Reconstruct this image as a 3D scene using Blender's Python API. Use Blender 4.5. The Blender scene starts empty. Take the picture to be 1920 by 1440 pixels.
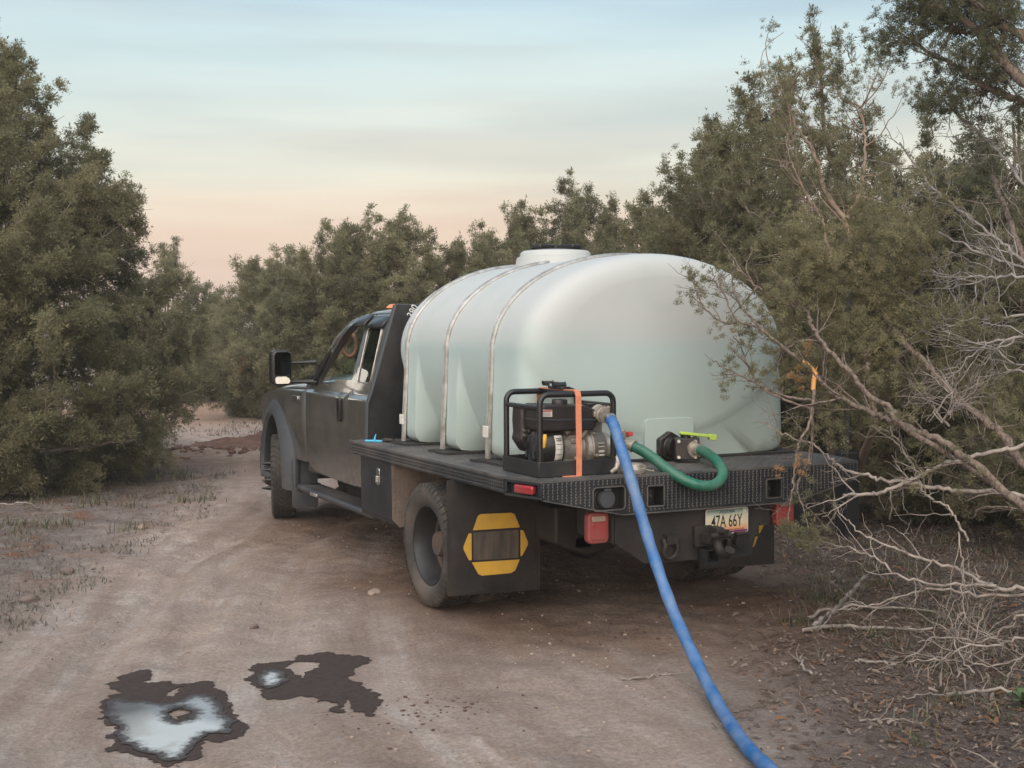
import bpy, math, random
import numpy as np
from mathutils import Vector, Matrix
from mathutils.geometry import delaunay_2d_cdt

scene = bpy.context.scene
C = scene.collection
rng = np.random.default_rng(7)
random.seed(7)

# ------------------------------------------------------------------ camera
cam_yaw, cam_pitch, cam_roll = 0.4604, -0.0418, -0.0047
fw = np.array([math.sin(cam_yaw)*math.cos(cam_pitch), math.cos(cam_yaw)*math.cos(cam_pitch), math.sin(cam_pitch)])
r0 = np.array([math.cos(cam_yaw), -math.sin(cam_yaw), 0.0])
u0 = np.cross(r0, fw)
rt = r0*math.cos(cam_roll)+u0*math.sin(cam_roll)
upv = -r0*math.sin(cam_roll)+u0*math.cos(cam_roll)
cd = bpy.data.cameras.new('camera')
cam = bpy.data.objects.new('camera', cd)
C.objects.link(cam)
CAM = np.array([-4.0873, -7.1472, 1.7407])
cam.matrix_world = Matrix(((rt[0], upv[0], -fw[0], CAM[0]), (rt[1], upv[1], -fw[1], CAM[1]),
                           (rt[2], upv[2], -fw[2], CAM[2]), (0, 0, 0, 1)))
cd.sensor_width = 36.0
cd.lens = 36.0*2290.78/1920.0
cd.clip_start = 0.05
cd.clip_end = 2000.0
scene.camera = cam

# ------------------------------------------------------------------ sky, sun, exposure
SUN_EL = math.radians(4.0)
SUN_AZ = math.pi + cam_yaw + 0.22           # low behind the camera, a little to its left
world = bpy.data.worlds.new('World')
scene.world = world
world.use_nodes = True
wn, wl = world.node_tree.nodes, world.node_tree.links
wn.clear()
wout = wn.new('ShaderNodeOutputWorld')
sky = wn.new('ShaderNodeTexSky')
sky.sky_type = 'NISHITA'
sky.sun_disc = False
sky.sun_elevation = SUN_EL
sky.sun_rotation = SUN_AZ
sky.dust_density = 3.0
bg_day = wn.new('ShaderNodeBackground')
bg_day.inputs['Strength'].default_value = 0.05
wl.new(sky.outputs[0], bg_day.inputs[0])
tc = wn.new('ShaderNodeTexCoord')
sep = wn.new('ShaderNodeSeparateXYZ')
wl.new(tc.outputs['Generated'], sep.inputs[0])
ramp = wn.new('ShaderNodeValToRGB')
el = ramp.color_ramp.elements
def sk(deg): return math.sin(math.radians(deg))
stops = [(0.0, (.72, .53, .45)), (3.6, (.76, .585, .485)), (5.4, (.80, .68, .56)), (7.4, (.765, .735, .64)),
         (10.3, (.635, .72, .70)), (13.0, (.56, .69, .72)), (16.0, (.465, .62, .73)), (40, (.36, .50, .66)), (89, (.30, .42, .58))]
el[0].position, el[0].color = 0.0, (*stops[0][1], 1)
el[1].position, el[1].color = 1.0, (*stops[-1][1], 1)
for dg, c in stops[1:-1]:
    e = el.new(sk(dg)); e.color = (*c, 1)
# thin drifting cloud bands: stretched noise on the sky dome
mp = wn.new('ShaderNodeMapping')
mp.inputs['Rotation'].default_value = (0.0, 0.0, -cam_yaw)
mp.inputs['Scale'].default_value = (1.0, 1.0, 9.0)
wl.new(tc.outputs['Generated'], mp.inputs[0])
nz = wn.new('ShaderNodeTexNoise')
nz.inputs['Scale'].default_value = 2.4
nz.inputs['Detail'].default_value = 4.0
nz.inputs['Roughness'].default_value = 0.45
wl.new(mp.outputs[0], nz.inputs['Vector'])
off = wn.new('ShaderNodeMath'); off.operation = 'MULTIPLY_ADD'
off.inputs[1].default_value = 0.10; off.inputs[2].default_value = -0.05
wl.new(nz.outputs['Fac'], off.inputs[0])
addz = wn.new('ShaderNodeMath'); addz.operation = 'ADD'
wl.new(sep.outputs['Z'], addz.inputs[0]); wl.new(off.outputs[0], addz.inputs[1])
wl.new(addz.outputs[0], ramp.inputs[0])
shade = wn.new('ShaderNodeMapRange')
shade.inputs['From Min'].default_value = 0.42; shade.inputs['From Max'].default_value = 0.66
shade.inputs['To Min'].default_value = 1.0; shade.inputs['To Max'].default_value = 0.89
wl.new(nz.outputs['Fac'], shade.inputs['Value'])
mulc = wn.new('ShaderNodeMix'); mulc.data_type = 'RGBA'; mulc.blend_type = 'MULTIPLY'
mulc.inputs['Factor'].default_value = 1.0
mp3 = wn.new('ShaderNodeMapping'); mp3.inputs['Rotation'].default_value = (0.0, 0.05, -cam_yaw); mp3.inputs['Scale'].default_value = (1.0, 1.0, 11.0); mp3.inputs['Location'].default_value = (.7, .3, 0)
wl.new(tc.outputs['Generated'], mp3.inputs[0])
nz2 = wn.new('ShaderNodeTexNoise'); nz2.inputs['Scale'].default_value = 2.1; nz2.inputs['Detail'].default_value = 7.0; nz2.inputs['Roughness'].default_value = 0.42
wl.new(mp3.outputs[0], nz2.inputs['Vector'])
st2 = wn.new('ShaderNodeMapRange'); st2.interpolation_type = 'SMOOTHSTEP'
st2.inputs['From Min'].default_value = 0.47; st2.inputs['From Max'].default_value = 0.66; st2.inputs['To Max'].default_value = 0.7
wl.new(nz2.outputs['Fac'], st2.inputs['Value'])
mst = wn.new('ShaderNodeMix'); mst.data_type = 'RGBA'; mst.blend_type = 'MULTIPLY'
mst.inputs['B'].default_value = (.85, .80, .81, 1)
wl.new(st2.outputs[0], mst.inputs['Factor']); wl.new(ramp.outputs[0], mst.inputs['A'])
wl.new(mst.outputs['Result'], mulc.inputs['A']); wl.new(shade.outputs[0], mulc.inputs['B'])
bg_dusk = wn.new('ShaderNodeBackground')
bg_dusk.inputs['Strength'].default_value = 1.05
wl.new(mulc.outputs['Result'], bg_dusk.inputs[0])
addw = wn.new('ShaderNodeAddShader')
wl.new(bg_day.outputs[0], addw.inputs[0]); wl.new(bg_dusk.outputs[0], addw.inputs[1])
wl.new(addw.outputs[0], wout.inputs[0])

sd = bpy.data.lights.new('sun', 'SUN')
sd.energy = 5.0
sd.angle = math.radians(95)
sd.color = (1.0, 0.91, 0.82)
sun = bpy.data.objects.new('sun', sd)
C.objects.link(sun)
sdir = Vector((math.sin(SUN_AZ)*math.cos(math.radians(40)), math.cos(SUN_AZ)*math.cos(math.radians(40)), math.sin(math.radians(40))))
sun.rotation_euler = sdir.to_track_quat('Z', 'Y').to_euler()
sun.location = (0, -30, 20)

scene.view_settings.view_transform = 'Standard'
scene.view_settings.look = 'None'
scene.view_settings.exposure = 0.0
scene.view_settings.gamma = 1.0
scene.view_settings.use_curve_mapping = False
scene.cycles.max_bounces = 6
scene.cycles.sample_clamp_indirect = 4.0
scene.cycles.transparent_max_bounces = 12
scene.cycles.use_denoising = True

# ------------------------------------------------------------------ helpers
def tag(o, label=None, cat=None, group=None, kind=None):
    if label: o['label'] = label
    if cat: o['category'] = cat
    if group: o['group'] = group
    if kind: o['kind'] = kind
    return o

def empty(name, loc=(0, 0, 0), parent=None):
    o = bpy.data.objects.new(name, None)
    o.empty_display_size = 0.2
    C.objects.link(o)
    if parent: o.parent = parent
    o.location = loc
    return o

def finish_mesh(me, mat, smooth):
    if mat: me.materials.append(mat)
    if smooth is not None:
        me.polygons.foreach_set('use_smooth', [True]*len(me.polygons))
        if smooth < 180:
            me.set_sharp_from_angle(angle=math.radians(smooth))
    me.update()

class MB:
    """collects shapes of ONE piece"""
    def __init__(s): s.v, s.f = [], []
    def add(s, vs, fs):
        b = len(s.v)
        s.v += [tuple(map(float, q)) for q in vs]
        s.f += [tuple(int(i)+b for i in q) for q in fs]
        return s
    def box(s, lo, hi, M=None):
        x0, y0, z0 = lo; x1, y1, z1 = hi
        vs = [(x0, y0, z0), (x1, y0, z0), (x1, y1, z0), (x0, y1, z0), (x0, y0, z1), (x1, y0, z1), (x1, y1, z1), (x0, y1, z1)]
        if M is not None: vs = [tuple(M @ Vector(q)) for q in vs]
        return s.add(vs, [(0, 3, 2, 1), (4, 5, 6, 7), (0, 1, 5, 4), (1, 2, 6, 5), (2, 3, 7, 6), (3, 0, 4, 7)])
    def prism(s, poly, axis, a, b):
        n = len(poly)
        ar = sum(poly[i][0]*poly[(i+1) % n][1]-poly[(i+1) % n][0]*poly[i][1] for i in range(n))
        if ar < 0: poly = poly[::-1]
        def mk(p, t):
            return {'x': (t, p[0], p[1]), 'y': (p[0], t, p[1]), 'z': (p[0], p[1], t)}[axis]
        vs = [mk(p, a) for p in poly]+[mk(p, b) for p in poly]
        flip = (axis == 'y') != (a > b)
        fs = [tuple(range(n))[::-1], tuple(range(n, 2*n))]+[(i, (i+1) % n, n+(i+1) % n, n+i) for i in range(n)]
        if flip: fs = [q[::-1] for q in fs]
        return s.add(vs, fs)
    def tube(s, pts, r, n=10, cap=True):
        V, F = tube_np(np.array(pts, float), r, n)
        b = len(s.v)
        s.add(V, F)
        if cap:
            m = len(pts)
            s.f.append(tuple(b+i for i in range(n))[::-1])
            s.f.append(tuple(b+(m-1)*n+i for i in range(n)))
        return s
    def cyl(s, a, b, r0, r1=None, n=20):
        return s.tube([a, b], [r0, r0 if r1 is None else r1], n)
    def lathe(s, prof, c=(0, 0, 0), axis='x', n=48, close=False):
        """prof: (along, radius)"""
        m = len(prof); vs = []
        for k in range(n):
            a = 2*math.pi*k/n; ca, sa = math.cos(a), math.sin(a)
            for t, r in prof:
                if axis == 'x': q = (c[0]+t, c[1]+r*ca, c[2]+r*sa)
                elif axis == 'y': q = (c[0]+r*sa, c[1]+t, c[2]+r*ca)
                else: q = (c[0]+r*ca, c[1]+r*sa, c[2]+t)
                vs.append(q)
        fs = []
        mm = m if close else m-1
        for k in range(n):
            k2 = (k+1) % n
            for j in range(mm):
                j2 = (j+1) % m
                fs.append((k*m+j, k2*m+j, k2*m+j2, k*m+j2))
        return s.add(vs, fs)
    def build(s, name, mat, parent=None, smooth=35, bevel=0, seg=2, loc=None):
        me = bpy.data.meshes.new(name)
        me.from_pydata(s.v, [], s.f)
        finish_mesh(me, mat, smooth)
        o = bpy.data.objects.new(name, me)
        C.objects.link(o)
        if parent: o.parent = parent
        if loc: o.location = loc
        if bevel:
            bm = o.modifiers.new('bevel', 'BEVEL')
            bm.width = bevel; bm.segments = seg; bm.limit_method = 'ANGLE'; bm.angle_limit = math.radians(40)
        return o

REFS = np.array([(0, 0, 1), (0, 1, 0), (1, 0, 0), (.707, .707, 0), (.707, -.707, 0), (.577, .577, .577), (.577, -.577, .577), (-.577, .577, .577)])
def tube_np(P, r, n):
    m = len(P)
    r = np.broadcast_to(np.asarray(r, float), (m,)) if np.ndim(r) == 0 else (np.asarray(r, float) if len(r) == m else np.linspace(r[0], r[-1], m))
    T = np.gradient(P, axis=0)
    T /= np.linalg.norm(T, axis=1)[:, None]+1e-12
    ref = REFS[np.argmin(np.abs(T @ REFS.T).max(0))]          # the axis least parallel to any stretch of the path
    A = np.cross(T, ref); A /= np.linalg.norm(A, axis=1)[:, None]+1e-12
    B = np.cross(T, A)
    an = np.arange(n)*2*math.pi/n
    V = P[:, None, :]+r[:, None, None]*(np.cos(an)[None, :, None]*A[:, None, :]+np.sin(an)[None, :, None]*B[:, None, :])
    i = np.arange(m-1)[:, None]*n; k = np.arange(n)[None, :]; k2 = (k+1) % n
    F = np.stack([i+k, i+k2, i+n+k2, i+n+k], -1).reshape(-1, 4)
    return V.reshape(-1, 3), F[:, ::-1]

class Tubes:
    """many tapered tubes joined fast"""
    def __init__(s): s.V, s.F, s.n = [], [], 0
    def add(s, P, r, n=5):
        V, F = tube_np(np.asarray(P, float), r, n)
        s.V.append(V); s.F.append(F+s.n); s.n += len(V)
    def arrays(s): return np.concatenate(s.V), np.concatenate(s.F)
    def build(s, name, mat, parent=None, smooth=180):
        V, F = s.arrays()
        return mesh_np(name, V, F, mat, parent, smooth)

def mesh_np(name, V, F, mat, parent=None, smooth=None, attr=None):
    me = bpy.data.meshes.new(name)
    V = np.ascontiguousarray(V, dtype=np.float32); F = np.ascontiguousarray(F, dtype=np.int32)
    k = F.shape[1]
    me.vertices.add(len(V)); me.vertices.foreach_set('co', V.ravel())
    me.loops.add(F.size); me.loops.foreach_set('vertex_index', F.ravel())
    me.polygons.add(len(F)); me.polygons.foreach_set('loop_start', np.arange(len(F), dtype=np.int32)*k)
    if smooth is not None: me.polygons.foreach_set('use_smooth', np.ones(len(F), dtype=bool))
    me.update(calc_edges=True)
    if attr is not None:
        for an, arr in attr.items():
            a = me.attributes.new(an, 'FLOAT_COLOR', 'POINT')
            q = np.ones((len(V), 4), np.float32); q[:, :3] = arr
            a.data.foreach_set('color', q.ravel())
    if mat: me.materials.append(mat)
    o = bpy.data.objects.new(name, me)
    C.objects.link(o)
    if parent: o.parent = parent
    return o

def in_poly(P, poly):
    P = np.asarray(P); x, y = P[:, 0], P[:, 1]
    q = np.asarray(poly); res = np.zeros(len(P), bool)
    j = len(q)-1
    for i in range(len(q)):
        xi, yi = q[i]; xj, yj = q[j]
        cnd = ((yi > y) != (yj > y)) & (x < (xj-xi)*(y-yi)/(yj-yi+1e-15)+xi)
        res ^= cnd; j = i
    return res

def fill2d(outline, holes=(), step=None, rows=()):
    """triangles of a 2D outline with holes -> (verts, tris, boundary edges)"""
    vs, es = [], []
    for loop in [outline]+list(holes):
        b = len(vs); n = len(loop)
        vs += [Vector(p) for p in loop]
        es += [(b+i, b+(i+1) % n) for i in range(n)]
    if step:
        o = np.array(outline); lo, hi = o.min(0), o.max(0)
        xs = np.arange(lo[0]+step*.5, hi[0], step)
        ys = sorted(set(list(np.arange(lo[1]+step*.5, hi[1], step))+[r for r in rows if lo[1] < r < hi[1]]))
        G = np.array([(x, y) for x in xs for y in ys])
        if len(G):
            ok = in_poly(G, outline)
            for h in holes: ok &= ~in_poly(G, h)
            vs += [Vector((float(p[0]), float(p[1]))) for p in G[ok]]
    r = delaunay_2d_cdt(vs, es, [], 0, 1e-6)
    V = np.array([tuple(p) for p in r[0]]); T = np.array([t for t in r[2] if len(t) == 3])
    cen = V[T].mean(1)
    ok = in_poly(cen, outline)
    for h in holes: ok &= ~in_poly(cen, h)
    T = T[ok]
    a = V[T[:, 1]]-V[T[:, 0]]; b = V[T[:, 2]]-V[T[:, 0]]
    neg = (a[:, 0]*b[:, 1]-a[:, 1]*b[:, 0]) < 0
    T[neg] = T[neg][:, ::-1]
    cnt = {}
    for t in T:
        for i in range(3):
            e = (int(t[i]), int(t[(i+1) % 3])); cnt[e] = 1
    bd = [e for e in cnt if (e[1], e[0]) not in cnt]
    return V, T, bd

def sheet(name, outline, holes, fn, thick, mat, parent=None, step=None, rows=(), smooth=30, bevel=0):
    """a plate of real thickness: fn maps 2D to 3D, thick is the offset of its back"""
    V, T, bd = fill2d(outline, holes, step, rows)
    P = np.array([fn(a, b) for a, b in V]); Q = P+np.array(thick); n = len(P)
    fs = [tuple(t) for t in T]+[tuple(t[::-1]+n) for t in T]+[(b, a, a+n, b+n) for a, b in bd]
    nrm = np.cross(P[T[0][1]]-P[T[0][0]], P[T[0][2]]-P[T[0][0]])
    if np.dot(nrm, np.array(thick)) > 0: fs = [f[::-1] for f in fs]
    m = MB(); m.add(np.vstack([P, Q]), fs)
    return m.build(name, mat, parent, smooth, bevel)

def rrect(x0, y0, x1, y1, r, n=5):
    pts = []
    for cx, cy, a0 in ((x1-r, y1-r, 0), (x0+r, y1-r, 90), (x0+r, y0+r, 180), (x1-r, y0+r, 270)):
        for k in range(n+1):
            a = math.radians(a0+90*k/n); pts.append((cx+r*math.cos(a), cy+r*math.sin(a)))
    return pts

def smooth_path(pts, n=8):
    """Catmull-Rom through the points"""
    P = np.array(pts, float); P = np.vstack([2*P[0]-P[1], P, 2*P[-1]-P[-2]]); out = []
    for i in range(1, len(P)-2):
        for t in np.arange(n)/n:
            a, b, c, d = P[i-1], P[i], P[i+1], P[i+2]
            out.append(.5*((2*b)+(-a+c)*t+(2*a-5*b+4*c-d)*t*t+(-a+3*b-3*c+d)*t**3))
    out.append(P[-2])
    return np.array(out)

def vnoise(x, y, seed=0):
    """smooth value noise, vectorised"""
    xi = np.floor(x).astype(np.int64); yi = np.floor(y).astype(np.int64)
    fx, fy = x-xi, y-yi
    fx = fx*fx*(3-2*fx); fy = fy*fy*(3-2*fy)
    def h(a, b):
        n = (a*374761393+b*668265263+seed*1274126177) & 0xffffffff
        n = ((n ^ (n >> 13))*1274126177) & 0xffffffff
        return ((n ^ (n >> 16)) & 0xffff)/65535.0
    return (h(xi, yi)*(1-fx)+h(xi+1, yi)*fx)*(1-fy)+(h(xi, yi+1)*(1-fx)+h(xi+1, yi+1)*fx)*fy

def fbm(x, y, o=4, seed=0):
    s = 0; a = .5
    for k in range(o):
        s = s+a*vnoise(x*2**k, y*2**k, seed+k); a *= .5
    return s/(1-.5**o)

# ------------------------------------------------------------------ materials
def nodes_of(m):
    m.use_nodes = True
    return m.node_tree.nodes, m.node_tree.links, m.node_tree.nodes['Principled BSDF']

def mix_rgb(N, L, fac, a, b, blend='MIX'):
    n = N.new('ShaderNodeMix'); n.data_type = 'RGBA'; n.blend_type = blend
    for key, val in (('Factor', fac), ('A', a), ('B', b)):
        if hasattr(val, 'is_output'): L.new(val, n.inputs[key])
        elif key == 'Factor': n.inputs[key].default_value = val
        else: n.inputs[key].default_value = (*val, 1)
    return n.outputs['Result']

def noise(N, L, vec, scale, detail=4, rough=.55, lo=.35, hi=.65):
    t = N.new('ShaderNodeTexNoise'); t.inputs['Scale'].default_value = scale
    t.inputs['Detail'].default_value = detail; t.inputs['Roughness'].default_value = rough
    L.new(vec, t.inputs['Vector'])
    r = N.new('ShaderNodeMapRange')
    r.inputs['From Min'].default_value = lo; r.inputs['From Max'].default_value = hi
    L.new(t.outputs['Fac'], r.inputs['Value'])
    return r.outputs[0]

def mat(name, col, rough=.5, metal=0.0, col2=None, nscale=6.0, lo=.4, hi=.65, dust=None, dust_amt=.5, dz=None,
        bump=0.0, bscale=40.0, spec=.5, coat=0.0, rough2=None, stretch=None, dscale=3.1):
    m = bpy.data.materials.new(name)
    N, L, B = nodes_of(m)
    tcn = N.new('ShaderNodeTexCoord'); vec = tcn.outputs['Object']
    if stretch:
        mpn = N.new('ShaderNodeMapping'); mpn.inputs['Scale'].default_value = stretch
        L.new(vec, mpn.inputs[0]); vec = mpn.outputs[0]
    B.inputs['Base Color'].default_value = (*col, 1)
    B.inputs['Roughness'].default_value = rough
    B.inputs['Metallic'].default_value = metal
    B.inputs['Specular IOR Level'].default_value = spec
    if coat:
        B.inputs['Coat Weight'].default_value = coat; B.inputs['Coat Roughness'].default_value = .08
    out = None
    if col2:
        f = noise(N, L, vec, nscale, 5, .6, lo, hi)
        out = mix_rgb(N, L, f, col, col2)
    if dust:
        f = noise(N, L, vec, dscale, 8, .68, .36, .66)
        if dz:      # dust thickest low down on the thing
            spz = N.new('ShaderNodeSeparateXYZ'); L.new(tcn.outputs['Object'], spz.inputs[0])
            mr = N.new('ShaderNodeMapRange'); mr.inputs['From Min'].default_value = dz[1]; mr.inputs['From Max'].default_value = dz[0]
            mr.inputs['To Min'].default_value = .06; mr.inputs['To Max'].default_value = 1.0
            L.new(spz.outputs['Z'], mr.inputs['Value'])
            mu = N.new('ShaderNodeMath'); mu.operation = 'MULTIPLY'; L.new(f, mu.inputs[0]); L.new(mr.outputs[0], mu.inputs[1]); f = mu.outputs[0]
        ma = N.new('ShaderNodeMath'); ma.operation = 'MULTIPLY'; ma.inputs[1].default_value = dust_amt; ma.use_clamp = True
        L.new(f, ma.inputs[0])
        out = mix_rgb(N, L, ma.outputs[0], out if out is not None else col, dust)
        rr = N.new('ShaderNodeMapRange'); rr.inputs['To Min'].default_value = rough; rr.inputs['To Max'].default_value = max(rough, .8)
        L.new(ma.outputs[0], rr.inputs['Value']); L.new(rr.outputs[0], B.inputs['Roughness'])
    elif rough2 is not None:
        f = noise(N, L, vec, nscale*1.7, 5, .6, .35, .7)
        rr = N.new('ShaderNodeMapRange'); rr.inputs['To Min'].default_value = rough; rr.inputs['To Max'].default_value = rough2
        L.new(f, rr.inputs['Value']); L.new(rr.outputs[0], B.inputs['Roughness'])
    if out is not None: L.new(out, B.inputs['Base Color'])
    if bump:
        t = N.new('ShaderNodeTexNoise'); t.inputs['Scale'].default_value = bscale; t.inputs['Detail'].default_value = 5
        L.new(vec, t.inputs['Vector'])
        b = N.new('ShaderNodeBump'); b.inputs['Strength'].default_value = bump; b.inputs['Distance'].default_value = .01
        L.new(t.outputs['Fac'], b.inputs['Height']); L.new(b.outputs[0], B.inputs['Normal'])
    return m

DUST = (.20, .155, .125)
M = {}
M['paint'] = mat('charcoal_paint', (.24, .225, .21), .36, .85, dust=(.125, .100, .084), dust_amt=1.15, dz=(.6, 1.32), coat=1.0, spec=.5)
M['black'] = mat('black_powder_coat', (.009, .010, .012), .42, 0, dust=(.08, .066, .058), dust_amt=.32, bump=.15, bscale=90)
M['black_clean'] = mat('black_tube_enamel', (.008, .008, .009), .30, 0, dust=(.05, .043, .038), dust_amt=.22)
M['deck'] = mat('dusty_steel_deck', (.055, .057, .060), .5, .2, dust=(.16, .14, .125), dust_amt=.8)
M['deck_side'] = mat('dusty_black_steel', (.008, .010, .014), .40, .1, dust=(.06, .053, .05), dust_amt=.45)
M['lug'] = mat('worn_tread_lugs', (.045, .047, .052), .42, .3, dust=(.17, .148, .13), dust_amt=.8)
M['lug_dark'] = mat('worn_dark_lugs', (.04, .043, .048), .42, .3, dust=(.13, .11, .097), dust_amt=.8)
M['mud_plate'] = mat('mud_caked_steel', (.19, .145, .115), .85, 0, col2=(.11, .085, .07), nscale=7, bump=.5, bscale=60)
M['plastic'] = mat('grey_black_plastic', (.034, .039, .046), .5, 0, dust=(.11, .10, .09), dust_amt=.5, dz=(.4, 1.3))
M['rubber'] = mat('tyre_rubber', (.020, .019, .018), .75, 0, dust=(.115, .09, .072), dust_amt=.85, bump=.3, bscale=60)
M['flap'] = mat('dusty_rubber_flap', (.009, .009, .009), .55, 0, dust=(.075, .052, .038), dust_amt=.42, bump=.25, bscale=30)
M['flap_mid'] = mat('scuffed_flap_patch', (.05, .040, .034), .7, 0, col2=(.10, .076, .058), nscale=9, stretch=(4, 1, .5))
M['yellow'] = mat('yellow_reflector', (.62, .36, .045), .45, 0, dust=(.24, .15, .055), dust_amt=.55)
M['rim'] = mat('dusty_rim_steel', (.022, .024, .028), .45, .3, col2=(.012, .013, .015), nscale=10, dust=(.08, .066, .055), dust_amt=.3)
M['rust'] = mat('rusty_disc', (.11, .065, .045), .8, .1, col2=(.06, .055, .055), nscale=12, bump=.4)
M['chrome'] = mat('scuffed_chrome', (.62, .61, .59), .22, 1.0, rough2=.4)
M['steel'] = mat('galvanised_hoop', (.62, .60, .575), .30, .85, col2=(.40, .37, .33), nscale=14, rough2=.55)
M['alu'] = mat('cast_aluminium', (.27, .245, .215), .5, .45, col2=(.16, .125, .098), nscale=11, bump=.2, bscale=60)
M['brass'] = mat('grey_camlock_alloy', (.45, .41, .35), .42, .5, col2=(.3, .26, .21), nscale=25)
M['engine'] = mat('black_engine_plastic', (.010, .010, .012), .36, 0, dust=(.10, .06, .04), dust_amt=.22)
M['iron'] = mat('dirty_chassis_iron', (.010, .010, .010), .6, .1, dust=(.06, .044, .034), dust_amt=.45, bump=.3)
M['red'] = mat('red_lens', (.27, .010, .018), .22, 0, dust=(.20, .07, .055), dust_amt=.7, coat=.3)
M['red_rim'] = mat('red_lens_rim', (.26, .018, .022), .35, 0, dust=(.20, .09, .07), dust_amt=.7)
M['lens_clear'] = mat('clear_reverse_lens', (.28, .20, .15), .2, 0, coat=.4)
M['amber'] = mat('amber_lens', (.75, .22, .06), .25, 0, coat=.4)
M['orange'] = mat('orange_webbing', (.62, .22, .115), .75, 0, col2=(.50, .18, .10), nscale=20, bump=.2, bscale=160)
M['tape'] = mat('white_tape', (.66, .64, .58), .7, 0, col2=(.5, .47, .41), nscale=25)
M['white'] = mat('white_print', (.72, .71, .68), .6)
M['label'] = mat('paper_label', (.62, .60, .55), .6, 0, col2=(.5, .47, .41), nscale=30)
M['label_line'] = mat('grey_print_line', (.18, .17, .16), .7)
M['warn_red'] = mat('red_print', (.45, .05, .05), .6)
M['pull_yellow'] = mat('yellow_grip', (.80, .42, .03), .4)
M['lime'] = mat('lime_handle', (.36, .55, .045), .45, 0, dust=(.4, .42, .2), dust_amt=.35)
M['rubber_mat'] = mat('black_mat', (.012, .012, .012), .8, 0, dust=(.08, .07, .06), dust_amt=.35)
M['tan'] = mat('tan_trim', (.20, .105, .06), .55, 0, col2=(.16, .085, .05), nscale=20)
M['interior'] = mat('dark_cab_trim', (.03, .027, .025), .7)
M['cord'] = mat('blue_cord', (.07, .42, .62), .6)
M['post'] = mat('black_post_steel', (.010, .011, .014), .5, 0, dust=(.05, .045, .04), dust_amt=.3)

def bl_hose(name, col, dustc, amt, rough):
    m = mat(name, col, rough, 0, col2=tuple(c*.75 for c in col), nscale=5, dust=dustc, dust_amt=amt, bump=.35, bscale=22, dscale=6.0)
    return m
M['blue'] = bl_hose('blue_layflat', (.010, .115, .33), (.24, .28, .34), .48, .55)
M['green'] = bl_hose('green_suction_hose', (.004, .115, .07), (.10, .17, .13), .45, .3)

def glass_mat(name, tint, refl):
    m = bpy.data.materials.new(name); m.use_nodes = True
    N, L = m.node_tree.nodes, m.node_tree.links; N.clear()
    o = N.new('ShaderNodeOutputMaterial'); mx = N.new('ShaderNodeMixShader'); t = N.new('ShaderNodeBsdfTransparent')
    t.inputs[0].default_value = (*tint, 1)
    gl = N.new('ShaderNodeBsdfGlossy'); gl.inputs['Roughness'].default_value = .02
    lw = N.new('ShaderNodeLayerWeight'); lw.inputs['Blend'].default_value = .5
    pw = N.new('ShaderNodeMath'); pw.operation = 'POWER'; pw.inputs[1].default_value = 4.0; L.new(lw.outputs['Facing'], pw.inputs[0])
    ad = N.new('ShaderNodeMath'); ad.operation = 'MULTIPLY_ADD'; ad.inputs[1].default_value = .55; ad.inputs[2].default_value = .04; L.new(pw.outputs[0], ad.inputs[0])
    L.new(ad.outputs[0], mx.inputs[0]); L.new(t.outputs[0], mx.inputs[1]); L.new(gl.outputs[0], mx.inputs[2]); L.new(mx.outputs[0], o.inputs[0])
    return m
M['glass'] = glass_mat('clear_glass', (.80, .86, .84), 1.45)
M['glass_dark'] = mat('tinted_privacy_glass', (.006, .008, .008), .03, 0, spec=.8)
M['mirror'] = mat('mirror_glass', (.85, .87, .86), .02, 1.0)

# translucent poly tank: milky plastic, greener where water stands behind it
def tank_mat():
    m = bpy.data.materials.new('milky_poly_tank')
    N, L, B = nodes_of(m)
    t = N.new('ShaderNodeTexCoord'); s = N.new('ShaderNodeSeparateXYZ'); L.new(t.outputs['Object'], s.inputs[0])
    r = N.new('ShaderNodeValToRGB'); mr = N.new('ShaderNodeMapRange')
    mr.inputs['From Min'].default_value = .95; mr.inputs['From Max'].default_value = 2.25
    L.new(s.outputs['Z'], mr.inputs['Value']); L.new(mr.outputs[0], r.inputs[0])
    e = r.color_ramp.elements
    def zz(z): return (z-.95)/1.30
    e[0].position = 0; e[0].color = (.39, .455, .425, 1)
    e[1].position = 1; e[1].color = (.425, .440, .433, 1)
    for z, c in ((1.25, (.385, .46, .435)), (1.50, (.385, .465, .45)), (1.64, (.375, .455, .45)), (1.70, (.405, .448, .44)), (1.84, (.43, .445, .437))):
        q = e.new(zz(z)); q.color = (*c, 1)
    f = noise(N, L, t.outputs['Object'], 2.2, 6, .62, .52, .80)
    c2 = mix_rgb(N, L, f, r.outputs[0], (.36, .42, .39))
    mp2 = N.new('ShaderNodeMapping'); mp2.inputs['Scale'].default_value = (1.5, 9, .5); L.new(t.outputs['Object'], mp2.inputs[0])
    f2 = noise(N, L, mp2.outputs[0], 2.5, 5, .6, .60, .85)
    c3 = mix_rgb(N, L, f2, c2, (.39, .44, .42))
    L.new(c3, B.inputs['Base Color'])
    B.inputs['Roughness'].default_value = .5
    B.inputs['Specular IOR Level'].default_value = .25
    B.inputs['Subsurface Weight'].default_value = 0.0
    B.inputs['Subsurface Radius'].default_value = (.03, .03, .03)
    B.inputs['Subsurface Scale'].default_value = 1.0
    nb = N.new('ShaderNodeTexNoise'); nb.inputs['Scale'].default_value = 260; L.new(t.outputs['Object'], nb.inputs['Vector'])
    b = N.new('ShaderNodeBump'); b.inputs['Strength'].default_value = .08; b.inputs['Distance'].default_value = .004
    L.new(nb.outputs['Fac'], b.inputs['Height']); L.new(b.outputs[0], B.inputs['Normal'])
    return m
M['tank'] = tank_mat()

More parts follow.
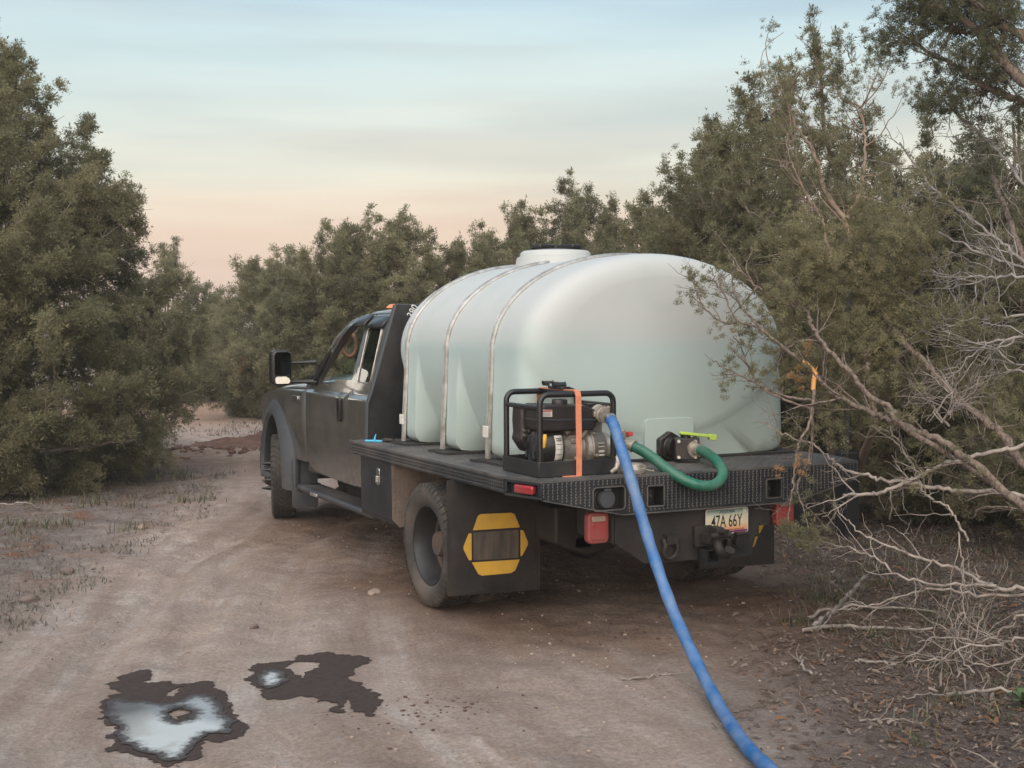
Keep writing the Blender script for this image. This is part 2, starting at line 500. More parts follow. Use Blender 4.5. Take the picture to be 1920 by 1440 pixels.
FOL = {}
def foliage_mat(name, a, b, dry, inst=False):
    m = bpy.data.materials.new(name); m.use_nodes = True
    N, L = m.node_tree.nodes, m.node_tree.links
    B = N['Principled BSDF']; out = N['Material Output']
    at = N.new('ShaderNodeAttribute'); at.attribute_name = 'tint'
    if inst: at.attribute_type = 'INSTANCER'
    else: FOL[m] = (name, a, b, dry)
    s = N.new('ShaderNodeSeparateColor'); L.new(at.outputs['Color'], s.inputs[0])
    c = mix_rgb(N, L, s.outputs[0], a, b)
    hs = N.new('ShaderNodeHueSaturation'); L.new(c, hs.inputs['Color'])
    vr = N.new('ShaderNodeMapRange'); vr.inputs['To Min'].default_value = .62; vr.inputs['To Max'].default_value = 1.38
    L.new(s.outputs[1], vr.inputs['Value']); L.new(vr.outputs[0], hs.inputs['Value'])
    c2 = mix_rgb(N, L, s.outputs[2], hs.outputs[0], dry)
    L.new(c2, B.inputs['Base Color']); B.inputs['Roughness'].default_value = .65; B.inputs['Specular IOR Level'].default_value = .25
    tr = N.new('ShaderNodeBsdfTranslucent'); L.new(c2, tr.inputs[0])
    mx = N.new('ShaderNodeMixShader'); mx.inputs[0].default_value = .45
    L.new(B.outputs[0], mx.inputs[1]); L.new(tr.outputs[0], mx.inputs[2]); L.new(mx.outputs[0], out.inputs[0])
    return m
M['juniper'] = foliage_mat('juniper_green', (.165, .162, .090), (.250, .225, .128), (.27, .16, .085))
M['juniper_far'] = foliage_mat('far_juniper_green', (.190, .190, .108), (.265, .240, .138), (.27, .16, .085))  # paler copy of the juniper green: distance haze put into the colour
M['juniper_dark'] = foliage_mat('dark_juniper_green', (.115, .122, .075), (.165, .158, .092), (.27, .16, .085))  # darker copy of the juniper green: shaded, backlit look put into the colour
M['dry'] = foliage_mat('dry_juniper', (.46, .28, .14), (.40, .24, .12), (.38, .22, .11))
M['bark'] = mat('shaggy_bark', (.20, .152, .122), .9, 0, col2=(.062, .049, .042), nscale=34, bump=1.0, bscale=55, stretch=(1.6, 1.6, .8))
M['deadwood'] = mat('pale_dead_wood', (.30, .255, .22), .85, 0, col2=(.15, .125, .11), nscale=16, bump=.3, bscale=60)
M['greywood'] = mat('weathered_grey_wood', (.27, .245, .23), .85, 0, col2=(.13, .118, .11), nscale=16, bump=.3, bscale=60)
M['twig'] = mat('juniper_twig', (.27, .22, .185), .9, 0, col2=(.17, .135, .115), nscale=9)
M['splinter'] = mat('fresh_split_wood', (.66, .32, .10), .7, 0, col2=(.50, .23, .07), nscale=14, stretch=(1, 1, .3))
M['rock'] = mat('dusty_red_rock', (.17, .12, .10), .9, 0, col2=(.09, .07, .065), nscale=7, bump=.7, bscale=20)
M['rock_pale'] = mat('pale_dusty_rock', (.30, .225, .18), .9, 0, col2=(.24, .185, .15), nscale=7, bump=.7, bscale=20)
M['clay'] = mat('red_clay', (.115, .058, .040), .95, 0, col2=(.06, .032, .024), nscale=9, bump=1.0, bscale=24)

# ------------------------------------------------------------------ surveyed positions (metres)
WET_A = [(-3.163, -0.718), (-3.091, -0.706), (-2.993, -0.714), (-3.008, -0.856), (-3.057, -0.947), (-2.99, -0.935), (-2.943, -0.934), (-2.903, -1.011), (-2.844, -1.026), (-2.806, -1.03), (-2.749, -1.075), (-2.759, -1.207), (-2.735, -1.336), (-2.748, -1.498), (-2.786, -1.612), (-2.77, -1.724), (-2.781, -1.867), (-2.846, -1.975), (-2.927, -2.005), (-2.954, -1.976), (-2.972, -1.933), (-3.01, -2.003), (-3.028, -2.102), (-3.054, -2.163), (-3.099, -2.13), (-3.136, -2.193), (-3.181, -2.165), (-3.221, -2.108), (-3.236, -2.049), (-3.286, -1.97), (-3.333, -1.903), (-3.373, -1.85), (-3.339, -1.812), (-3.332, -1.725), (-3.295, -1.65), (-3.284, -1.554), (-3.332, -1.51), (-3.341, -1.404), (-3.321, -1.31), (-3.291, -1.191), (-3.259, -1.066), (-3.222, -0.908)]
HOLE_A = [(-3.03, -1.473), (-2.984, -1.457), (-2.961, -1.522), (-2.993, -1.609), (-3.031, -1.589), (-3.035, -1.536)]
SLIT_A = [(-3.008, -1.201), (-2.973, -1.132), (-2.927, -1.075), (-2.882, -1.059), (-2.928, -1.155), (-2.979, -1.227)]
WATER_A = [(-3.267, -1.175), (-3.199, -1.154), (-3.12, -1.251), (-3.047, -1.33), (-2.966, -1.33), (-2.905, -1.249), (-2.831, -1.258), (-2.795, -1.334), (-2.803, -1.497), (-2.815, -1.675), (-2.832, -1.791), (-2.872, -1.915), (-2.95, -1.863), (-3.0, -1.941), (-3.061, -2.043), (-3.094, -2.122), (-3.125, -2.137), (-3.187, -2.095), (-3.21, -2.009), (-3.242, -1.972), (-3.309, -1.828), (-3.305, -1.716), (-3.276, -1.588), (-3.306, -1.498), (-3.309, -1.369)]
WATER_A_HOLE = [(-3.049, -1.477), (-3.016, -1.436), (-2.972, -1.432), (-2.946, -1.517), (-2.979, -1.628), (-3.028, -1.641), (-3.059, -1.587)]
WET_B = [(-2.536, -0.944), (-2.475, -0.839), (-2.389, -0.832), (-2.34, -0.84), (-2.242, -0.801), (-2.149, -0.787), (-2.037, -0.798), (-1.943, -0.92), (-1.902, -1.031), (-1.971, -1.101), (-2.055, -1.193), (-2.118, -1.29), (-2.123, -1.367), (-2.088, -1.432), (-2.079, -1.558), (-2.107, -1.689), (-2.113, -1.77), (-2.173, -1.848), (-2.221, -1.981), (-2.258, -1.967), (-2.249, -1.889), (-2.278, -1.794), (-2.239, -1.705), (-2.25, -1.644), (-2.288, -1.735), (-2.323, -1.85), (-2.356, -1.847), (-2.356, -1.754), (-2.332, -1.657), (-2.386, -1.63), (-2.397, -1.539), (-2.43, -1.494), (-2.513, -1.513), (-2.549, -1.475), (-2.599, -1.392), (-2.552, -1.314), (-2.579, -1.239), (-2.593, -1.186), (-2.569, -1.057)]
HOLE_B = [(-2.324, -0.935), (-2.284, -0.886), (-2.162, -0.967), (-2.19, -1.056), (-2.251, -1.091), (-2.323, -1.216), (-2.351, -1.202), (-2.339, -1.046)]
WATER_B = [(-2.522, -1.066), (-2.47, -0.978), (-2.404, -1.012), (-2.4, -1.129), (-2.422, -1.244), (-2.476, -1.298), (-2.538, -1.321), (-2.563, -1.254)]
TRACK_LEFT = [(-4.17, -1.685), (-3.67, -0.081), (-3.202, 1.217), (-2.692, 2.393), (-2.002, 3.696), (-1.421, 4.832), (-0.948, 6.161), (-0.292, 8.486), (0.257, 10.575)]
TRACK_RIGHT = [(-1.04, -3.665), (-0.763, -3.149), (-0.404, -2.48), (-0.038, -1.902), (0.452, -1.343), (1.004, -0.803), (1.464, -0.461)]
BIG_LIMBS = [([(1.443, -2.916, 0.364), (1.334, -2.74, 0.791), (1.214, -2.568, 1.027), (1.146, -2.424, 1.225), (1.083, -2.286, 1.329), (1.076, -2.177, 1.415), (1.06, -2.063, 1.518), (1.004, -1.927, 1.661), (0.996, -1.816, 1.768), (0.976, -1.698, 1.899), (0.931, -1.568, 2.034), (0.912, -1.45, 2.191)], 0.055, 0.016), ([(1.307, -2.959, 0.386), (1.125, -2.783, 0.729), (0.887, -2.582, 1.018), (0.789, -2.457, 1.143), (0.63, -2.304, 1.236), (0.557, -2.196, 1.289), (0.467, -2.078, 1.351), (0.416, -1.98, 1.412), (0.381, -1.889, 1.503)], 0.05, 0.015), ([(0.557, -2.379, 1.244), (0.565, -2.294, 1.317), (0.503, -2.173, 1.403), (0.433, -2.044, 1.564), (0.384, -1.928, 1.687), (0.386, -1.837, 1.795), (0.412, -1.761, 1.864), (0.383, -1.659, 1.893), (0.352, -1.555, 1.938), (0.293, -1.435, 2.024), (0.274, -1.335, 2.105), (0.266, -1.241, 2.194)], 0.03, 0.006), ([(1.646, -2.792, 0.377), (1.647, -2.514, 1.094), (1.713, -2.273, 1.679), (1.788, -2.041, 2.177), (1.896, -1.837, 2.448), (1.991, -1.626, 2.702)], 0.05, 0.02)]
BROKEN_WOOD = [([(0.299, -1.867, 1.579), (0.334, -1.874, 1.559), (0.374, -1.885, 1.517)], 0.012, 0.016), ([(0.379, -1.888, 1.517), (0.363, -1.893, 1.465), (0.353, -1.902, 1.419)], 0.016, 0.013)]
GREEN_TWIGS = [([(0.299, -1.867, 1.579), (0.228, -1.756, 1.676), (0.159, -1.645, 1.791), (0.134, -1.557, 1.873), (0.137, -1.483, 1.965), (0.162, -1.419, 2.065)], 0.012, 0.004), ([(0.198, -1.619, 1.762), (0.124, -1.536, 1.798), (0.107, -1.479, 1.868), (0.103, -1.429, 1.954), (0.085, -1.372, 2.017), (0.091, -1.327, 2.08)], 0.007, 0.003), ([(0.12, -1.522, 1.792), (0.076, -1.456, 1.793), (0.025, -1.383, 1.855), (0.006, -1.326, 1.926), (0.006, -1.278, 1.995), (0.02, -1.237, 2.071)], 0.006, 0.003), ([(0.347, -1.901, 1.366), (0.27, -1.802, 1.379), (0.199, -1.705, 1.421), (0.128, -1.606, 1.478), (0.055, -1.507, 1.537), (0.02, -1.427, 1.581)], 0.009, 0.003), ([(0.359, -1.887, 1.313), (0.253, -1.776, 1.369), (0.181, -1.682, 1.426), (0.148, -1.604, 1.538), (0.141, -1.539, 1.657), (0.132, -1.476, 1.717)], 0.008, 0.003), ([(0.342, -1.919, 1.42), (0.315, -1.942, 1.34), (0.27, -1.958, 1.227), (0.196, -1.961, 1.115), (0.161, -1.982, 1.004), (0.132, -2.005, 0.908), (0.092, -2.024, 0.813), (0.065, -2.048, 0.719)], 0.01, 0.003), ([(0.335, -1.919, 1.339), (0.298, -1.956, 1.139), (0.236, -1.979, 1.0), (0.168, -1.996, 0.919), (0.163, -2.046, 0.811), (0.161, -2.097, 0.704)], 0.008, 0.003), ([(0.399, -1.889, 1.687), (0.329, -1.817, 1.687), (0.27, -1.754, 1.628), (0.25, -1.711, 1.539)], 0.008, 0.003), ([(0.373, -1.529, 1.939), (0.312, -1.46, 1.977), (0.281, -1.401, 2.117), (0.332, -1.385, 2.212)], 0.006, 0.003)]
BARE_LIMBS = [([(1.45, -2.77, 1.18), (1.183, -2.627, 1.138), (1.041, -2.545, 1.11), (0.863, -2.447, 1.06), (0.79, -2.399, 1.031), (0.709, -2.349, 0.976), (0.648, -2.308, 0.942), (0.538, -2.244, 0.893), (0.452, -2.19, 0.872), (0.363, -2.133, 0.871)], 0.022, 0.009), ([(1.38, -2.864, 0.804), (1.099, -2.669, 0.882), (0.837, -2.487, 0.905), (0.732, -2.383, 0.919), (0.661, -2.295, 0.945), (0.562, -2.194, 0.946), (0.521, -2.121, 0.969), (0.494, -2.056, 0.973), (0.446, -1.978, 1.02), (0.45, -1.927, 1.051), (0.4, -1.848, 1.114), (0.376, -1.784, 1.128), (0.284, -1.684, 1.181), (0.199, -1.587, 1.253)], 0.024, 0.003), ([(0.797, -2.582, 0.656), (0.786, -2.524, 0.746), (0.768, -2.464, 0.817), (0.719, -2.389, 0.867), (0.709, -2.334, 0.932), (0.705, -2.28, 1.024), (0.693, -2.221, 1.114), (0.67, -2.157, 1.225)], 0.012, 0.004), ([(1.197, -3.014, 0.435), (0.938, -2.815, 0.444), (0.865, -2.71, 0.432), (0.759, -2.584, 0.502), (0.66, -2.463, 0.54), (0.557, -2.34, 0.593), (0.47, -2.225, 0.645), (0.421, -2.127, 0.712), (0.389, -2.038, 0.798)], 0.024, 0.003), ([(0.806, -2.763, 0.456), (0.602, -2.562, 0.449), (0.485, -2.402, 0.484), (0.449, -2.28, 0.551), (0.412, -2.16, 0.58), (0.346, -2.026, 0.593)], 0.015, 0.003), ([(1.197, -3.014, 0.435), (0.955, -2.802, 0.408), (0.804, -2.635, 0.383), (0.684, -2.482, 0.401), (0.605, -2.352, 0.348), (0.473, -2.197, 0.277), (0.394, -2.066, 0.236)], 0.018, 0.003), ([(1.135, -3.091, 0.508), (0.852, -2.892, 0.336), (0.84, -2.822, 0.272), (0.777, -2.729, 0.177), (0.642, -2.594, 0.174), (0.556, -2.487, 0.138)], 0.014, 0.003), ([(1.043, -3.166, 0.323), (0.768, -2.966, 0.243), (0.696, -2.866, 0.189), (0.608, -2.756, 0.174), (0.528, -2.653, 0.098), (0.427, -2.538, 0.063)], 0.015, 0.003), ([(0.677, -2.631, 0.722), (0.676, -2.655, 0.582), (0.664, -2.676, 0.423), (0.658, -2.697, 0.287)], 0.008, 0.003), ([(0.695, -2.728, 0.019), (0.663, -2.653, 0.114), (0.687, -2.604, 0.212), (0.691, -2.546, 0.302)], 0.01, 0.003), ([(0.67, -2.713, 0.094), (0.747, -2.691, 0.183), (0.826, -2.668, 0.323)], 0.006, 0.002), ([(1.929, -2.411, 1.979), (1.645, -2.178, 2.044), (1.546, -2.039, 2.055), (1.442, -1.898, 2.047), (1.363, -1.768, 2.089), (1.324, -1.658, 2.109)], 0.02, 0.004), ([(1.753, -2.551, 1.913), (1.472, -2.331, 1.828), (1.373, -2.199, 1.806), (1.269, -2.066, 1.766), (1.196, -1.945, 1.785)], 0.018, 0.004), ([(1.661, -2.627, 1.68), (1.408, -2.389, 1.705), (1.25, -2.201, 1.667), (1.221, -2.073, 1.711), (1.204, -1.95, 1.77)], 0.018, 0.004), ([(1.86, -2.248, 2.349), (1.789, -2.033, 2.613), (1.791, -1.857, 2.813), (1.77, -1.671, 2.976), (1.742, -1.482, 3.157)], 0.02, 0.005), ([(1.851, -2.263, 1.922), (1.762, -2.075, 2.143), (1.731, -1.919, 2.277), (1.641, -1.733, 2.448), (1.543, -1.54, 2.656), (1.481, -1.363, 2.913)], 0.022, 0.005), ([(1.826, -2.245, 2.044), (1.711, -2.044, 2.128), (1.596, -1.843, 2.225), (1.514, -1.658, 2.331), (1.414, -1.467, 2.374)], 0.018, 0.004), ([(1.183, -2.077, 1.2), (1.129, -1.989, 1.318), (1.1, -1.915, 1.407), (1.083, -1.847, 1.482), (1.051, -1.775, 1.505)], 0.012, 0.005), ([(1.143, -2.056, 1.23), (1.128, -1.968, 1.362), (1.111, -1.882, 1.436), (1.098, -1.799, 1.486)], 0.01, 0.004), ([(0.915, -2.278, 1.244), (0.943, -2.326, 1.312), (0.932, -2.354, 1.385), (0.881, -2.365, 1.416)], 0.011, 0.006), ([(1.83, -2.499, 1.441), (1.551, -2.268, 1.5), (1.482, -2.142, 1.558), (1.412, -2.01, 1.741), (1.396, -1.903, 1.928), (1.321, -1.768, 2.119)], 0.014, 0.003), ([(1.657, -2.633, 1.508), (1.363, -2.43, 1.551), (1.223, -2.3, 1.653), (1.128, -2.202, 1.535), (1.084, -2.131, 1.386)], 0.012, 0.003), ([(0.994, -3.149, 0.169), (0.845, -2.964, 0.156), (0.783, -2.825, 0.078), (0.669, -2.658, 0.065), (0.599, -2.511, 0.08)], 0.012, 0.003)]
HIGH_LIMBS = [([(2.036, -2.56, 2.33), (1.803, -2.322, 2.88), (1.664, -2.145, 3.16), (1.592, -2.005, 3.341), (1.569, -1.891, 3.486), (1.518, -1.764, 3.611), (1.442, -1.627, 3.688), (1.393, -1.503, 3.776)], 0.05, 0.01), ([(1.925, -2.362, 3.002), (1.672, -2.134, 3.404), (1.606, -2.012, 3.502), (1.577, -1.909, 3.615), (1.527, -1.794, 3.751)], 0.035, 0.012), ([(2.008, -2.299, 2.837), (1.798, -2.105, 3.035), (1.673, -1.959, 3.133), (1.591, -1.834, 3.229), (1.555, -1.732, 3.321), (1.516, -1.63, 3.388), (1.485, -1.531, 3.469), (1.461, -1.436, 3.536)], 0.028, 0.005), ([(1.614, -1.849, 3.5), (1.56, -1.766, 3.506), (1.515, -1.684, 3.589), (1.482, -1.61, 3.634), (1.432, -1.531, 3.582)], 0.012, 0.004), ([(1.626, -1.974, 3.351), (1.663, -1.911, 3.491), (1.748, -1.872, 3.633), (1.748, -1.79, 3.778)], 0.014, 0.005), ([(1.739, -2.156, 3.022), (1.712, -2.028, 3.087), (1.654, -1.885, 3.154), (1.59, -1.742, 3.142), (1.553, -1.61, 3.169)], 0.012, 0.004)]
PALE_STEMS = [([(2.719, 0.167, 0.991), (2.678, 0.282, 1.998), (2.66, 0.357, 2.367), (2.631, 0.431, 2.624), (2.528, 0.54, 2.855), (2.487, 0.623, 3.16), (2.416, 0.715, 3.351), (2.334, 0.816, 3.605)], 0.05, 0.012), ([(2.627, 0.402, 2.634), (2.765, 0.399, 2.851), (2.833, 0.433, 3.113), (2.88, 0.475, 3.305), (2.894, 0.535, 3.559)], 0.028, 0.01), ([(2.516, 0.439, 2.254), (2.465, 0.51, 2.638), (2.398, 0.578, 2.798), (2.306, 0.664, 3.057), (2.281, 0.713, 3.244)], 0.022, 0.008)]
TANK_SPRAYS = [(0.021, -1.235, 2.105), (0.011, -1.234, 2.027), (0.022, -1.266, 1.949), (-0.014, -1.226, 1.935), (0.076, -1.321, 2.056), (0.039, -1.311, 1.887), (0.105, -1.334, 2.092), (0.09, -1.508, 1.778), (0.155, -1.544, 1.702), (0.183, -1.557, 1.732), (0.128, -1.532, 1.687), (0.089, -1.519, 1.537), (0.058, -1.502, 1.567), (0.187, -1.625, 1.508), (0.242, -1.65, 1.552), (0.235, -1.706, 1.494), (0.133, -1.6, 1.472), (0.317, -1.504, 1.899), (0.288, -1.493, 1.808), (0.309, -1.563, 1.747), (0.303, -1.619, 1.686), (0.36, -1.641, 1.806), (0.445, -1.675, 1.971), (0.347, -1.514, 1.991), (0.068, -1.514, 1.438), (0.311, -1.561, 1.807), (0.315, -1.627, 1.626), (0.345, -1.637, 1.746), (0.339, -1.572, 1.868), (0.395, -1.597, 1.928), (0.384, -1.659, 1.686), (0.308, -1.684, 1.537), (0.249, -1.593, 1.656), (0.29, -1.489, 1.93), (0.236, -1.462, 1.93), (0.21, -1.445, 2.022), (0.287, -1.733, 1.449), (0.13, -1.35, 2.009), (0.037, -1.271, 1.996)]
LOW_SPRAYS = [(0.07, -2.051, 0.705), (0.12, -2.078, 0.676), (0.17, -2.103, 0.676), (0.221, -2.128, 0.662), (0.132, -2.085, 0.634), (0.197, -2.114, 0.718), (0.045, -2.038, 0.719), (0.359, -2.005, 1.169), (0.373, -2.01, 1.227), (0.158, -2.03, 0.895)]
DRY_SPRAYS = [(0.058, -1.977, 0.986), (0.156, -2.022, 1.042), (0.165, -2.029, 0.994), (0.269, -1.834, 1.497), (0.29, -1.844, 1.512), (0.351, -1.867, 1.643)]
LIMB_SPRAYS = [(0.619, -1.632, 2.145), (0.808, -1.692, 1.986), (0.833, -1.861, 2.023), (1.014, -1.878, 1.785), (1.321, -1.715, 1.894), (0.948, -1.664, 1.683), (0.859, -1.436, 1.785), (0.514, -1.601, 2.091), (1.195, -1.893, 1.748), (1.124, -1.804, 2.22), (0.851, -1.842, 2.311), (0.802, -1.724, 1.542), (0.885, -1.502, 1.195), (1.142, -1.704, 1.336), (1.588, -2.118, 1.343), (1.301, -1.997, 1.659), (1.359, -1.954, 1.529), (1.374, -1.805, 1.834), (0.567, -1.744, 1.925), (0.433, -1.644, 2.089), (0.871, -1.724, 2.192), (0.649, -1.782, 2.213), (1.044, -1.87, 1.997), (1.021, -1.657, 1.803), (0.733, -1.801, 1.728), (1.464, -2.18, 1.158), (1.531, -1.883, 1.415), (0.839, -1.508, 1.587), (1.017, -1.893, 1.517), (0.54, -1.525, 2.199), (0.672, -1.578, 2.371), (0.488, -1.388, 2.247), (1.161, -1.904, 2.36), (1.004, -1.728, 2.4), (1.343, -2.18, 1.751), (1.848, -1.89, 1.64)]
BLUE_HOSE = [(-0.599, -1.33, 1.269), (-0.611, -1.4, 1.224), (-0.619, -1.48, 1.119), (-0.604, -1.57, 0.933), (-0.593, -1.66, 0.742), (-0.594, -1.78, 0.548), (-0.608, -1.96, 0.332), (-0.649, -2.2, 0.159), (-0.794, -2.608, 0.043), (-1.021, -3.106, 0.043), (-1.116, -3.384, 0.043), (-1.21, -3.703, 0.043), (-1.29, -4.03, 0.043)]
GREEN_HOSE = [(-0.378, -1.18, 1.099), (-0.315, -1.28, 1.046), (-0.252, -1.44, 0.949), (-0.164, -1.51, 0.894), (-0.063, -1.53, 0.879), (0.017, -1.51, 0.902), (0.072, -1.46, 0.945), (0.1, -1.36, 0.996), (0.121, -1.22, 1.032), (0.131, -1.13, 1.04)]
LEAN = [(0.634, -1.591, 0.02), (0.7, -1.611, 0.074), (0.692, -1.716, 0.146), (0.682, -1.871, 0.294), (0.675, -1.976, 0.38)]
# ================================================================== GROUND
def interp(pts, y):
    p = np.array(sorted(pts, key=lambda q: q[1])); return np.interp(y, p[:, 1], p[:, 0])

def zones(x, y):
    """weights of pale track, needle litter, red soil"""
    wob = (fbm(x*1.3, y*1.3, 4, 11)-.5)*.9
    fl = interp(TRACK_LEFT, y)-.30; fr = interp(TRACK_RIGHT, y)
    fr = np.where(y > -.3, fr+np.maximum(0, y+.3)*.12, fr)
    left = 1/(1+np.exp(-(x-fl+wob)*4.5)); right = 1/(1+np.exp((x-fr+wob)*5.5))
    track = left*right
    litter = 1/(1+np.exp(-(x-fr+wob)*5.0))
    under = np.exp(-((x-.1)/1.6)**4-((y-1.6)/3.4)**4)          # churned red soil along the truck
    red = np.clip(under*1.35+np.exp(-((y-9.5)/2.6)**2)*.75*(x < 3), 0, 1)
    red = np.clip(red*(.45+1.0*fbm(x*1.1+3, y*1.1, 4, 5)), 0, 1)
    sand = np.exp(-((y-21-.0*x)/5.5)**4)*(x < 9)*(x > -6)
    return track, litter, red, sand

PUD = [(-3.15, -1.45), (-2.3, -1.3)]
def ground_z(x, y):
    x = np.asarray(x, float); y = np.asarray(y, float)
    tr, li, rd, sa = zones(x, y)
    near = np.exp(-((x-0)/14)**4-((y-2)/16)**4)
    z = (fbm(x*.55, y*.55, 3, 21)-.5)*.09
    z = z+(fbm(x*3.2, y*3.2, 4, 31)-.5)*(.034+.030*(1-tr))*near
    z = z+(fbm(x*7, y*7, 4, 41)-.5)*.040*near
    # wheel ruts curving along the track on the left of the truck
    fl = interp(TRACK_LEFT, y)
    u = x-fl
    for c, w, d in ((.55, .13, .05), (.95, .12, .035), (1.45, .16, .035), (2.1, .14, .02)):
        z = z-d*np.exp(-((u-c+(vnoise(y*.8, y*0+c, 9)-.5)*.3)/w)**2)*(y < 7)*(y > -4.5)
    flat = np.zeros_like(z)
    for cx, cy, r in ((-3.15, -1.45, .75), (-2.3, -1.3, .75), (-1.05, 0, .7), (1.05, 0, .7), (-.95, 4.17, .55), (.95, 4.17, .55), (-1.0, -3.2, .45), (-.8, -2.6, .4), (-1.25, -3.9, .5)):
        flat = np.maximum(flat, np.exp(-(((x-cx)/r)**2+((y-cy)/r)**2)**2))
    return z*(1-flat*.97)

def axis_coords(lo, hi, st, far, g=1.16):
    a = list(np.arange(lo, hi+st*.5, st)); s = st; v = a[-1]
    while v < far: s *= g; v += s; a.append(v)
    s = st; v = a[0]
    while v > -far: s *= g; v -= s; a.insert(0, v)
    return np.array(a)
gx = axis_coords(-5.0, 3.2, .030, 600); gy = axis_coords(-4.2, 5.5, .030, 600)
GX, GY = np.meshgrid(gx, gy, indexing='ij')
GZ = ground_z(GX, GY)
nx, ny = GX.shape
ii = (np.arange(nx-1)[:, None]*ny+np.arange(ny-1)[None, :]).ravel()
F = np.stack([ii, ii+ny, ii+ny+1, ii+1], 1)
tr, li, rd, sa = zones(GX.ravel(), GY.ravel())
gmat = bpy.data.materials.new('dirt_ground')
N, L, B = nodes_of(gmat)
tcn = N.new('ShaderNodeTexCoord'); vec = tcn.outputs['Object']
a1 = N.new('ShaderNodeAttribute'); a1.attribute_name = 'zone'
s1 = N.new('ShaderNodeSeparateColor'); L.new(a1.outputs['Color'], s1.inputs[0])
a2 = N.new('ShaderNodeAttribute'); a2.attribute_name = 'sand'
at3 = N.new('ShaderNodeAttribute'); at3.attribute_name = 'along'
n_big = noise(N, L, vec, .9, 5, .62, .38, .64); n_mid = noise(N, L, vec, 4.2, 7, .66, .38, .63); n_fine = noise(N, L, vec, 42, 6, .75, .32, .68)
n_fib = noise(N, L, vec, 95, 4, .7, .35, .65); n_str = noise(N, L, at3.outputs['Vector'], 1.0, 7, .64, .40, .60); n_blot = noise(N, L, vec, 2.0, 6, .7, .52, .66)
track_c = mix_rgb(N, L, n_str, (.60, .53, .49), (.40, .31, .26))
track_c = mix_rgb(N, L, n_big, track_c, (.50, .395, .335))
half = N.new('ShaderNodeMath'); half.operation = 'MULTIPLY'; half.inputs[1].default_value = .55; L.new(n_mid, half.inputs[0])
track_c = mix_rgb(N, L, half.outputs[0], track_c, (.36, .275, .225))
half2 = N.new('ShaderNodeMath'); half2.operation = 'MULTIPLY'; half2.inputs[1].default_value = .5; L.new(n_blot, half2.inputs[0])
track_c = mix_rgb(N, L, half2.outputs[0], track_c, (.37, .315, .29))
verge_c = mix_rgb(N, L, n_mid, (.265, .225, .205), (.17, .135, .118))
verge_c = mix_rgb(N, L, n_blot, verge_c, (.20, .098, .055))
lit_c = mix_rgb(N, L, n_mid, (.165, .135, .125), (.235, .185, .155))
lit_c = mix_rgb(N, L, n_fib, lit_c, (.070, .052, .048))
red_c = mix_rgb(N, L, n_mid, (.225, .138, .092), (.14, .082, .056))
a5 = N.new('ShaderNodeAttribute'); a5.attribute_name = 'rut'
rm = N.new('ShaderNodeMath'); rm.operation = 'MULTIPLY'; rm.inputs[1].default_value = .6; L.new(a5.outputs['Fac'], rm.inputs[0])
track_c = mix_rgb(N, L, rm.outputs[0], track_c, (.24, .172, .135))
c = mix_rgb(N, L, s1.outputs[0], verge_c, track_c)
c = mix_rgb(N, L, s1.outputs[1], c, lit_c)
c = mix_rgb(N, L, s1.outputs[2], c, red_c)
c = mix_rgb(N, L, a2.outputs['Fac'], c, (.38, .25, .18))
fm = N.new('ShaderNodeMapRange'); fm.inputs['To Min'].default_value = .68; fm.inputs['To Max'].default_value = 1.18; L.new(n_fine, fm.inputs['Value'])
c = mix_rgb(N, L, 1.0, c, fm.outputs[0], 'MULTIPLY')
L.new(c, B.inputs['Base Color']); B.inputs['Roughness'].default_value = .95; B.inputs['Specular IOR Level'].default_value = .15
tb = N.new('ShaderNodeTexNoise'); tb.inputs['Scale'].default_value = 17; tb.inputs['Detail'].default_value = 9; tb.inputs['Roughness'].default_value = .74
L.new(vec, tb.inputs['Vector'])
bb = N.new('ShaderNodeBump'); bb.inputs['Strength'].default_value = 1.0; bb.inputs['Distance'].default_value = .05
L.new(tb.outputs['Fac'], bb.inputs['Height']); L.new(bb.outputs[0], B.inputs['Normal'])
sa = np.clip(sa, 0, 1)
u_ = GX.ravel()-interp(TRACK_LEFT, GY.ravel())+(fbm(GX.ravel()*.5, GY.ravel()*.5, 3, 77)-.5)*.5
rut = np.zeros(GX.size)
for c_, w_, a_ in ((.30, .10, .7), (.78, .09, 1.0), (1.22, .12, .55), (1.85, .16, .8), (2.55, .20, .6)): rut = np.maximum(rut, a_*np.exp(-((u_-c_)/w_)**2))
rut = np.clip(rut*(.2+1.4*fbm(GX.ravel()*1.6, GY.ravel()*.8, 4, 99)), 0, 1)*(GY.ravel() < 9)*(GY.ravel() > -5)
ground = mesh_np('ground', np.stack([GX.ravel(), GY.ravel(), GZ.ravel()], 1), F, gmat, None, True,
                 {'zone': np.stack([tr, li, np.clip(rd*.9, 0, 1)], 1), 'sand': np.stack([sa, sa, sa], 1),
                  'rut': np.stack([rut]*3, 1), 'along': np.stack([(GX.ravel()-interp(TRACK_LEFT, GY.ravel()))*5.5, GY.ravel()*.42, np.zeros(GX.size)], 1)})
tag(ground, 'dusty dirt clearing with a pale two-rut track beside the truck', 'ground', kind='structure')

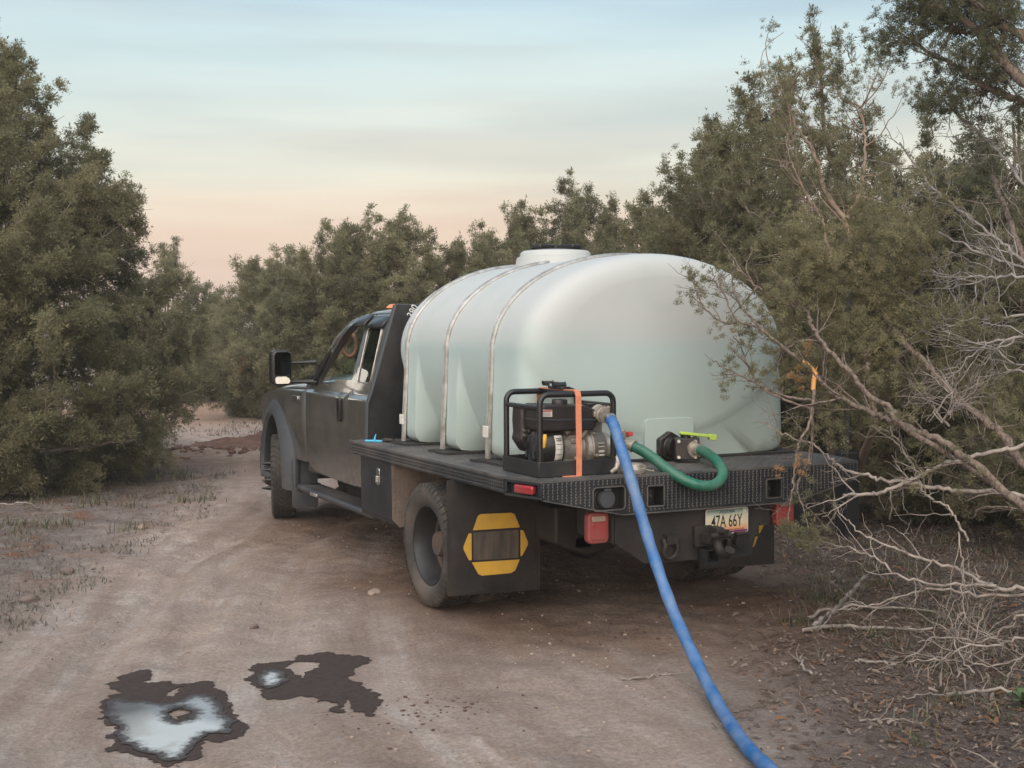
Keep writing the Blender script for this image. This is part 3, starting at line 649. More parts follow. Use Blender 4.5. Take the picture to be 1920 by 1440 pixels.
# ---- wet patches and puddles
def ragged(loop, amp, seed, n=3):
    r = np.random.default_rng(seed); P = [np.array(p) for p in loop]
    for k in range(n):
        Q = []
        for i in range(len(P)):
            a, b = P[i], P[(i+1) % len(P)]; d = b-a
            Q += [a, (a+b)/2+np.array([-d[1], d[0]])*r.normal(0, amp)]
        P = Q
    return [tuple(map(float, p)) for p in P]
mud = bpy.data.materials.new('wet_mud'); N, L, B = nodes_of(mud)
tcn = N.new('ShaderNodeTexCoord'); f = noise(N, L, tcn.outputs['Object'], 30, 6, .7, .3, .7)
L.new(mix_rgb(N, L, f, (.030, .021, .018), (.060, .043, .036)), B.inputs['Base Color']); B.inputs['Roughness'].default_value = .85; B.inputs['Specular IOR Level'].default_value = .25
tb = N.new('ShaderNodeTexNoise'); tb.inputs['Scale'].default_value = 60; tb.inputs['Detail'].default_value = 6; L.new(tcn.outputs['Object'], tb.inputs['Vector'])
bb = N.new('ShaderNodeBump'); bb.inputs['Strength'].default_value = .6; bb.inputs['Distance'].default_value = .01
L.new(tb.outputs['Fac'], bb.inputs['Height']); L.new(bb.outputs[0], B.inputs['Normal'])
wat = bpy.data.materials.new('puddle_water_painted_sky'); N, L, B = nodes_of(wat)
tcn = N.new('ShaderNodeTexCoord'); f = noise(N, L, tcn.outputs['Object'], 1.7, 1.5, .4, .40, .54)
at = N.new('ShaderNodeAttribute'); at.attribute_name = 'depth'
fe = noise(N, L, tcn.outputs['Object'], 34, 5, .65, .25, .75)
ed = N.new('ShaderNodeMath'); ed.operation = 'MULTIPLY_ADD'; ed.inputs[1].default_value = .55; L.new(fe, ed.inputs[0]); L.new(at.outputs['Fac'], ed.inputs[2])
er = N.new('ShaderNodeMapRange'); er.interpolation_type = 'SMOOTHSTEP'; er.inputs['From Min'].default_value = .42; er.inputs['From Max'].default_value = .95; L.new(ed.outputs[0], er.inputs['Value'])
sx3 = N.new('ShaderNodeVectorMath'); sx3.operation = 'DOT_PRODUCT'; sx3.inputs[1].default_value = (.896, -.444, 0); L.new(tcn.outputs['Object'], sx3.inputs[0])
gr = N.new('ShaderNodeMapRange'); gr.inputs['From Min'].default_value = -2.55; gr.inputs['From Max'].default_value = -1.95; gr.inputs['To Min'].default_value = -1.1; gr.inputs['To Max'].default_value = .35; L.new(sx3.outputs['Value'], gr.inputs['Value'])  # puddle paler towards the right: sky reflection put into its base colour
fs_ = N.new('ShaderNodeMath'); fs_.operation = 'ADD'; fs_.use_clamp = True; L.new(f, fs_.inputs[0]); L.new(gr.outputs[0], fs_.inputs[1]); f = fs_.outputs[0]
sky_tone = mix_rgb(N, L, f, (.13, .137, .143), (.40, .41, .40))
L.new(mix_rgb(N, L, er.outputs[0], (.036, .026, .023), sky_tone), B.inputs['Base Color'])
rr = N.new('ShaderNodeMapRange'); rr.inputs['To Min'].default_value = .6; rr.inputs['To Max'].default_value = .07; L.new(er.outputs[0], rr.inputs['Value']); L.new(rr.outputs[0], B.inputs['Roughness'])
B.inputs['IOR'].default_value = 1.5; B.inputs['Specular IOR Level'].default_value = .6
tb = N.new('ShaderNodeTexNoise'); tb.inputs['Scale'].default_value = 14; tb.inputs['Detail'].default_value = 4; L.new(tcn.outputs['Object'], tb.inputs['Vector'])
bb = N.new('ShaderNodeBump'); bb.inputs['Strength'].default_value = .12; bb.inputs['Distance'].default_value = .004
L.new(tb.outputs['Fac'], bb.inputs['Height']); L.new(bb.outputs[0], B.inputs['Normal'])
def wet_sheet(name, outline, holes, m, dz, seed, amp):
    out = ragged(outline, amp, seed, 4 if amp > .15 else 3); hs = [ragged(h, amp, seed+5+i, 2) for i, h in enumerate(holes)]
    V, T, bd = fill2d(out, hs, .022 if name == 'puddle' else .04)
    z = ground_z(V[:, 0], V[:, 1])
    V3 = np.column_stack([V, z+dz])
    rim = np.array([p for lp_ in [out]+hs for p in lp_])
    dist = np.sqrt(((V[:, None, :]-rim[None])**2).sum(-1)).min(1)
    d = np.clip(dist/.10, 0, 1)
    return mesh_np(name, V3, T, m, None, True, {'depth': np.stack([d, d, d], 1)})
o = wet_sheet('wet_patch', WET_A, [HOLE_A, SLIT_A], mud, .005, 1, .21); tag(o, 'larger dark wet stain round the broad grey puddle', 'wet patch', 'wet patches on the track', 'structure')
o = wet_sheet('wet_patch', WET_B, [HOLE_B], mud, .005, 2, .21); tag(o, 'smaller dark wet stain of ragged streaks with a round puddle at its end', 'wet patch', 'wet patches on the track', 'structure')
o = wet_sheet('puddle', WATER_A, [WATER_A_HOLE], wat, .009, 3, .10); tag(o, 'broad grey puddle with a dry islet, nearest the bottom of the picture', 'puddle', 'puddles', 'structure')
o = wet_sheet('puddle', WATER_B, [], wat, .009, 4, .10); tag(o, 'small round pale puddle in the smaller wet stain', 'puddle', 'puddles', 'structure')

# ================================================================== WATER TANK
tank = empty('water_tank', (0, 0, .955))
tag(tank, 'big white elliptical poly water tank strapped on the truck bed', 'water tank')
def troot(o): o.location.z -= .955; return o
TA, TBZ, TCZ, TBOT, TX = .955, .60, 1.63, .972, .075
LEGS = [(.80, 1.02), (.095, .315)]
def leg_w(y):
    if y < -.375: return min(1, (-.375-y)/.05) if y > -.425 else 1.0
    for a, b in LEGS:
        m, h = (a+b)/2, (b-a)/2
        t = abs(y-m)
        if t < h+.05: return 1.0 if t < h else max(0, 1-(t-h)/.05)
    if y > 1.12: return 0
    return 0.0
ys = np.concatenate([[-.889], -.46-.422*np.sin(np.linspace(math.pi/2, 0, 26))[1:], np.arange(-.445, 1.02, .0165), 1.03+.325*np.sin(np.linspace(0, math.pi/2, 16))])
def cap(t, n): return max(0.0, 1-t**n)**(1/n)
NT = 144
th = np.linspace(0, 2*math.pi, NT, endpoint=False)
rings = []
for y in ys:
    t = 0
    if y < -.46: t = (-.46-y)/.429
    if y > 1.03: t = (y-1.03)/.325
    t = min(t, 1.0)
    se = cap(t, 7.5) if y < 0 else cap(t, 3.4)
    se = max(se, .002)
    tb_ = (-.46-y)/.395 if y < -.46 else 0
    sb = cap(min(tb_, 1), 9.0) if y < -.46 else se
    w = leg_w(y)
    cz = 1.58
    ring = []
    for a in th:
        ca, sa_ = math.cos(a), math.sin(a)
        # ellipse seen from (0, cz)
        A, Bz = TA*se, TBZ*se
        dz0 = (cz-TCZ)*se
        aa = (ca/A)**2+(sa_/Bz)**2; bb_ = 2*sa_*dz0/Bz**2; cc = (dz0/Bz)**2-1
        re = (-bb_+math.sqrt(max(0, bb_*bb_-4*aa*cc)))/(2*aa)
        r = re
        if sa_ < 0.25 and sb > .01:
            bx, bzz = (TA+.002+.03*min(1, max(0, -sa_)*1.4))*sb, (cz-TBOT)
            rb = re
            if sa_ < .10:
                n_ = 26
                rb = ((abs(ca)/bx)**n_+(abs(sa_)/bzz)**n_)**(-1/n_)
            rb = max(rb, re)
            r = re+(rb-re)*max(w, .48*(y < 1.10))
        ring.append((TX+r*ca, y, cz+r*sa_))
    rings.append(ring)
V = np.array(rings).reshape(-1, 3)
nr = len(ys); i = np.arange(nr-1)[:, None]*NT; k = np.arange(NT)[None, :]
F = np.stack([i+k, i+(k+1) % NT, i+NT+(k+1) % NT, i+NT+k], -1).reshape(-1, 4)
shell = mesh_np('shell', V, F, M['tank'], tank, True)
shell.data.set_sharp_from_angle(angle=math.radians(50))
troot(shell)
# filler neck and black lid
mb = MB().lathe([(2.14, .30), (2.2, .288), (2.27, .272), (2.275, .252), (2.305, .245), (2.315, .232), (2.315, 0)], (.045, .485, 0), 'z', 56)
troot(mb.build('filler_neck', M['tank'], tank, 40))
mb = MB().lathe([(2.312, .222), (2.322, .218), (2.325, .20), (2.325, 0)], (.045, .485, 0), 'z', 48)
lid = troot(mb.build('lid', M['black_clean'], tank, 40))
for a in range(4):
    q = Matrix.Translation((.045, .485, 0)) @ Matrix.Rotation(math.radians(20+90*a), 4, 'Z')
    MB().box((.05, -.045, 2.324), (.205, .045, 2.356), q).build('lid_grip', M['black_clean'], lid, 30, .008)
# three steel hoops
def hoop(y, tape_z):
    half = [(-.996, TBOT-.012), (-.990, 1.15), (-.978, 1.35), (-.970, 1.52)]
    pts = [(TX+a, z) for a, z in half]
    for a in np.linspace(math.pi, 0, 60):
        pts.append((TX+(TA+.012)*math.cos(a), TCZ+(TBZ+.010)*math.sin(a)))
    pts += [(TX-a, z) for a, z in half[::-1]]
    P = np.array(pts); T = np.gradient(P, axis=0); T /= np.linalg.norm(T, axis=1)[:, None]
    Nn = np.column_stack([-T[:, 1], T[:, 0]])
    sec = [(-.023, -.008), (-.021, .006), (-.011, .010), (-.005, .007), (.005, .007), (.011, .010), (.021, .006), (.023, -.008)]
    vs = []
    for p, n in zip(P, Nn):
        for dy, dn in sec: vs.append((p[0]+n[0]*dn, y+dy, p[1]+n[1]*dn))
    m = len(sec); fs = []
    for a in range(len(P)-1):
        for b in range(m): fs.append((a*m+b, a*m+(b+1) % m, (a+1)*m+(b+1) % m, (a+1)*m+b))
    h = MB().add(vs, fs); h.f = [q[::-1] for q in h.f]
    o = troot(h.build('hoop', M['steel'], tank, 25))
    if tape_z:
        t = MB().box((TX-1.013, y-.033, tape_z-.035), (TX-1.002, y+.033, tape_z+.035)).build('tape', M['tape'], o, 30, .002)
    f = MB().box((TX-1.045, y-.045, .958), (TX-.97, y+.045, .975)).build('foot_plate', M['iron'], o, 30, .003)
for y, tz in ((.985, 1.13), (.28, None), (-.42, 1.14)): hoop(y, tz)
# moulded fitting boss and ball valve
mb = MB().prism(rrect(-.085, .975, .27, 1.215, .03), 'y', -.8895, -.70)
troot(mb.build('fitting_boss', M['tank'], tank, 40, .0015, 2))
va = MB()
hexa = [(.092*math.cos(math.radians(60*k+30)), .092*math.sin(math.radians(60*k+30))) for k in range(6)]
va.prism([(.075+p[0], 1.045+p[1]) for p in hexa], 'y', -.935, -.885)
va.cyl((.075, -.93, 1.045), (.085, -.98, 1.043), .06)
Mv = Matrix.Translation((.112, -1.03, 1.040)) @ Matrix.Rotation(math.radians(-25), 4, 'Z')
va.box((-.07, -.055, -.065), (.07, .055, .065), Mv)
va.box((.055, -.065, -.072), (.075, .065, .072), Mv)
va.cyl((.112, -1.03, 1.09), (.112, -1.03, 1.122), .03)
valve = troot(va.build('ball_valve', M['engine'], tank, 30, .006))
for sx, sz in ((-1, 1), (1, 1), (-1, -1), (1, -1)):
    MB().cyl(tuple(Mv @ Vector((sx*.05, -.05, sz*.048))), tuple(Mv @ Vector((sx*.05, -.066, sz*.048))), .010, n=8).build('bolt', M['chrome'], valve, 30)
hd = MB()
Mh = Matrix.Translation((.105, -1.03, 1.128)) @ Matrix.Rotation(math.radians(-16), 4, 'Z') @ Matrix.Rotation(math.radians(7), 4, 'Y')
hd.box((-.03, -.022, -.006), (.17, .022, .012), Mh); hd.box((.155, -.022, -.02), (.20, .022, .016), Mh)
hd.build('handle', M['lime'], valve, 30, .005)

# rubber mats that the tank feet stand on
def mat_pad(x0, x1, y0, y1, seed, label):
    r = np.random.default_rng(seed); pts = []
    for a, b in (((x0, y0), (x1, y0)), ((x1, y0), (x1, y1)), ((x1, y1), (x0, y1)), ((x0, y1), (x0, y0))):
        for t in np.arange(6)/6: pts.append((a[0]+(b[0]-a[0])*t+r.normal(0, .010), a[1]+(b[1]-a[1])*t+r.normal(0, .010)))
    o = MB().prism(pts, 'z', .9555, .971).build('rubber_mat', M['rubber_mat'], None, 30)
    tag(o, label, 'rubber mat', 'rubber mats under the tank')
mat_pad(-.99, 1.10, .76, 1.06, 1, 'black rubber mat under the tank foot nearest the cab')
mat_pad(-.99, 1.10, .06, .35, 2, 'black rubber mat under the middle tank foot')
mat_pad(-.98, 1.08, -.90, -.36, 3, 'wide black rubber mat under the rear block of the tank')

# ================================================================== TRUCK
truck = empty('flatbed_truck', (0, 0, 0))
tag(truck, 'charcoal flatbed pickup truck with black tread-plate bed, seen from behind', 'truck')
ZB = (.56, .66, .76, .85, 1.0, 1.22, 1.234, 1.246, 1.262, 1.275, 1.40, 1.55, 1.70, 1.80, 1.835, 1.855, 1.875)
def xs(z):
    return float(np.interp(z, [.50, .62, .76, .95, 1.234, 1.246, 1.262, 1.55, 1.78, 1.835, 1.875, 1.91], [.945, .965, .985, 1.0, 1.0, .988, .956, .895, .835, .80, .757, .715]))
def side(name, s, outline, holes=(), thick=.03, m=None, parent=truck, lift=0.0, step=.085, sm=28, taper=False):
    o = sheet(name, outline, holes, lambda y, z: (s*(xs(z)+lift-(.11*max(0, (y-3.75)/1.2)**1.5 if taper else 0)), y, z), (-s*thick, 0, 0), m or M['paint'], parent, step, ZB, sm)
    me = o.data; half = len(me.vertices)//2; nl = []
    def outn(z):
        g_ = (xs(z+.012)-xs(z-.012))/.024; q_ = math.hypot(1, g_); return (s/q_, 0.0, -g_/q_)
    for pl_ in me.polygons:
        if all(i < half for i in pl_.vertices): nl += [outn(me.vertices[i].co.z) for i in pl_.vertices]
        else: nl += [tuple(pl_.normal)]*len(pl_.vertices)
    me.normals_split_custom_set(nl)
    return o
def arc(cy, cz, r, a0, a1, n=14):
    return [(cy+r*math.cos(math.radians(a0+(a1-a0)*k/n)), cz+r*math.sin(math.radians(a0+(a1-a0)*k/n))) for k in range(n+1)]
WY = 4.171
for s in (-1, 1):
    # front wing with wheel arch
    out = [(3.185, .62), (3.185, 1.255), (3.9, 1.235), (4.5, 1.19), (4.86, 1.12), (5.02, .98), (5.04, .72), (4.78, .72)] + arc(WY, .45, .57, 26, 168, 18) + [(3.60, .62)]
    w = side('fender', s, out, thick=.05, taper=True)
    # wheel-arch flare, dusty grey plastic, bulging outward
    fl = MB(); prof = []
    for a in np.linspace(-14, 196, 34):
        ar = math.radians(a); ring = []
        stretch_z = 1.06
        for rr, xx in ((.50, .90), (.505, 1.065), (.53, 1.085), (.60, 1.07), (.665, 1.012), (.67, .97)):
            zz_ = .45+rr*math.sin(ar)*stretch_z
            yy_ = WY+rr*math.cos(ar); ring.append((s*(xx-.032-.085*min(1, max(0, (yy_-3.7)/.95))), yy_, max(zz_, .34)))
        prof.append(ring)
    nn = len(prof[0]); vs = [p for r in prof for p in r]
    fs = [(a*nn+b, a*nn+b+1, (a+1)*nn+b+1, (a+1)*nn+b) for a in range(len(prof)-1) for b in range(nn-1)]
    if s > 0: fs = [q[::-1] for q in fs]
    fl.add(vs, fs); fo = fl.build('wheel_arch_flare', M['plastic'], truck, 40)
    sol = fo.modifiers.new('solid', 'SOLIDIFY'); sol.thickness = .012; sol.offset = -1
    # mud guard hanging behind the front wheel
    sheet('mud_guard', rrect(s*.77 if s > 0 else -1.01, .175, s*.77 if s < 0 else 1.01, .62, .03), [], lambda a, b: (a, 3.50+.14*max(0, b-.45), b), (0, .012, 0), M['plastic'], truck, .08)
    # wheel-house liner
    mb = MB(); n_ = 20; vs = []
    for k in range(n_+1):
        a = math.radians(-5+190*k/n_)
        vs += [(s*.60, WY+.535*math.cos(a), .46+.535*math.sin(a)), (s*.985, WY+.535*math.cos(a), .46+.535*math.sin(a))]
    mb.add(vs, [(2*k, 2*k+1, 2*k+3, 2*k+2) for k in range(n_)])
    mb.build('wheel_liner', M['interior'], truck, 60)
    # chrome wing badge
    mb = MB().prism(rrect(3.30, 1.155, 3.50, 1.195, .012), 'x', s*1.0, s*1.012)
    mb.build('badge', M['chrome'], truck, 30, .003)
    # front door: panel with window opening
    dout = [(3.175, .66), (3.178, 1.262), (3.12, 1.31), (2.93, 1.40), (2.70, 1.62), (2.52, 1.785), (2.40, 1.862), (2.26, 1.898), (2.008, 1.905), (2.006, 1.30), (2.003, 1.0), (2.003, .74), (1.985, .62), (1.95, .545), (2.55, .548), (2.98, .565), (3.10, .60)]
    dh = [(2.075, 1.375), (2.42, 1.368), (2.50, 1.345), (2.60, 1.312), (2.93, 1.318), (2.90, 1.365), (2.68, 1.575), (2.51, 1.735), (2.40, 1.805), (2.28, 1.835), (2.075, 1.838)]
    d = side('front_door', s, dout, [dh], .045)
    if s > 0:
        side('window_glass', s, [(y*.999+.002, z) for y, z in dh], (), .004, M['glass'], d, -.02)
    # door mirror sail & black window trim at the A-post
    hb = MB().prism(rrect(2.10, 1.045, 2.165, 1.235, .02), 'x', s*1.0, s*1.03); hb.build('handle', M['black_clean'], d, 40, .008)
    # small rear door
    rout = [(1.998, .74), (1.998, 1.0), (1.999, 1.30), (2.0, 1.905), (1.56, 1.91), (1.502, 1.895), (1.49, 1.62), (1.49, 1.0), (1.49, .56), (1.94, .548), (1.978, .625)]
    rh = rrect(1.63, 1.365, 1.925, 1.79, .035)
    rd_ = side('rear_door', s, rout, [rh], .045)
    g = side('window_glass', s, rrect(1.625, 1.36, 1.93, 1.795, .035), (), .006, M['glass_dark'], rd_, -.004)
    fr = MB(); P = [(s*(xs(z)+.003), y, z) for y, z in rrect(1.628, 1.363, 1.927, 1.792, .035)]; P.append(P[0]); fr.tube(P, .0055, 6, False)
    fr.build('window_frame', M['steel'], rd_, 60)
    # vent visors
    vv = MB()
    def visor(y0, y1, zt, zb, name, par):
        n = 10; a = []
        for k in range(n+1):
            y = y0+(y1-y0)*k/n; e = min(1, 2.2*min(k, n-k)/n+.25)
            a += [(s*(xs(zt)+.004), y, zt), (s*(xs((zt+zb)/2)+.045*e), y, (zt*.45+zb*.55)), (s*(xs(zb)+.05*e), y, zb)]
        q = MB().add(a, [(3*k+j, 3*k+j+1, 3*k+j+4, 3*k+j+3) for k in range(n) for j in range(2)])
        o = q.build(name, M['black_clean'], par, 60); so = o.modifiers.new('solid', 'SOLIDIFY'); so.thickness = .005
    visor(1.60, 1.96, 1.875, 1.785, 'vent_visor', rd_)
    visor(2.04, 2.33, 1.885, 1.80, 'vent_visor', d)
    # running board on brackets
    rb = MB().prism([(s*.84, .375), (s*1.03, .37), (s*1.055, .395), (s*1.05, .42), (s*.84, .425)], 'y', 1.28, 3.14)
    st = rb.build('running_board', M['plastic'], truck, 30, .012)
    rg = MB()
    for k in range(44): rg.box((min(s*.86, s*1.02), 1.32+k*.04, .424), (max(s*.86, s*1.02), 1.335+k*.04, .430))
    rg.build('grip_ribs', M['lug_dark'], st, 30)
    en = MB().prism([(s*.85, .365), (s*1.04, .36), (s*1.068, .395), (s*1.06, .43), (s*.85, .435)], 'y', 3.14, 3.20); en.build('end_cap', M['rim'], st, 30, .012)
    wp = MB().box((min(s*1.05, s*1.062), 2.62, .382), (max(s*1.05, s*1.060), 2.80, .408)); wp.build('scuff_strip', M['steel'], st, 30, .003)
    for y in (1.9, 2.72): MB().prism([(s*.66, .50), (s*.66, .42), (s*.88, .372), (s*.88, .40), (s*.72, .50)], 'y', y, y+.07).build('step_bracket', M['iron'], st, 30)
    # bulge tow mirror
    mr = MB()
    mo = rrect(min(s*1.335, s*1.165), 1.305, max(s*1.335, s*1.165), 1.605, .045, 6)
    mr.prism(mo, 'y', 2.93, 3.05)
    mi = mr.build('tow_mirror', M['black_clean'], truck, 40, .02, 3)
    for nm_, z0, z1, x0, x1, rd in (('mirror_glass', 1.395, 1.588, 1.318, 1.182, .03), ('convex_glass', 1.322, 1.382, 1.316, 1.184, .022)):
        sheet(nm_, rrect(min(s*x0, s*x1), z0, max(s*x0, s*x1), z1, rd), [], lambda a, b: (a, 2.916-.13*(a-s*1.25)*(-s)*-1 if s < 0 else 2.916+.13*(a-1.25), b), (0, .004, 0), M['mirror'], mi)
    MB().tube([(s*1.17, 2.985, 1.495), (s*1.05, 2.97, 1.497), (s*.95, 2.93, 1.50)], [.013, .016, .026], 10).build('mirror_arm', M['black_clean'], mi, 60)
    MB().tube([(s*1.17, 2.985, 1.335), (s*1.05, 2.97, 1.333), (s*.95, 2.93, 1.33)], [.013, .017, .03], 10).build('mirror_arm', M['black_clean'], mi, 60)
    sl = sheet('mirror_base', [(3.10, 1.30), (2.93, 1.315), (2.70, 1.585), (2.72, 1.63), (2.95, 1.42), (3.11, 1.33)], [], lambda y, z: (s*(xs(z)+.012+.035*math.exp(-((z-1.36)/.09)**2)), y, z), (-s*.03, 0, 0), M['black_clean'], mi, .05, (), 60)
# roof: lofted skin with a slight crown
ry = [1.495, 1.52, 1.60, 1.9, 2.15, 2.3, 2.40, 2.47]
rz = [-.035, -.012, 0, .004, .0, -.018, -.045, -.085]
vs, fs = [], []
nu = 17
for y, dz in zip(ry, rz):
    for k in range(nu):
        u = -1+2*k/(nu-1)
        x = math.copysign(abs(u)**.85, u)*.742
        z = 1.905+.055*(1-abs(u)**3.2)+dz*(1-.6*abs(u)**6)
        if abs(u) == 1: z = 1.898+min(0, dz)
        vs.append((x, y, z))
for a in range(len(ry)-1):
    for b in range(nu-1): fs.append((a*nu+b, a*nu+b+1, (a+1)*nu+b+1, (a+1)*nu+b))
ro = MB().add(vs, fs).build('roof', M['paint'], truck, 60); so = ro.modifiers.new('solid', 'SOLIDIFY'); so.thickness = .03; so.offset = -1
for x in (-.55, -.28, 0, .28, .55):
    l = MB().lathe([(0, .055), (.012, .052), (.03, .03), (.034, 0)], (x, 2.13, 1.952 if abs(x) < .4 else 1.945), 'z', 16)
    q = l.build('roof_marker_lamp', M['amber'], truck, 60)
    for v in q.data.vertices: v.co.y = 2.13+(v.co.y-2.13)*1.5
# windshield, A-posts, cowl, hood, grille
ws = sheet('windshield', [(-.80, 0), (-.66, .78), (.66, .78), (.80, 0)], [], lambda u, v: (u, 3.10-v*.82+.10*(1-(u/.8)**2), 1.315+v*.735), (0, -.006, -.004), M['glass'], truck, .16, (), 60)
for s in (-1, 1):
    MB().tube([(s*.945, 3.20, 1.275), (s*.90, 2.95, 1.44), (s*.84, 2.68, 1.70), (s*.775, 2.46, 1.845), (s*.735, 2.36, 1.875)], [.02, .022, .02, .014, .008], 8).build('windshield_post', M['paint'], truck, 60)
    MB().tube([(s*.90, 3.05, 1.30), (s*.86, 2.86, 1.46), (s*.79, 2.60, 1.70), (s*.74, 2.40, 1.84)], [.013]*4, 8).build('post_trim', M['tan'], truck, 60)
hv, hf = [], []
hy = [3.16, 3.30, 3.8, 4.3, 4.7, 4.92, 5.02]; hz = [1.285, 1.315, 1.305, 1.275, 1.225, 1.165, 1.08]
for y, z in zip(hy, hz):
    for k in range(15):
        u = -1+2*k/14
        zz_ = z+.03*(1-u*u)+(.028 if abs(u) < .55 else 0)-.055*abs(u)**5
        hv.append((u*.90, y, zz_))
for a in range(len(hy)-1):
    for b in range(14): hf.append((a*15+b, a*15+b+1, (a+1)*15+b+1, (a+1)*15+b))
ho = MB().add(hv, hf).build('hood', M['paint'], truck, 60); so = ho.modifiers.new('solid', 'SOLIDIFY'); so.thickness = .02; so.offset = -1
gr = MB().box((-.62, 5.0, .78), (.62, 5.06, 1.09)).build('grille', M['chrome'], truck, 30, .015)
for s in (-1, 1): MB().box((min(s*.63, s*.80), 4.97, .80), (max(s*.63, s*.80), 5.03, 1.05)).build('headlight', M['lens_clear'], truck, 30, .02)
MB().prism([(-.80, .52), (.80, .52), (.80, .76), (-.80, .76)], 'y', 5.0, 5.10).build('front_bumper', M['chrome'], truck, 30, .03)
# cab shell behind and below
sheet('cab_back_panel', [(-.965, .56), (.965, .56), (1.0, .95), (1.0, 1.23), (.955, 1.29), (.82, 1.80), (.76, 1.90), (-.76, 1.90), (-.82, 1.80), (-.955, 1.29), (-1.0, 1.23), (-1.0, .95)], [rrect(-.62, 1.38, .62, 1.78, .05)], lambda a, b: (a, 1.492, b), (0, .03, 0), M['paint'], truck)
MB().prism(rrect(-.64, 1.36, .64, 1.80, .05), 'y', 1.496, 1.500).build('rear_window', M['glass_dark'], truck, 30)
MB().box((-.95, 1.5, .545), (.95, 3.2, .60)).build('cab_floor', M['interior'], truck, 30)
MB().box((-.93, 3.0, .9), (.93, 3.16, 1.30)).build('firewall', M['interior'], truck, 30)
db = MB().prism([(2.62, 1.0), (2.60, 1.22), (2.68, 1.31), (3.0, 1.325), (3.1, 1.28), (3.1, 1.0)], 'x', -.90, .90).build('dashboard', M['interior'], truck, 30, .03)
for sx in (-.48, .48):
    stt = MB().prism([(1.98, .60), (2.52, .60), (2.54, .92), (2.48, .97), (2.12, .95), (1.99, 1.50), (1.90, 1.50), (1.95, .9)], 'x', sx-.25, sx+.25).build('seat', M['interior'], truck, 40, .04, 3)
    MB().prism(rrect(sx-.14, 1.53, sx+.14, 1.70, .05), 'y', 1.88, 1.97).build('headrest', M['interior'], stt, 40, .03)
sw = MB(); P = [(-.45+.19*math.cos(a), 2.52+.19*math.sin(a)*.45, 1.22+.19*math.sin(a)*.88) for a in np.linspace(0, 2*math.pi, 33)]
sw.tube(P, .016, 8, False); sw.tube([(-.45, 2.75, 1.10), (-.45, 2.54, 1.215)], [.03, .035], 10); sw.box((-.62, 2.50, 1.205), (-.28, 2.53, 1.235))
sw.build('steering_wheel', M['tan'], truck, 60)
gh = MB(); P = [(-.70+.055*math.cos(a), 2.79-.02*math.cos(a), 1.645+.098*math.sin(a)) for a in np.linspace(0, 2*math.pi, 29)]
gh.tube(P, .019, 8, False); gh.build('grab_handle', M['tan'], truck, 60)

# ---- flatbed
DZ = .955
deckp = [(-1.167, 1.46), (-1.167, -1.155), (-1.09, -1.447), (1.09, -1.447), (1.167, -1.155), (1.167, 1.46)]
deck = MB().prism(deckp, 'z', DZ-.012, DZ).build('deck', M['deck'], truck, 30)
def lugs(name, parent, m, O, U, Vd, Nd, nu_, nv_, pu, pv, Ln, W, H, keep=None, horiz=False, wave=False):
    O, U, Vd, Nd = map(lambda a: np.array(a, float), (O, U, Vd, Nd))
    a, b = np.meshgrid(np.arange(nu_), np.arange(nv_), indexing='ij')
    a = a.ravel(); b = b.ravel()
    uu = (a+.5)*pu; vv_ = (b+.5)*pv
    if keep is not None:
        ok = keep(uu, vv_); a, b, uu, vv_ = a[ok], b[ok], uu[ok], vv_[ok]
    sg = np.where((a+b) % 2 == 0, 1, -1)
    ang = math.radians(45) if not horiz else math.radians(60)
    if wave: sg = np.where(b % 2 == 0, 1, -1); ang = math.radians(66)
    d = np.stack([np.cos(ang)*np.ones_like(sg, float), np.sin(ang)*sg], 1); e = np.stack([-d[:, 1], d[:, 0]], 1)
    def P(du, dv, h): return O+np.outer(uu+du, U)+np.outer(vv_+dv, Vd)+h*Nd
    q = [P(d[:, 0]*Ln/2, d[:, 1]*Ln/2, 0), P(e[:, 0]*W/2, e[:, 1]*W/2, 0), P(-d[:, 0]*Ln/2, -d[:, 1]*Ln/2, 0), P(-e[:, 0]*W/2, -e[:, 1]*W/2, 0),
         P(d[:, 0]*Ln*.25, d[:, 1]*Ln*.25, H), P(-d[:, 0]*Ln*.25, -d[:, 1]*Ln*.25, H)]
    n = len(uu); V = np.stack(q, 1).reshape(-1, 3); base = np.arange(n)[:, None]*6
    tri = np.array([(0, 1, 4), (1, 2, 5), (1, 5, 4), (2, 3, 5), (3, 0, 4), (3, 4, 5)])
    F = (base[:, :, None]+tri[None]).reshape(-1, 3)
    if np.dot(np.cross(U, Vd), Nd) < 0: F = F[:, ::-1]
    o = mesh_np(name, V, F, m, parent); o['kind'] = 'stuff'; return o
def inset_deck(u, v):
    y = v-1.447; lim = np.where(y < -1.155, 1.09+(y+1.447)/.292*.077, 1.167)-.025
    return np.abs(u-1.167) < lim
lugs('tread_plate_lugs', deck, M['lug'], (-1.167, -1.447, DZ), (1, 0, 0), (0, 1, 0), (0, 0, 1), 58, 70, .0402, .0405, .034, .010, .0032, inset_deck)
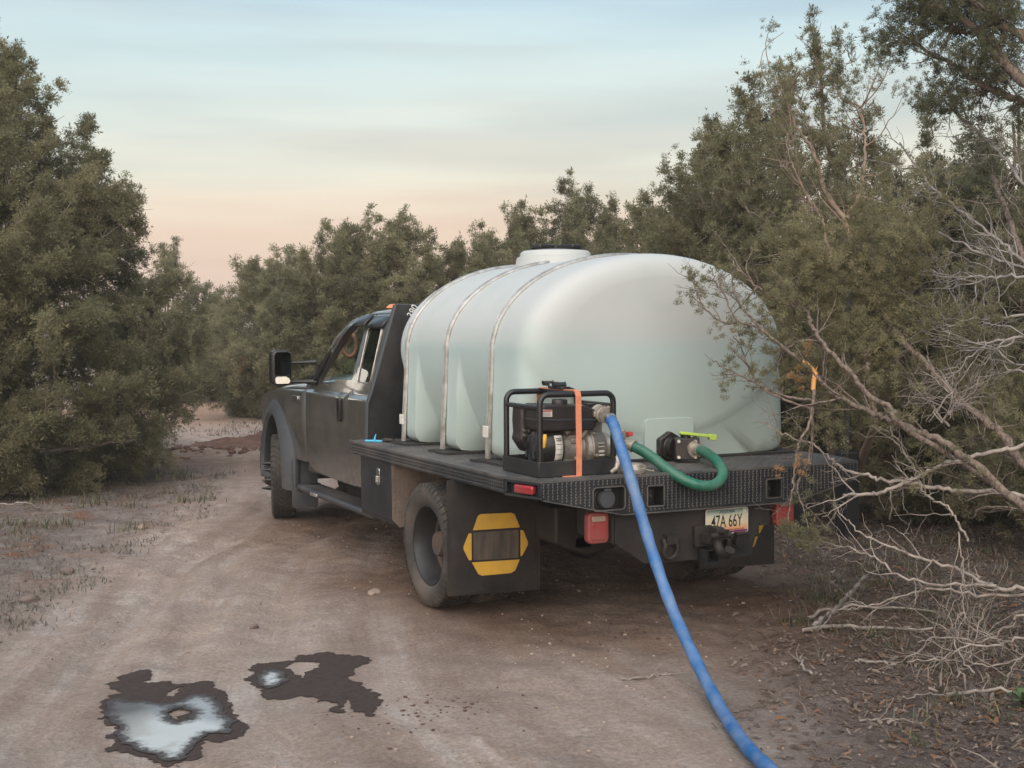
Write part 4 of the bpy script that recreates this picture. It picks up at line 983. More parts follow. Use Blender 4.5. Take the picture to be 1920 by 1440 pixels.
# side rails
for s in (-1, 1):
    rail = MB().box((min(s*1.167, s*1.159), -1.155, .862), (max(s*1.167, s*1.159), 1.39, DZ-.013)); rail.box((min(s*1.158, s*1.10), -1.155, .862), (max(s*1.158, s*1.10), 1.39, .870))
    r_ = rail.build('side_rail', M['deck_side'], truck, 30)
    lugs('tread_plate_lugs', r_, M['lug_dark'], (s*1.1672, -1.15, .866), (0, 1, 0), (0, 0, 1), (s, 0, 0), 92, 4, .0278, .0205, .0235, .0095, .0045, None, True, True)
    ch = MB()
    p0, p1 = np.array([s*1.167, -1.155]), np.array([s*1.09, -1.447])
    for t0, t1, z0, z1 in ((0, 1, .928, .9425), (0, 1, .852, .866), (.90, 1, .868, .927), (0, .06, .868, .927)):
        a = p0+(p1-p0)*t0; b = p0+(p1-p0)*t1; nrm = np.array([s*.967, -.255])
        ch.prism([tuple(a), tuple(b), tuple(b-nrm*.03), tuple(a-nrm*.03)], 'z', z0, z1)
    a = p0-nrm*.03; b = p1-nrm*.03
    ch.prism([tuple(a), tuple(b), tuple(b-nrm*.008), tuple(a-nrm*.008)], 'z', .862, .93)
    co = ch.build('corner_pocket', M['deck_side'], truck, 30, .003)
    a = p0+(p1-p0)*.27; b = p0+(p1-p0)*.78
    ml = MB().prism([tuple(a+nrm*.006), tuple(b+nrm*.006), tuple(b-nrm*.03), tuple(a-nrm*.03)], 'z', .873, .922)
    ml.build('side_marker_lamp', M['red'], co, 40, .012, 3)
# rear skirt with its cut-outs
sk_out = [(-1.088, .942), (-1.078, .850), (-.585, .742), (.60, .735), (1.078, .850), (1.088, .942)]
h_plug = rrect(-.775, .772, -.572, .900, .022); h_l = rrect(-.428, .774, -.318, .889, .008); h_r = rrect(.392, .768, .503, .880, .008)
skirt = sheet('rear_skirt', sk_out, [h_plug, h_l, h_r], lambda a, b: (a, -1.447, b), (0, .010, 0), M['deck_side'], truck)
MB().add(*(lambda q: (q.v, q.f))(MB().prism([(-1.078, .846), (-.585, .738), (-.585, .744), (-1.078, .853)], 'y', -1.452, -1.42).prism([(-.585, .738), (.60, .731), (.60, .738), (-.585, .745)], 'y', -1.452, -1.42).prism([(.60, .731), (1.078, .846), (1.078, .853), (.60, .738)], 'y', -1.452, -1.42))).build('skirt_flange', M['lug'], skirt, 30)
def skirt_keep(u, v):
    x = u-1.09; z = v+.735
    lowz = np.interp(x, [-1.078, -.585, .60, 1.078], [.856, .752, .746, .856])
    ok = (z > lowz) & (z < .936)
    for x0, x1, z0, z1 in ((-.795, -.552, .755, .915), (-.445, -.30, .76, .90), (.375, .52, .755, .89)):
        ok &= ~((x > x0) & (x < x1) & (z > z0) & (z < z1))
    return ok
lugs('tread_plate_lugs', skirt, M['lug'], (-1.09, -1.4472, .735), (1, 0, 0), (0, 0, 1), (0, -1, 0), 78, 13, .028, .0158, .0185, .0105, .0055, skirt_keep, True, True)
for h in (h_plug, h_l, h_r):
    P = [(p[0], -1.449, p[1]) for p in h]; P.append(P[0]); MB().tube(P, .005, 6, False).build('opening_rim', M['lug'], skirt, 60)
def pocket(x0, x1, z0, z1, d):
    q = MB(); t = .004
    q.box((x0-t, -1.437+d, z0-t), (x1+t, -1.433+d, z1+t)); q.box((x0-t, -1.436, z0-t), (x0, -1.437+d, z1+t)); q.box((x1, -1.436, z0-t), (x1+t, -1.437+d, z1+t))
    q.box((x0, -1.436, z0-t), (x1, -1.437+d, z0)); q.box((x0, -1.436, z1), (x1, -1.437+d, z1+t)); return q
pk = pocket(-.775, -.572, .772, .900, .05).build('plug_recess', M['black'], truck, 30)
pl = MB().cyl((-.678, -1.388, .832), (-.678, -1.425, .832), .05, .046, 24).cyl((-.678, -1.42, .832), (-.678, -1.44, .832), .044, .044, 24)
pl.box((-.70, -1.445, .872), (-.655, -1.40, .892)); pl.build('trailer_socket', M['plastic'], pk, 40, .004)
for x0, x1, z0, z1 in ((-.428, -.318, .774, .889), (.392, .503, .768, .880)):
    pk = pocket(x0, x1, z0, z1, .09).build('hook_pocket', M['black'], truck, 30)
    MB().box((x0+.012, -1.40, z0+.02), (x0+.062, -1.36, z1-.025)).box((x0+.022, -1.425, z0+.045), (x0+.052, -1.40, z1-.05)).build('latch_block', M['iron'], pk, 30, .004)
# bulkhead (headache rack)
bo = [(-1.038, .956), (-1.03, 1.22), (-1.0, 1.30), (-.80, 1.955), (.80, 1.955), (1.0, 1.30), (1.03, 1.22), (1.038, .956)]
bh = sheet('bulkhead', bo, [rrect(-.5, 1.40, .5, 1.78, .04)], lambda a, b: (a, 1.40, b), (0, .012, 0), M['black'], truck)
for s in (-1, 1): MB().tube([(s*1.028, 1.435, .957), (s*1.02, 1.435, 1.22), (s*.99, 1.435, 1.30), (s*.795, 1.435, 1.95)], .026, 8).build('bulkhead_post', M['plastic'], bh, 30)
MB().box((-.80, 1.413, 1.93), (.80, 1.455, 1.962)).build('top_rail', M['plastic'], bh, 30, .006)
for k in range(9): MB().box((-.5, 1.402, 1.415+k*.041), (.5, 1.411, 1.433+k*.041)).build('louvre', M['black'], bh, 30)

def text_mesh(body, size, mtx, m, parent, name, sx=1.0, ext=.0006, bold=0.0):
    cu = bpy.data.curves.new(name, 'FONT'); cu.body = body; cu.size = size; cu.align_x = 'CENTER'; cu.align_y = 'CENTER'; cu.extrude = ext; cu.offset = bold; cu.resolution_u = 3
    t = bpy.data.objects.new(name+'_src', cu); C.objects.link(t)
    dg = bpy.context.evaluated_depsgraph_get(); dg.update()
    me = bpy.data.meshes.new_from_object(t.evaluated_get(dg)); me.name = name
    bpy.data.objects.remove(t); bpy.data.curves.remove(cu)
    me.transform(Matrix.Diagonal((sx, 1, 1, 1))); me.transform(mtx)
    me.materials.clear(); me.materials.append(m)
    o = bpy.data.objects.new(name, me); C.objects.link(o); o.parent = parent; return o
REARM = Matrix.Rotation(math.radians(90), 4, 'X')          # text plane facing -y
text_mesh('380', .085, Matrix.Translation((-.675, 1.397, 1.905)) @ REARM @ Matrix.Rotation(math.radians(62), 4, 'Z'), M['white'], bh, 'decal', .8)

# toolbox under the bed, mud-thrown splash plate behind it
for s in (-1, 1):
    tbx = MB().box((min(s*1.15, s*.72), .63, .470), (max(s*1.15, s*.72), 1.25, .86)).build('tool_box', M['deck_side'], truck, 30, .004)
    lugs('tread_plate_lugs', tbx, M['deck_side'], (s*1.1502, .645, .485), (0, 1, 0), (0, 0, 1), (s, 0, 0), 28, 17, .021, .0212, .02, .006, .0018)
    lt = MB().prism(rrect(.845, .685, .905, .805, .02), 'x', s*1.15, s*1.158).build('latch', M['chrome'], tbx, 40, .003)
    MB().prism(rrect(.86, .70, .89, .75, .01), 'x', s*1.158, s*1.172).build('paddle', M['steel'], lt, 40, .003)
    MB().box((min(s*1.14, s*.70), .62, .44), (max(s*1.14, s*.70), 1.26, .468)).build('box_rail', M['iron'], tbx, 30)
    sp = sheet('splash_plate', [(s*1.15, .86), (s*1.15, .475), (s*1.10, .42), (s*.5, .42), (s*.5, .86)], [], lambda a, b: (a, .612, b), (0, .006, 0), M['mud_plate'], truck)
    lugs('tread_plate_lugs', sp, M['mud_plate'], (s*1.15, .6118, .43), (-s, 0, 0), (0, 0, 1), (0, -1, 0), 20, 15, .032, .0285, .03, .010, .0032, lambda u, v: (u > .06) | (v > .07))
    # rubber mud flaps behind the rear wheels, yellow warning marks
    x0, x1 = sorted((s*1.215, s*.598))
    flp = sheet('mud_flap', [(x0, .862), (x1, .862), (x1, .150), (x0, .168)], [], lambda a, b: (a, -.49-.010*math.sin((b-.15)*5)-.006*math.sin((a+1)*7), b), (0, .012, 0), M['flap'], truck, .06, (), 60)
    cx = s*.905
    def emb(pts, name, m, dy):
        sheet(name, [(cx+p[0], p[1]) for p in pts], [], lambda a, b: (a, -.49-.010*math.sin((b-.15)*5)-.006*math.sin((a+1)*7)-dy, b), (0, .0025, 0), m, flp, .05, (), 60)
    emb([(-.152, .556), (-.118, .640), (-.10, .650), (.105, .645), (.125, .635), (.160, .552)], 'yellow_mark', M['yellow'], .004)
    emb([(-.160, .362), (.158, .354), (.128, .290), (.10, .275), (-.095, .276), (-.118, .288)], 'yellow_mark', M['yellow'], .004)
    emb([(-.162, .538), (-.162, .376), (-.180, .378), (-.214, .445), (-.214, .462), (-.180, .538)], 'yellow_mark', M['yellow'], .004)
    emb([(.164, .535), (.164, .372), (.178, .380), (.214, .440), (.214, .458), (.182, .532)], 'yellow_mark', M['yellow'], .004)
    emb([(-.148, .542), (.150, .538), (.150, .366), (-.148, .374)], 'scuffed_panel', M['flap_mid'], .003)
    # tail lamps hung under the bed
    xa, xb = (-.780, -.648) if s < 0 else (.505, .635)
    tl = MB().prism(rrect(xa, .585, xb, .758, .028), 'y', -1.405, -1.355).build('tail_lamp', M['red_rim'], truck, 40, .01, 3)
    MB().prism(rrect(xa+.018, .605, xb-.018, .70, .014), 'y', -1.411, -1.403).build('red_lens', M['red'], tl, 40, .003)
    MB().prism(rrect(xa+.022, .707, xb-.022, .738, .010), 'y', -1.411, -1.403).build('clear_lens', M['lens_clear'], tl, 40, .003)
    MB().box(((xa+xb)/2-.04, -1.356, .62), ((xa+xb)/2+.04, -1.33, .86)).build('lamp_bracket', M['iron'], tl, 30)
# chassis under the bed
ir = MB()
for s in (-1, 1):
    x0, x1 = sorted((s*.40, s*.47)); ir.box((x0, -1.38, .60), (x1, 4.9, .80))
    ir.box((x0-.02, -.75, .44), (x1+.02, .75, .50))
for y in np.arange(-1.1, 1.3, .4): ir.box((-.98, y, .82), (.98, y+.06, .942))
ir.build('chassis_frame', M['iron'], truck, 30)
ax = MB().cyl((-1.0, 0, .398), (1.0, 0, .398), .065, n=16).lathe([(-.19, .05), (-.12, .15), (0, .19), (.12, .15), (.19, .05)], (.0, .0, .398), 'x', 20)
ax.build('rear_axle', M['iron'], truck, 60)
MB().cyl((-.95, WY, .40), (.95, WY, .40), .05, n=14).lathe([(-.15, .05), (-.08, .12), (.08, .12), (.15, .05)], (.25, WY, .40), 'x', 18).build('front_axle', M['iron'], truck, 60)
MB().prism([(-.63, .70), (-.63, .478), (-.41, .385), (-.195, .42), (-.195, .70)], 'y', -.75, -.40).build('fuel_tank', M['flap'], truck, 30, .02, 3)
MB().cyl((-.62, 1.75, .50), (-.62, 2.9, .50), .17, n=20).build('under_tank', M['iron'], truck, 60)
MB().tube([(.55, 3.0, .45), (.55, .9, .45), (.62, .3, .62), (.72, -.6, .60), (.85, -1.0, .56)], .05, 12).build('exhaust_pipe', M['rust'], truck, 60)
# hitch plate
hp = sheet('hitch_plate', [(-.60, .735), (-.60, .575), (-.40, .445), (.255, .430), (.33, .432), (.37, .56), (.44, .735)], [], lambda a, b: (a, -1.385, b), (0, .014, 0), M['iron'], truck)
MB().prism([(-.62, .735), (-.62, .58), (-.605, .57), (-.605, .735)], 'y', -1.385, -1.0).build('gusset', M['iron'], hp, 30)
for x in (-.245, .105):
    P = [(x+.045*math.cos(a), -1.41-.012*math.sin(a), .515+.052*math.sin(a)) for a in np.linspace(math.radians(150), math.radians(390), 22)]
    sh = MB().tube([(x-.045, -1.40, .575)]+P+[(x+.045, -1.40, .575)], .014, 10)
    sh.box((x-.038, -1.43, .548), (x+.038, -1.386, .60)); sh.build('safety_chain_ring', M['iron'], hp, 50)
rc = MB()
for x0, x1, z0, z1 in ((-.045, -.037, .425, .505), (.037, .045, .425, .505), (-.037, .037, .425, .433), (-.037, .037, .497, .505)): rc.box((x0, -1.47, z0), (x1, -1.38, z1))
rc.build('receiver_tube', M['rim'], hp, 30)
pn = MB(); pn.box((-.085, -1.42, .515), (.03, -1.386, .635)); pn.box((-.055, -1.50, .545), (-.005, -1.42, .595))
P = [(-.02, -1.60+.062*math.cos(a), .565+.062*math.sin(a)) for a in np.linspace(math.radians(-150), math.radians(110), 20)]
pn.tube(P, [.026]*14+[.024, .022, .02, .018, .016, .014], 10); pn.box((-.045, -1.57, .61), (.005, -1.49, .645)); pn.cyl((-.09, -1.56, .60), (.05, -1.56, .60), .018, n=10)
pn.build('pintle_hook', M['iron'], hp, 40, .004)
sk7 = MB().cyl((.235, -1.386, .535), (.235, -1.43, .53), .042, n=20).box((.195, -1.44, .565), (.275, -1.40, .58)); sk7.build('electric_socket', M['black'], hp, 40, .004)
# licence plate
lp = MB().prism(rrect(-.003, .573, .297, .722, .014), 'y', -1.402, -1.398).build('license_plate', M['label'], truck, 40)
pm = bpy.data.materials.new('plate_print'); N, L, B = nodes_of(pm)
tcn = N.new('ShaderNodeTexCoord'); s_ = N.new('ShaderNodeSeparateXYZ'); L.new(tcn.outputs['Object'], s_.inputs[0])
mr_ = N.new('ShaderNodeMapRange'); mr_.inputs['From Min'].default_value = .578; mr_.inputs['From Max'].default_value = .716; L.new(s_.outputs['Z'], mr_.inputs['Value'])
cr = N.new('ShaderNodeValToRGB'); L.new(mr_.outputs[0], cr.inputs[0]); e = cr.color_ramp.elements
e[0].position = 0; e[0].color = (.58, .22, .10, 1); e[1].position = 1; e[1].color = (.13, .22, .21, 1)
for p, c_ in ((.22, (.60, .32, .17)), (.42, (.58, .49, .33)), (.72, (.55, .52, .40)), (.86, (.36, .42, .34))):
    q = e.new(p); q.color = (*c_, 1)
L.new(cr.outputs[0], B.inputs['Base Color']); B.inputs['Roughness'].default_value = .45
MB().prism(rrect(.003, .579, .291, .716, .011), 'y', -1.4045, -1.401).build('printed_face', pm, lp, 40)
ink = mat('plate_ink', (.012, .010, .012), .5); purple = mat('plate_purple', (.10, .012, .13), .5); blue_ink = mat('plate_blue', (.02, .05, .10), .5)
PM = lambda x, z: Matrix.Translation((x, -1.4052, z)) @ REARM
text_mesh('47A 66Y', .103, PM(.143, .645), ink, lp, 'plate_number', .60, .0008, .0003)
text_mesh('ARIZONA', .026, PM(.145, .702), blue_ink, lp, 'state_name', .95)
text_mesh('GRAND CANYON STATE', .013, PM(.205, .597), mat('plate_brown', (.16, .06, .03), .5), lp, 'motto', .82)
mt = [(.006, .582), (.006, .606), (.03, .602), (.045, .618), (.058, .608), (.07, .616), (.085, .610), (.098, .600), (.12, .594), (.16, .590), (.21, .591), (.288, .592), (.288, .582)]
MB().prism(mt, 'y', -1.4058, -1.4044).build('mountain_print', purple, lp, 30)
MB().prism(rrect(.258, .692, .281, .713, .002), 'y', -1.4058, -1.4044).build('sticker', M['tape'], lp, 30)

# ---- wheels
def tyre_mesh(w=.112, R=.3985, ribs=5, nb=46, seed=0, hexed=False):
    p = [(-.078, .252), (-.090, .268), (-.106, .292), (-.113, .325), (-.111, .352), (-.101, .374), (-.092, .384), (-.06, .3875), (0, .389)]
    p = p+[(-a, b) for a, b in p[-2::-1]]+[(.07, .245), (-.07, .245)]
    q = MB().lathe(p, (0, 0, 0), 'x', 72, True)
    r = random.Random(seed)
    ws_ = (.19*w*2)
    for i in range(ribs):
        xc = -w+.018+(i+.5)*((2*w-.036)/ribs); hw = (2*w-.036)/ribs*.44
        for k in range(nb):
            a0 = (k+(.5 if i % 2 else 0)+.06)/nb*2*math.pi; a1 = a0+.80/nb*2*math.pi
            sk_ = .012*(1 if (i < ribs/2) else -1)/R
            top = R-abs(xc)*.05; bot = .384
            vs = []
            for rr, sh in ((bot, 1.0), (top, .9)):
                am = (a0+a1)/2; da = (a1-a0)/2*sh
                pts = [(-1, -1), (0, -1.25), (1, -1), (1, 1), (0, 1.25), (-1, 1)] if hexed or i % 2 == 0 else [(-1, -1), (0, -.95), (1, -1), (1, 1), (0, .95), (-1, 1)]
                for ux, ua in pts:
                    an = am+da*ua*.84+sk_*ux
                    vs.append((xc+hw*ux*sh, rr*math.cos(an), rr*math.sin(an)))
            q.add(vs, [(6, 7, 8, 9, 10, 11)]+[(j, (j+1) % 6, 6+(j+1) % 6, 6+j) for j in range(6)])
    # outer shoulder lugs running down the sidewall
    for sgn in (-1, 1):
        for k in range(nb):
            a0 = (k+.1)/nb*2*math.pi; a1 = (k+.72)/nb*2*math.pi
            vs = []
            for an in (a0, a1):
                for xx, rr in ((.094, .391), (.1075, .377), (.1145, .348), (.106, .35), (.095, .375)):
                    vs.append((sgn*xx, rr*math.cos(an), rr*math.sin(an)))
            f = [(0, 1, 6, 5), (1, 2, 7, 6), (0, 5, 9, 4), (0, 4, 3, 2, 1), (5, 6, 7, 8, 9)]
            q.add(vs, f if sgn < 0 else [t[::-1] for t in f])
    return q
ty_rear = tyre_mesh(.112, .3985, 5, 48, 1)
ty_front = tyre_mesh(.114, .3985, 6, 44, 2, True)
rim_out = [(-.082, .262), (-.088, .255), (-.086, .246), (-.070, .240), (-.05, .228), (.02, .222), (.055, .215), (.075, .235), (.080, .250)]
me_cache = {}
def wheel(x, y, s, kind, steer=0):
    w = empty('wheel', (x, y, .398), truck)
    w.rotation_euler = (0, 0, (math.pi if s > 0 else 0)+steer)
    key = 'f' if kind == 'front' else 'r'
    def part(name, fn):
        if (key, name) not in me_cache:
            o = fn(); me_cache[(key, name)] = o.data; o.parent = w; return o
        o = bpy.data.objects.new(name, me_cache[(key, name)]); C.objects.link(o); o.parent = w; return o
    part('tyre', lambda: (ty_front if key == 'f' else ty_rear).build('tyre', M['rubber'], w, 30))
    part('rim', lambda: MB().lathe(rim_out, n=56).build('rim', M['rim'], w, 40))
    if kind == 'front':
        part('disc', lambda: MB().lathe([(-.05, .226), (-.085, .20), (-.10, .155), (-.115, .14), (-.115, .10), (-.15, .085), (-.175, .07), (-.178, 0)], n=40).build('disc', M['rim'], w, 40))
        def nut(): return MB().tube([(-.112, 0, 0), (-.15, 0, 0), (-.152, 0, 0), (-.205, 0, 0)], [.019, .016, .013, .003], 8).build('spiked_lug_nut', M['black_clean'], w, 40)
        for k in range(8):
            a = k*math.pi/4+.2; part('spiked_lug_nut', nut).location = (0, .125*math.cos(a), .125*math.sin(a))
    else:
        def disc():
            q = MB().lathe([(.05, .222), (.062, .19), (.055, .155), (.045, .145), (.045, .085), (-.01, .08), (-.03, .07), (-.032, 0)], n=48)
            return q.build('disc', M['rust'], w, 40)
        part('disc', disc)
        for k in range(8):
            a = k*math.pi/4; part('lug_nut', lambda: MB().cyl((.046, 0, 0), (.012, 0, 0), .016, .014, 6).build('lug_nut', M['iron'], w, 40)).location = (0, .112*math.cos(a), .112*math.sin(a))
            a += math.pi/8; part('hand_hole', lambda: MB().cyl((.062, 0, 0), (.052, 0, 0), .026, .026, 14).build('hand_hole', M['interior'], w, 40)).location = (0, .178*math.cos(a), .178*math.sin(a))
for s in (-1, 1):
    wheel(s*1.057, 0, s, 'rear'); 
    wheel(s*.775, 0, -s, 'rear')
    wheel(s*.90, WY, s, 'front', -math.radians(16))

# ================================================================== PUMP ON THE BED
pump = empty('water_pump', (-.8, -1.1, DZ))
tag(pump, 'engine-driven water pump in a black tube frame on the rear corner of the bed', 'water pump')
def P_(o): o.location = (.8, 1.1, -DZ); return o
X0, X1, Y0, Y1 = -1.045, -.55, -1.335, -.885
ty_ = MB()
for lo, hi in (((X0, Y0, .958), (X1, Y0+.006, 1.043)), ((X0, Y1-.006, .958), (X1, Y1, 1.043)), ((X0, Y0+.006, .958), (X0+.006, Y1-.006, 1.043)), ((X1-.006, Y0+.006, .958), (X1, Y1-.006, 1.043)), ((X0+.006, Y0+.006, .958), (X1-.006, Y1-.006, .966))): ty_.box(lo, hi)
P_(ty_.build('tray', M['black'], pump, 30, .003))
def hoopf(y, x0, x1, z1, r=.05):
    pts = [(x0, y, 1.0)]
    for a in np.linspace(180, 90, 6): pts.append((x0+r+r*math.cos(math.radians(a)), y, z1-r+r*math.sin(math.radians(a))))
    for a in np.linspace(90, 0, 6): pts.append((x1-r+r*math.cos(math.radians(a)), y, z1-r+r*math.sin(math.radians(a))))
    pts.append((x1, y, 1.0)); return pts
for y in (Y0+.02, Y1-.02):
    P_(MB().tube(hoopf(y, X0+.017, X1-.017, 1.405), .0165, 10).build('frame_hoop', M['black_clean'], pump, 60))
for x in (X0+.017, X1-.017):
    P_(MB().cyl((x, Y0+.02, 1.335), (x, Y1-.02, 1.335), .0135, n=10).build('frame_bar', M['black_clean'], pump, 60))
YC = -1.12
ft = MB().prism([(-1.0, 1.215), (-.985, 1.20), (-.65, 1.195), (-.632, 1.215), (-.628, 1.27), (-.64, 1.31), (-.70, 1.335), (-.95, 1.345), (-.995, 1.325), (-1.005, 1.28)], 'y', YC-.125, YC+.125)
ft = P_(ft.build('petrol_tank', M['engine'], pump, 40, .022, 3))
MB().prism([(-1.01, 1.262), (-.622, 1.250), (-.622, 1.258), (-1.01, 1.270)], 'y', YC-.133, YC+.133).build('tank_seam', M['plastic'], ft, 30)
MB().lathe([(1.335, .045), (1.362, .045), (1.368, .04), (1.368, 0)], (-.80, YC, 0), 'z', 24).build('fuel_cap', M['engine'], ft, 40, .003)
MB().cyl((-.925, YC, 1.335), (-.925, YC, 1.36), .018, n=10).cyl((-.93, YC-.02, 1.355), (-.89, YC+.03, 1.362), .008, n=8).build('fuel_gauge', M['engine'], ft, 40)
lb = MB().prism([(-.995, 1.283), (-.915, 1.279), (-.915, 1.318), (-.985, 1.32)], 'y', YC-.1266, YC-.1252).build('warning_label', M['label'], ft, 30)
q = MB(); q.box((-.99, YC-.1272, 1.308), (-.918, YC-.1268, 1.316)); q.build('red_band', M['warn_red'], lb, 30)
for k in range(3): MB().box((-.985+.0, YC-.1272, 1.286+k*.0065), (-.925, YC-.1268, 1.2885+k*.0065)).build('print_line', M['label_line'], lb, 30)
q = MB(); Pp = [(p[0], YC-.1275, p[1]) for p in rrect(-.745, 1.272, -.668, 1.306, .012)]; Pp.append(Pp[0]); q.tube(Pp, .0022, 5, False); q.build('emblem_outline', M['rim'], ft, 30)
text_mesh('212', .024, Matrix.Translation((-.706, YC-.1275, 1.289)) @ REARM, M['rim'], ft, 'emblem', 1.0)
for k in range(4): MB().box((-.715, YC-.1275, 1.212+k*.008), (-.655, YC-.1268, 1.2155+k*.008)).build('print_line', M['rim'], ft, 30)
ac = MB().prism([(-1.025, 1.335), (-1.03, 1.25), (-1.025, 1.185), (-1.035, 1.145), (-.985, 1.075), (-.95, 1.07), (-.94, 1.335)], 'y', YC+.03, YC+.15)
ac = P_(ac.build('air_cleaner', M['engine'], pump, 40, .016, 3))
for x, z in ((-1.01, 1.17), (-.985, 1.195), (-.98, 1.165), (-1.012, 1.20)): MB().cyl((x, YC+.03, z), (x, YC+.016, z), .009, n=10).build('screw', M['chrome'], ac, 40)
fh = MB().lathe([(-.985, 0), (-.985, .05), (-.975, .085), (-.955, .112), (-.90, .122), (-.835, .125), (-.835, .0)], (0, YC, 1.10), 'x', 40)
fh = P_(fh.build('fan_housing', M['engine'], pump, 40))
for k in range(7):
    a = math.radians(20+k*51); MB().box((-.992, YC+.055*math.cos(a)-.006, 1.10+.055*math.sin(a)-.02), (-.972, YC+.055*math.cos(a)+.006, 1.10+.055*math.sin(a)+.02)).build('vent_slot', M['plastic'], fh, 30)
vs = []; 
for a in np.linspace(-35, 32, 10):
    ar = math.radians(180+a)
    for x in (-.895, -.848): vs.append((x, YC+.1275*math.cos(ar), 1.10+.1275*math.sin(-math.radians(a))))
q = MB().add(vs, [(2*k, 2*k+1, 2*k+3, 2*k+2) for k in range(9)]); lb = q.build('instruction_label', M['label'], fh, 60); so = lb.modifiers.new('solid', 'SOLIDIFY'); so.thickness = .001
for zz_ in (1.158, 1.146, 1.125, 1.095, 1.07): MB().box((-.888, YC-.1295, zz_), (-.855, YC-.10, zz_+.003)).build('print_line', M['label_line'], lb, 30)
ck = MB(); ck.tube([(-.965, YC-.135, 1.185), (-.968, YC-.137, 1.168), (-.978, YC-.139, 1.12), (-.980, YC-.139, 1.112)], [.009, .0125, .0125, .009], 10); P_(ck.build('choke_lever', M['pull_yellow'], pump, 60))
eb = MB(); eb.box((-.84, YC-.085, 1.0), (-.70, YC+.09, 1.17)); eb.cyl((-.84, YC, 1.09), (-.69, YC, 1.09), .10, n=24)
eb.prism([(-.83, 1.17), (-.70, 1.17), (-.71, 1.20), (-.82, 1.20)], 'y', YC-.05, YC+.07); eb.cyl((-.70, YC-.07, 1.16), (-.67, YC-.09, 1.205), .024, .018, 10); eb.cyl((-.82, YC-.09, 1.18), (-.79, YC-.09, 1.20), .02, n=10)
eb.box((-.83, YC-.105, .966), (-.71, YC-.05, 1.0)); eb.box((-.83, YC+.05, .966), (-.71, YC+.105, 1.0)); eb.box((-.765, YC-.11, 1.02), (-.725, YC-.08, 1.05)); eb.box((-.78, YC-.10, 1.12), (-.735, YC-.083, 1.15))
P_(eb.build('engine_block', M['alu'], pump, 35, .006))
P_(MB().tube([(-.745, YC-.10, 1.07), (-.73, YC-.115, 1.05), (-.735, YC-.112, 1.03)], [.01, .012, .01], 8).build('oil_plug', M['rust'], pump, 50))
P_(MB().prism([(-.80, 1.20), (-.64, 1.20), (-.62, 1.12), (-.70, 1.08), (-.80, 1.10)], 'y', YC+.10, YC+.19).build('muffler', M['rust'], pump, 40, .02))
vo = MB().lathe([(-.70, .03), (-.695, .085), (-.675, .115), (-.655, .122), (-.65, .130), (-.64, .130), (-.636, .122), (-.565, .112), (-.545, .10), (-.54, .06), (-.54, 0)], (0, YC, 1.085), 'x', 48)
for k in range(6):
    a = math.radians(k*60+15); vo.cyl((-.66, YC+.128*math.cos(a), 1.085+.128*math.sin(a)), (-.63, YC+.128*math.cos(a), 1.085+.128*math.sin(a)), .011, n=8)
vo.box((-.66, YC-.055, 1.15), (-.555, YC+.055, 1.235)); vo.box((-.672, YC-.066, 1.228), (-.545, YC+.066, 1.245))
vo.box((-.66, YC-.07, .966), (-.58, YC+.07, 1.0)); vo.prism([(-.70, 1.20), (-.66, 1.225), (-.66, 1.12), (-.70, 1.10)], 'y', YC-.06, YC+.06)
vo = P_(vo.build('pump_housing', M['alu'], pump, 35, .004))
vs = []
for a in np.linspace(-28, 30, 9):
    ar = math.radians(a)
    for x in (-.622, -.574): vs.append((x, YC-(.119-.012*(x+.622)/.05)*math.cos(ar), 1.085+(.119-.012*(x+.622)/.05)*math.sin(ar)))
q = MB().add(vs, [(2*k, 2*k+1, 2*k+3, 2*k+2) for k in range(8)]); lb = q.build('black_label', M['engine'], vo, 60); so = lb.modifiers.new('solid', 'SOLIDIFY'); so.thickness = .001
for zz_, hh in ((1.118, .003), (1.098, .004), (1.068, .012), (1.048, .010)): MB().box((-.616, YC-.1215, zz_), (-.580, YC-.10, zz_+hh)).build('print_line', M['label'], lb, 30)
dp = MB().cyl((-.607, YC, 1.24), (-.607, YC, 1.275), .042, n=20).cyl((-.607, YC, 1.27), (-.607, YC, 1.325), .036, n=20).box((-.635, YC-.03, 1.325), (-.58, YC+.03, 1.338))
dp.tube([(-.607, YC, 1.285), (-.60, YC-.05, 1.29), (-.598, YC-.10, 1.288)], [.036, .036, .036], 16)
P_(dp.build('discharge_port', M['rim'], pump, 40, .003))
cp = MB().cyl((-.600, YC-.09, 1.288), (-.600, YC-.15, 1.284), .047, n=20).cyl((-.600, YC-.15, 1.284), (-.600, YC-.18, 1.28), .041, n=20).box((-.655, YC-.14, 1.27), (-.645, YC-.09, 1.30)).box((-.555, YC-.14, 1.27), (-.545, YC-.09, 1.30)).tube([(-.575, YC-.16, 1.325), (-.565, YC-.20, 1.33)], .008, 8)
P_(cp.build('camlock_coupler', M['brass'], pump, 40, .003))
su = MB().cyl((-.545, YC, 1.09), (-.50, YC, 1.092), .07, n=24).cyl((-.50, YC, 1.092), (-.45, YC-.02, 1.095), .05, n=20).cyl((-.47, YC-.02, 1.095), (-.43, YC-.06, 1.10), .056, n=20).box((-.49, YC-.085, 1.08), (-.45, YC-.06, 1.11)).box((-.50, YC-.08, 1.0), (-.46, YC-.03, 1.03))
P_(su.build('suction_port', M['brass'], pump, 40, .003))
P_(MB().tube([(-.55, -1.32, 1.045), (-.548, -1.338, 1.02), (-.565, -1.345, .985), (-.60, -1.345, .965)], [.014, .017, .015, .012], 8).build('drain_tap', M['brass'], pump, 50))

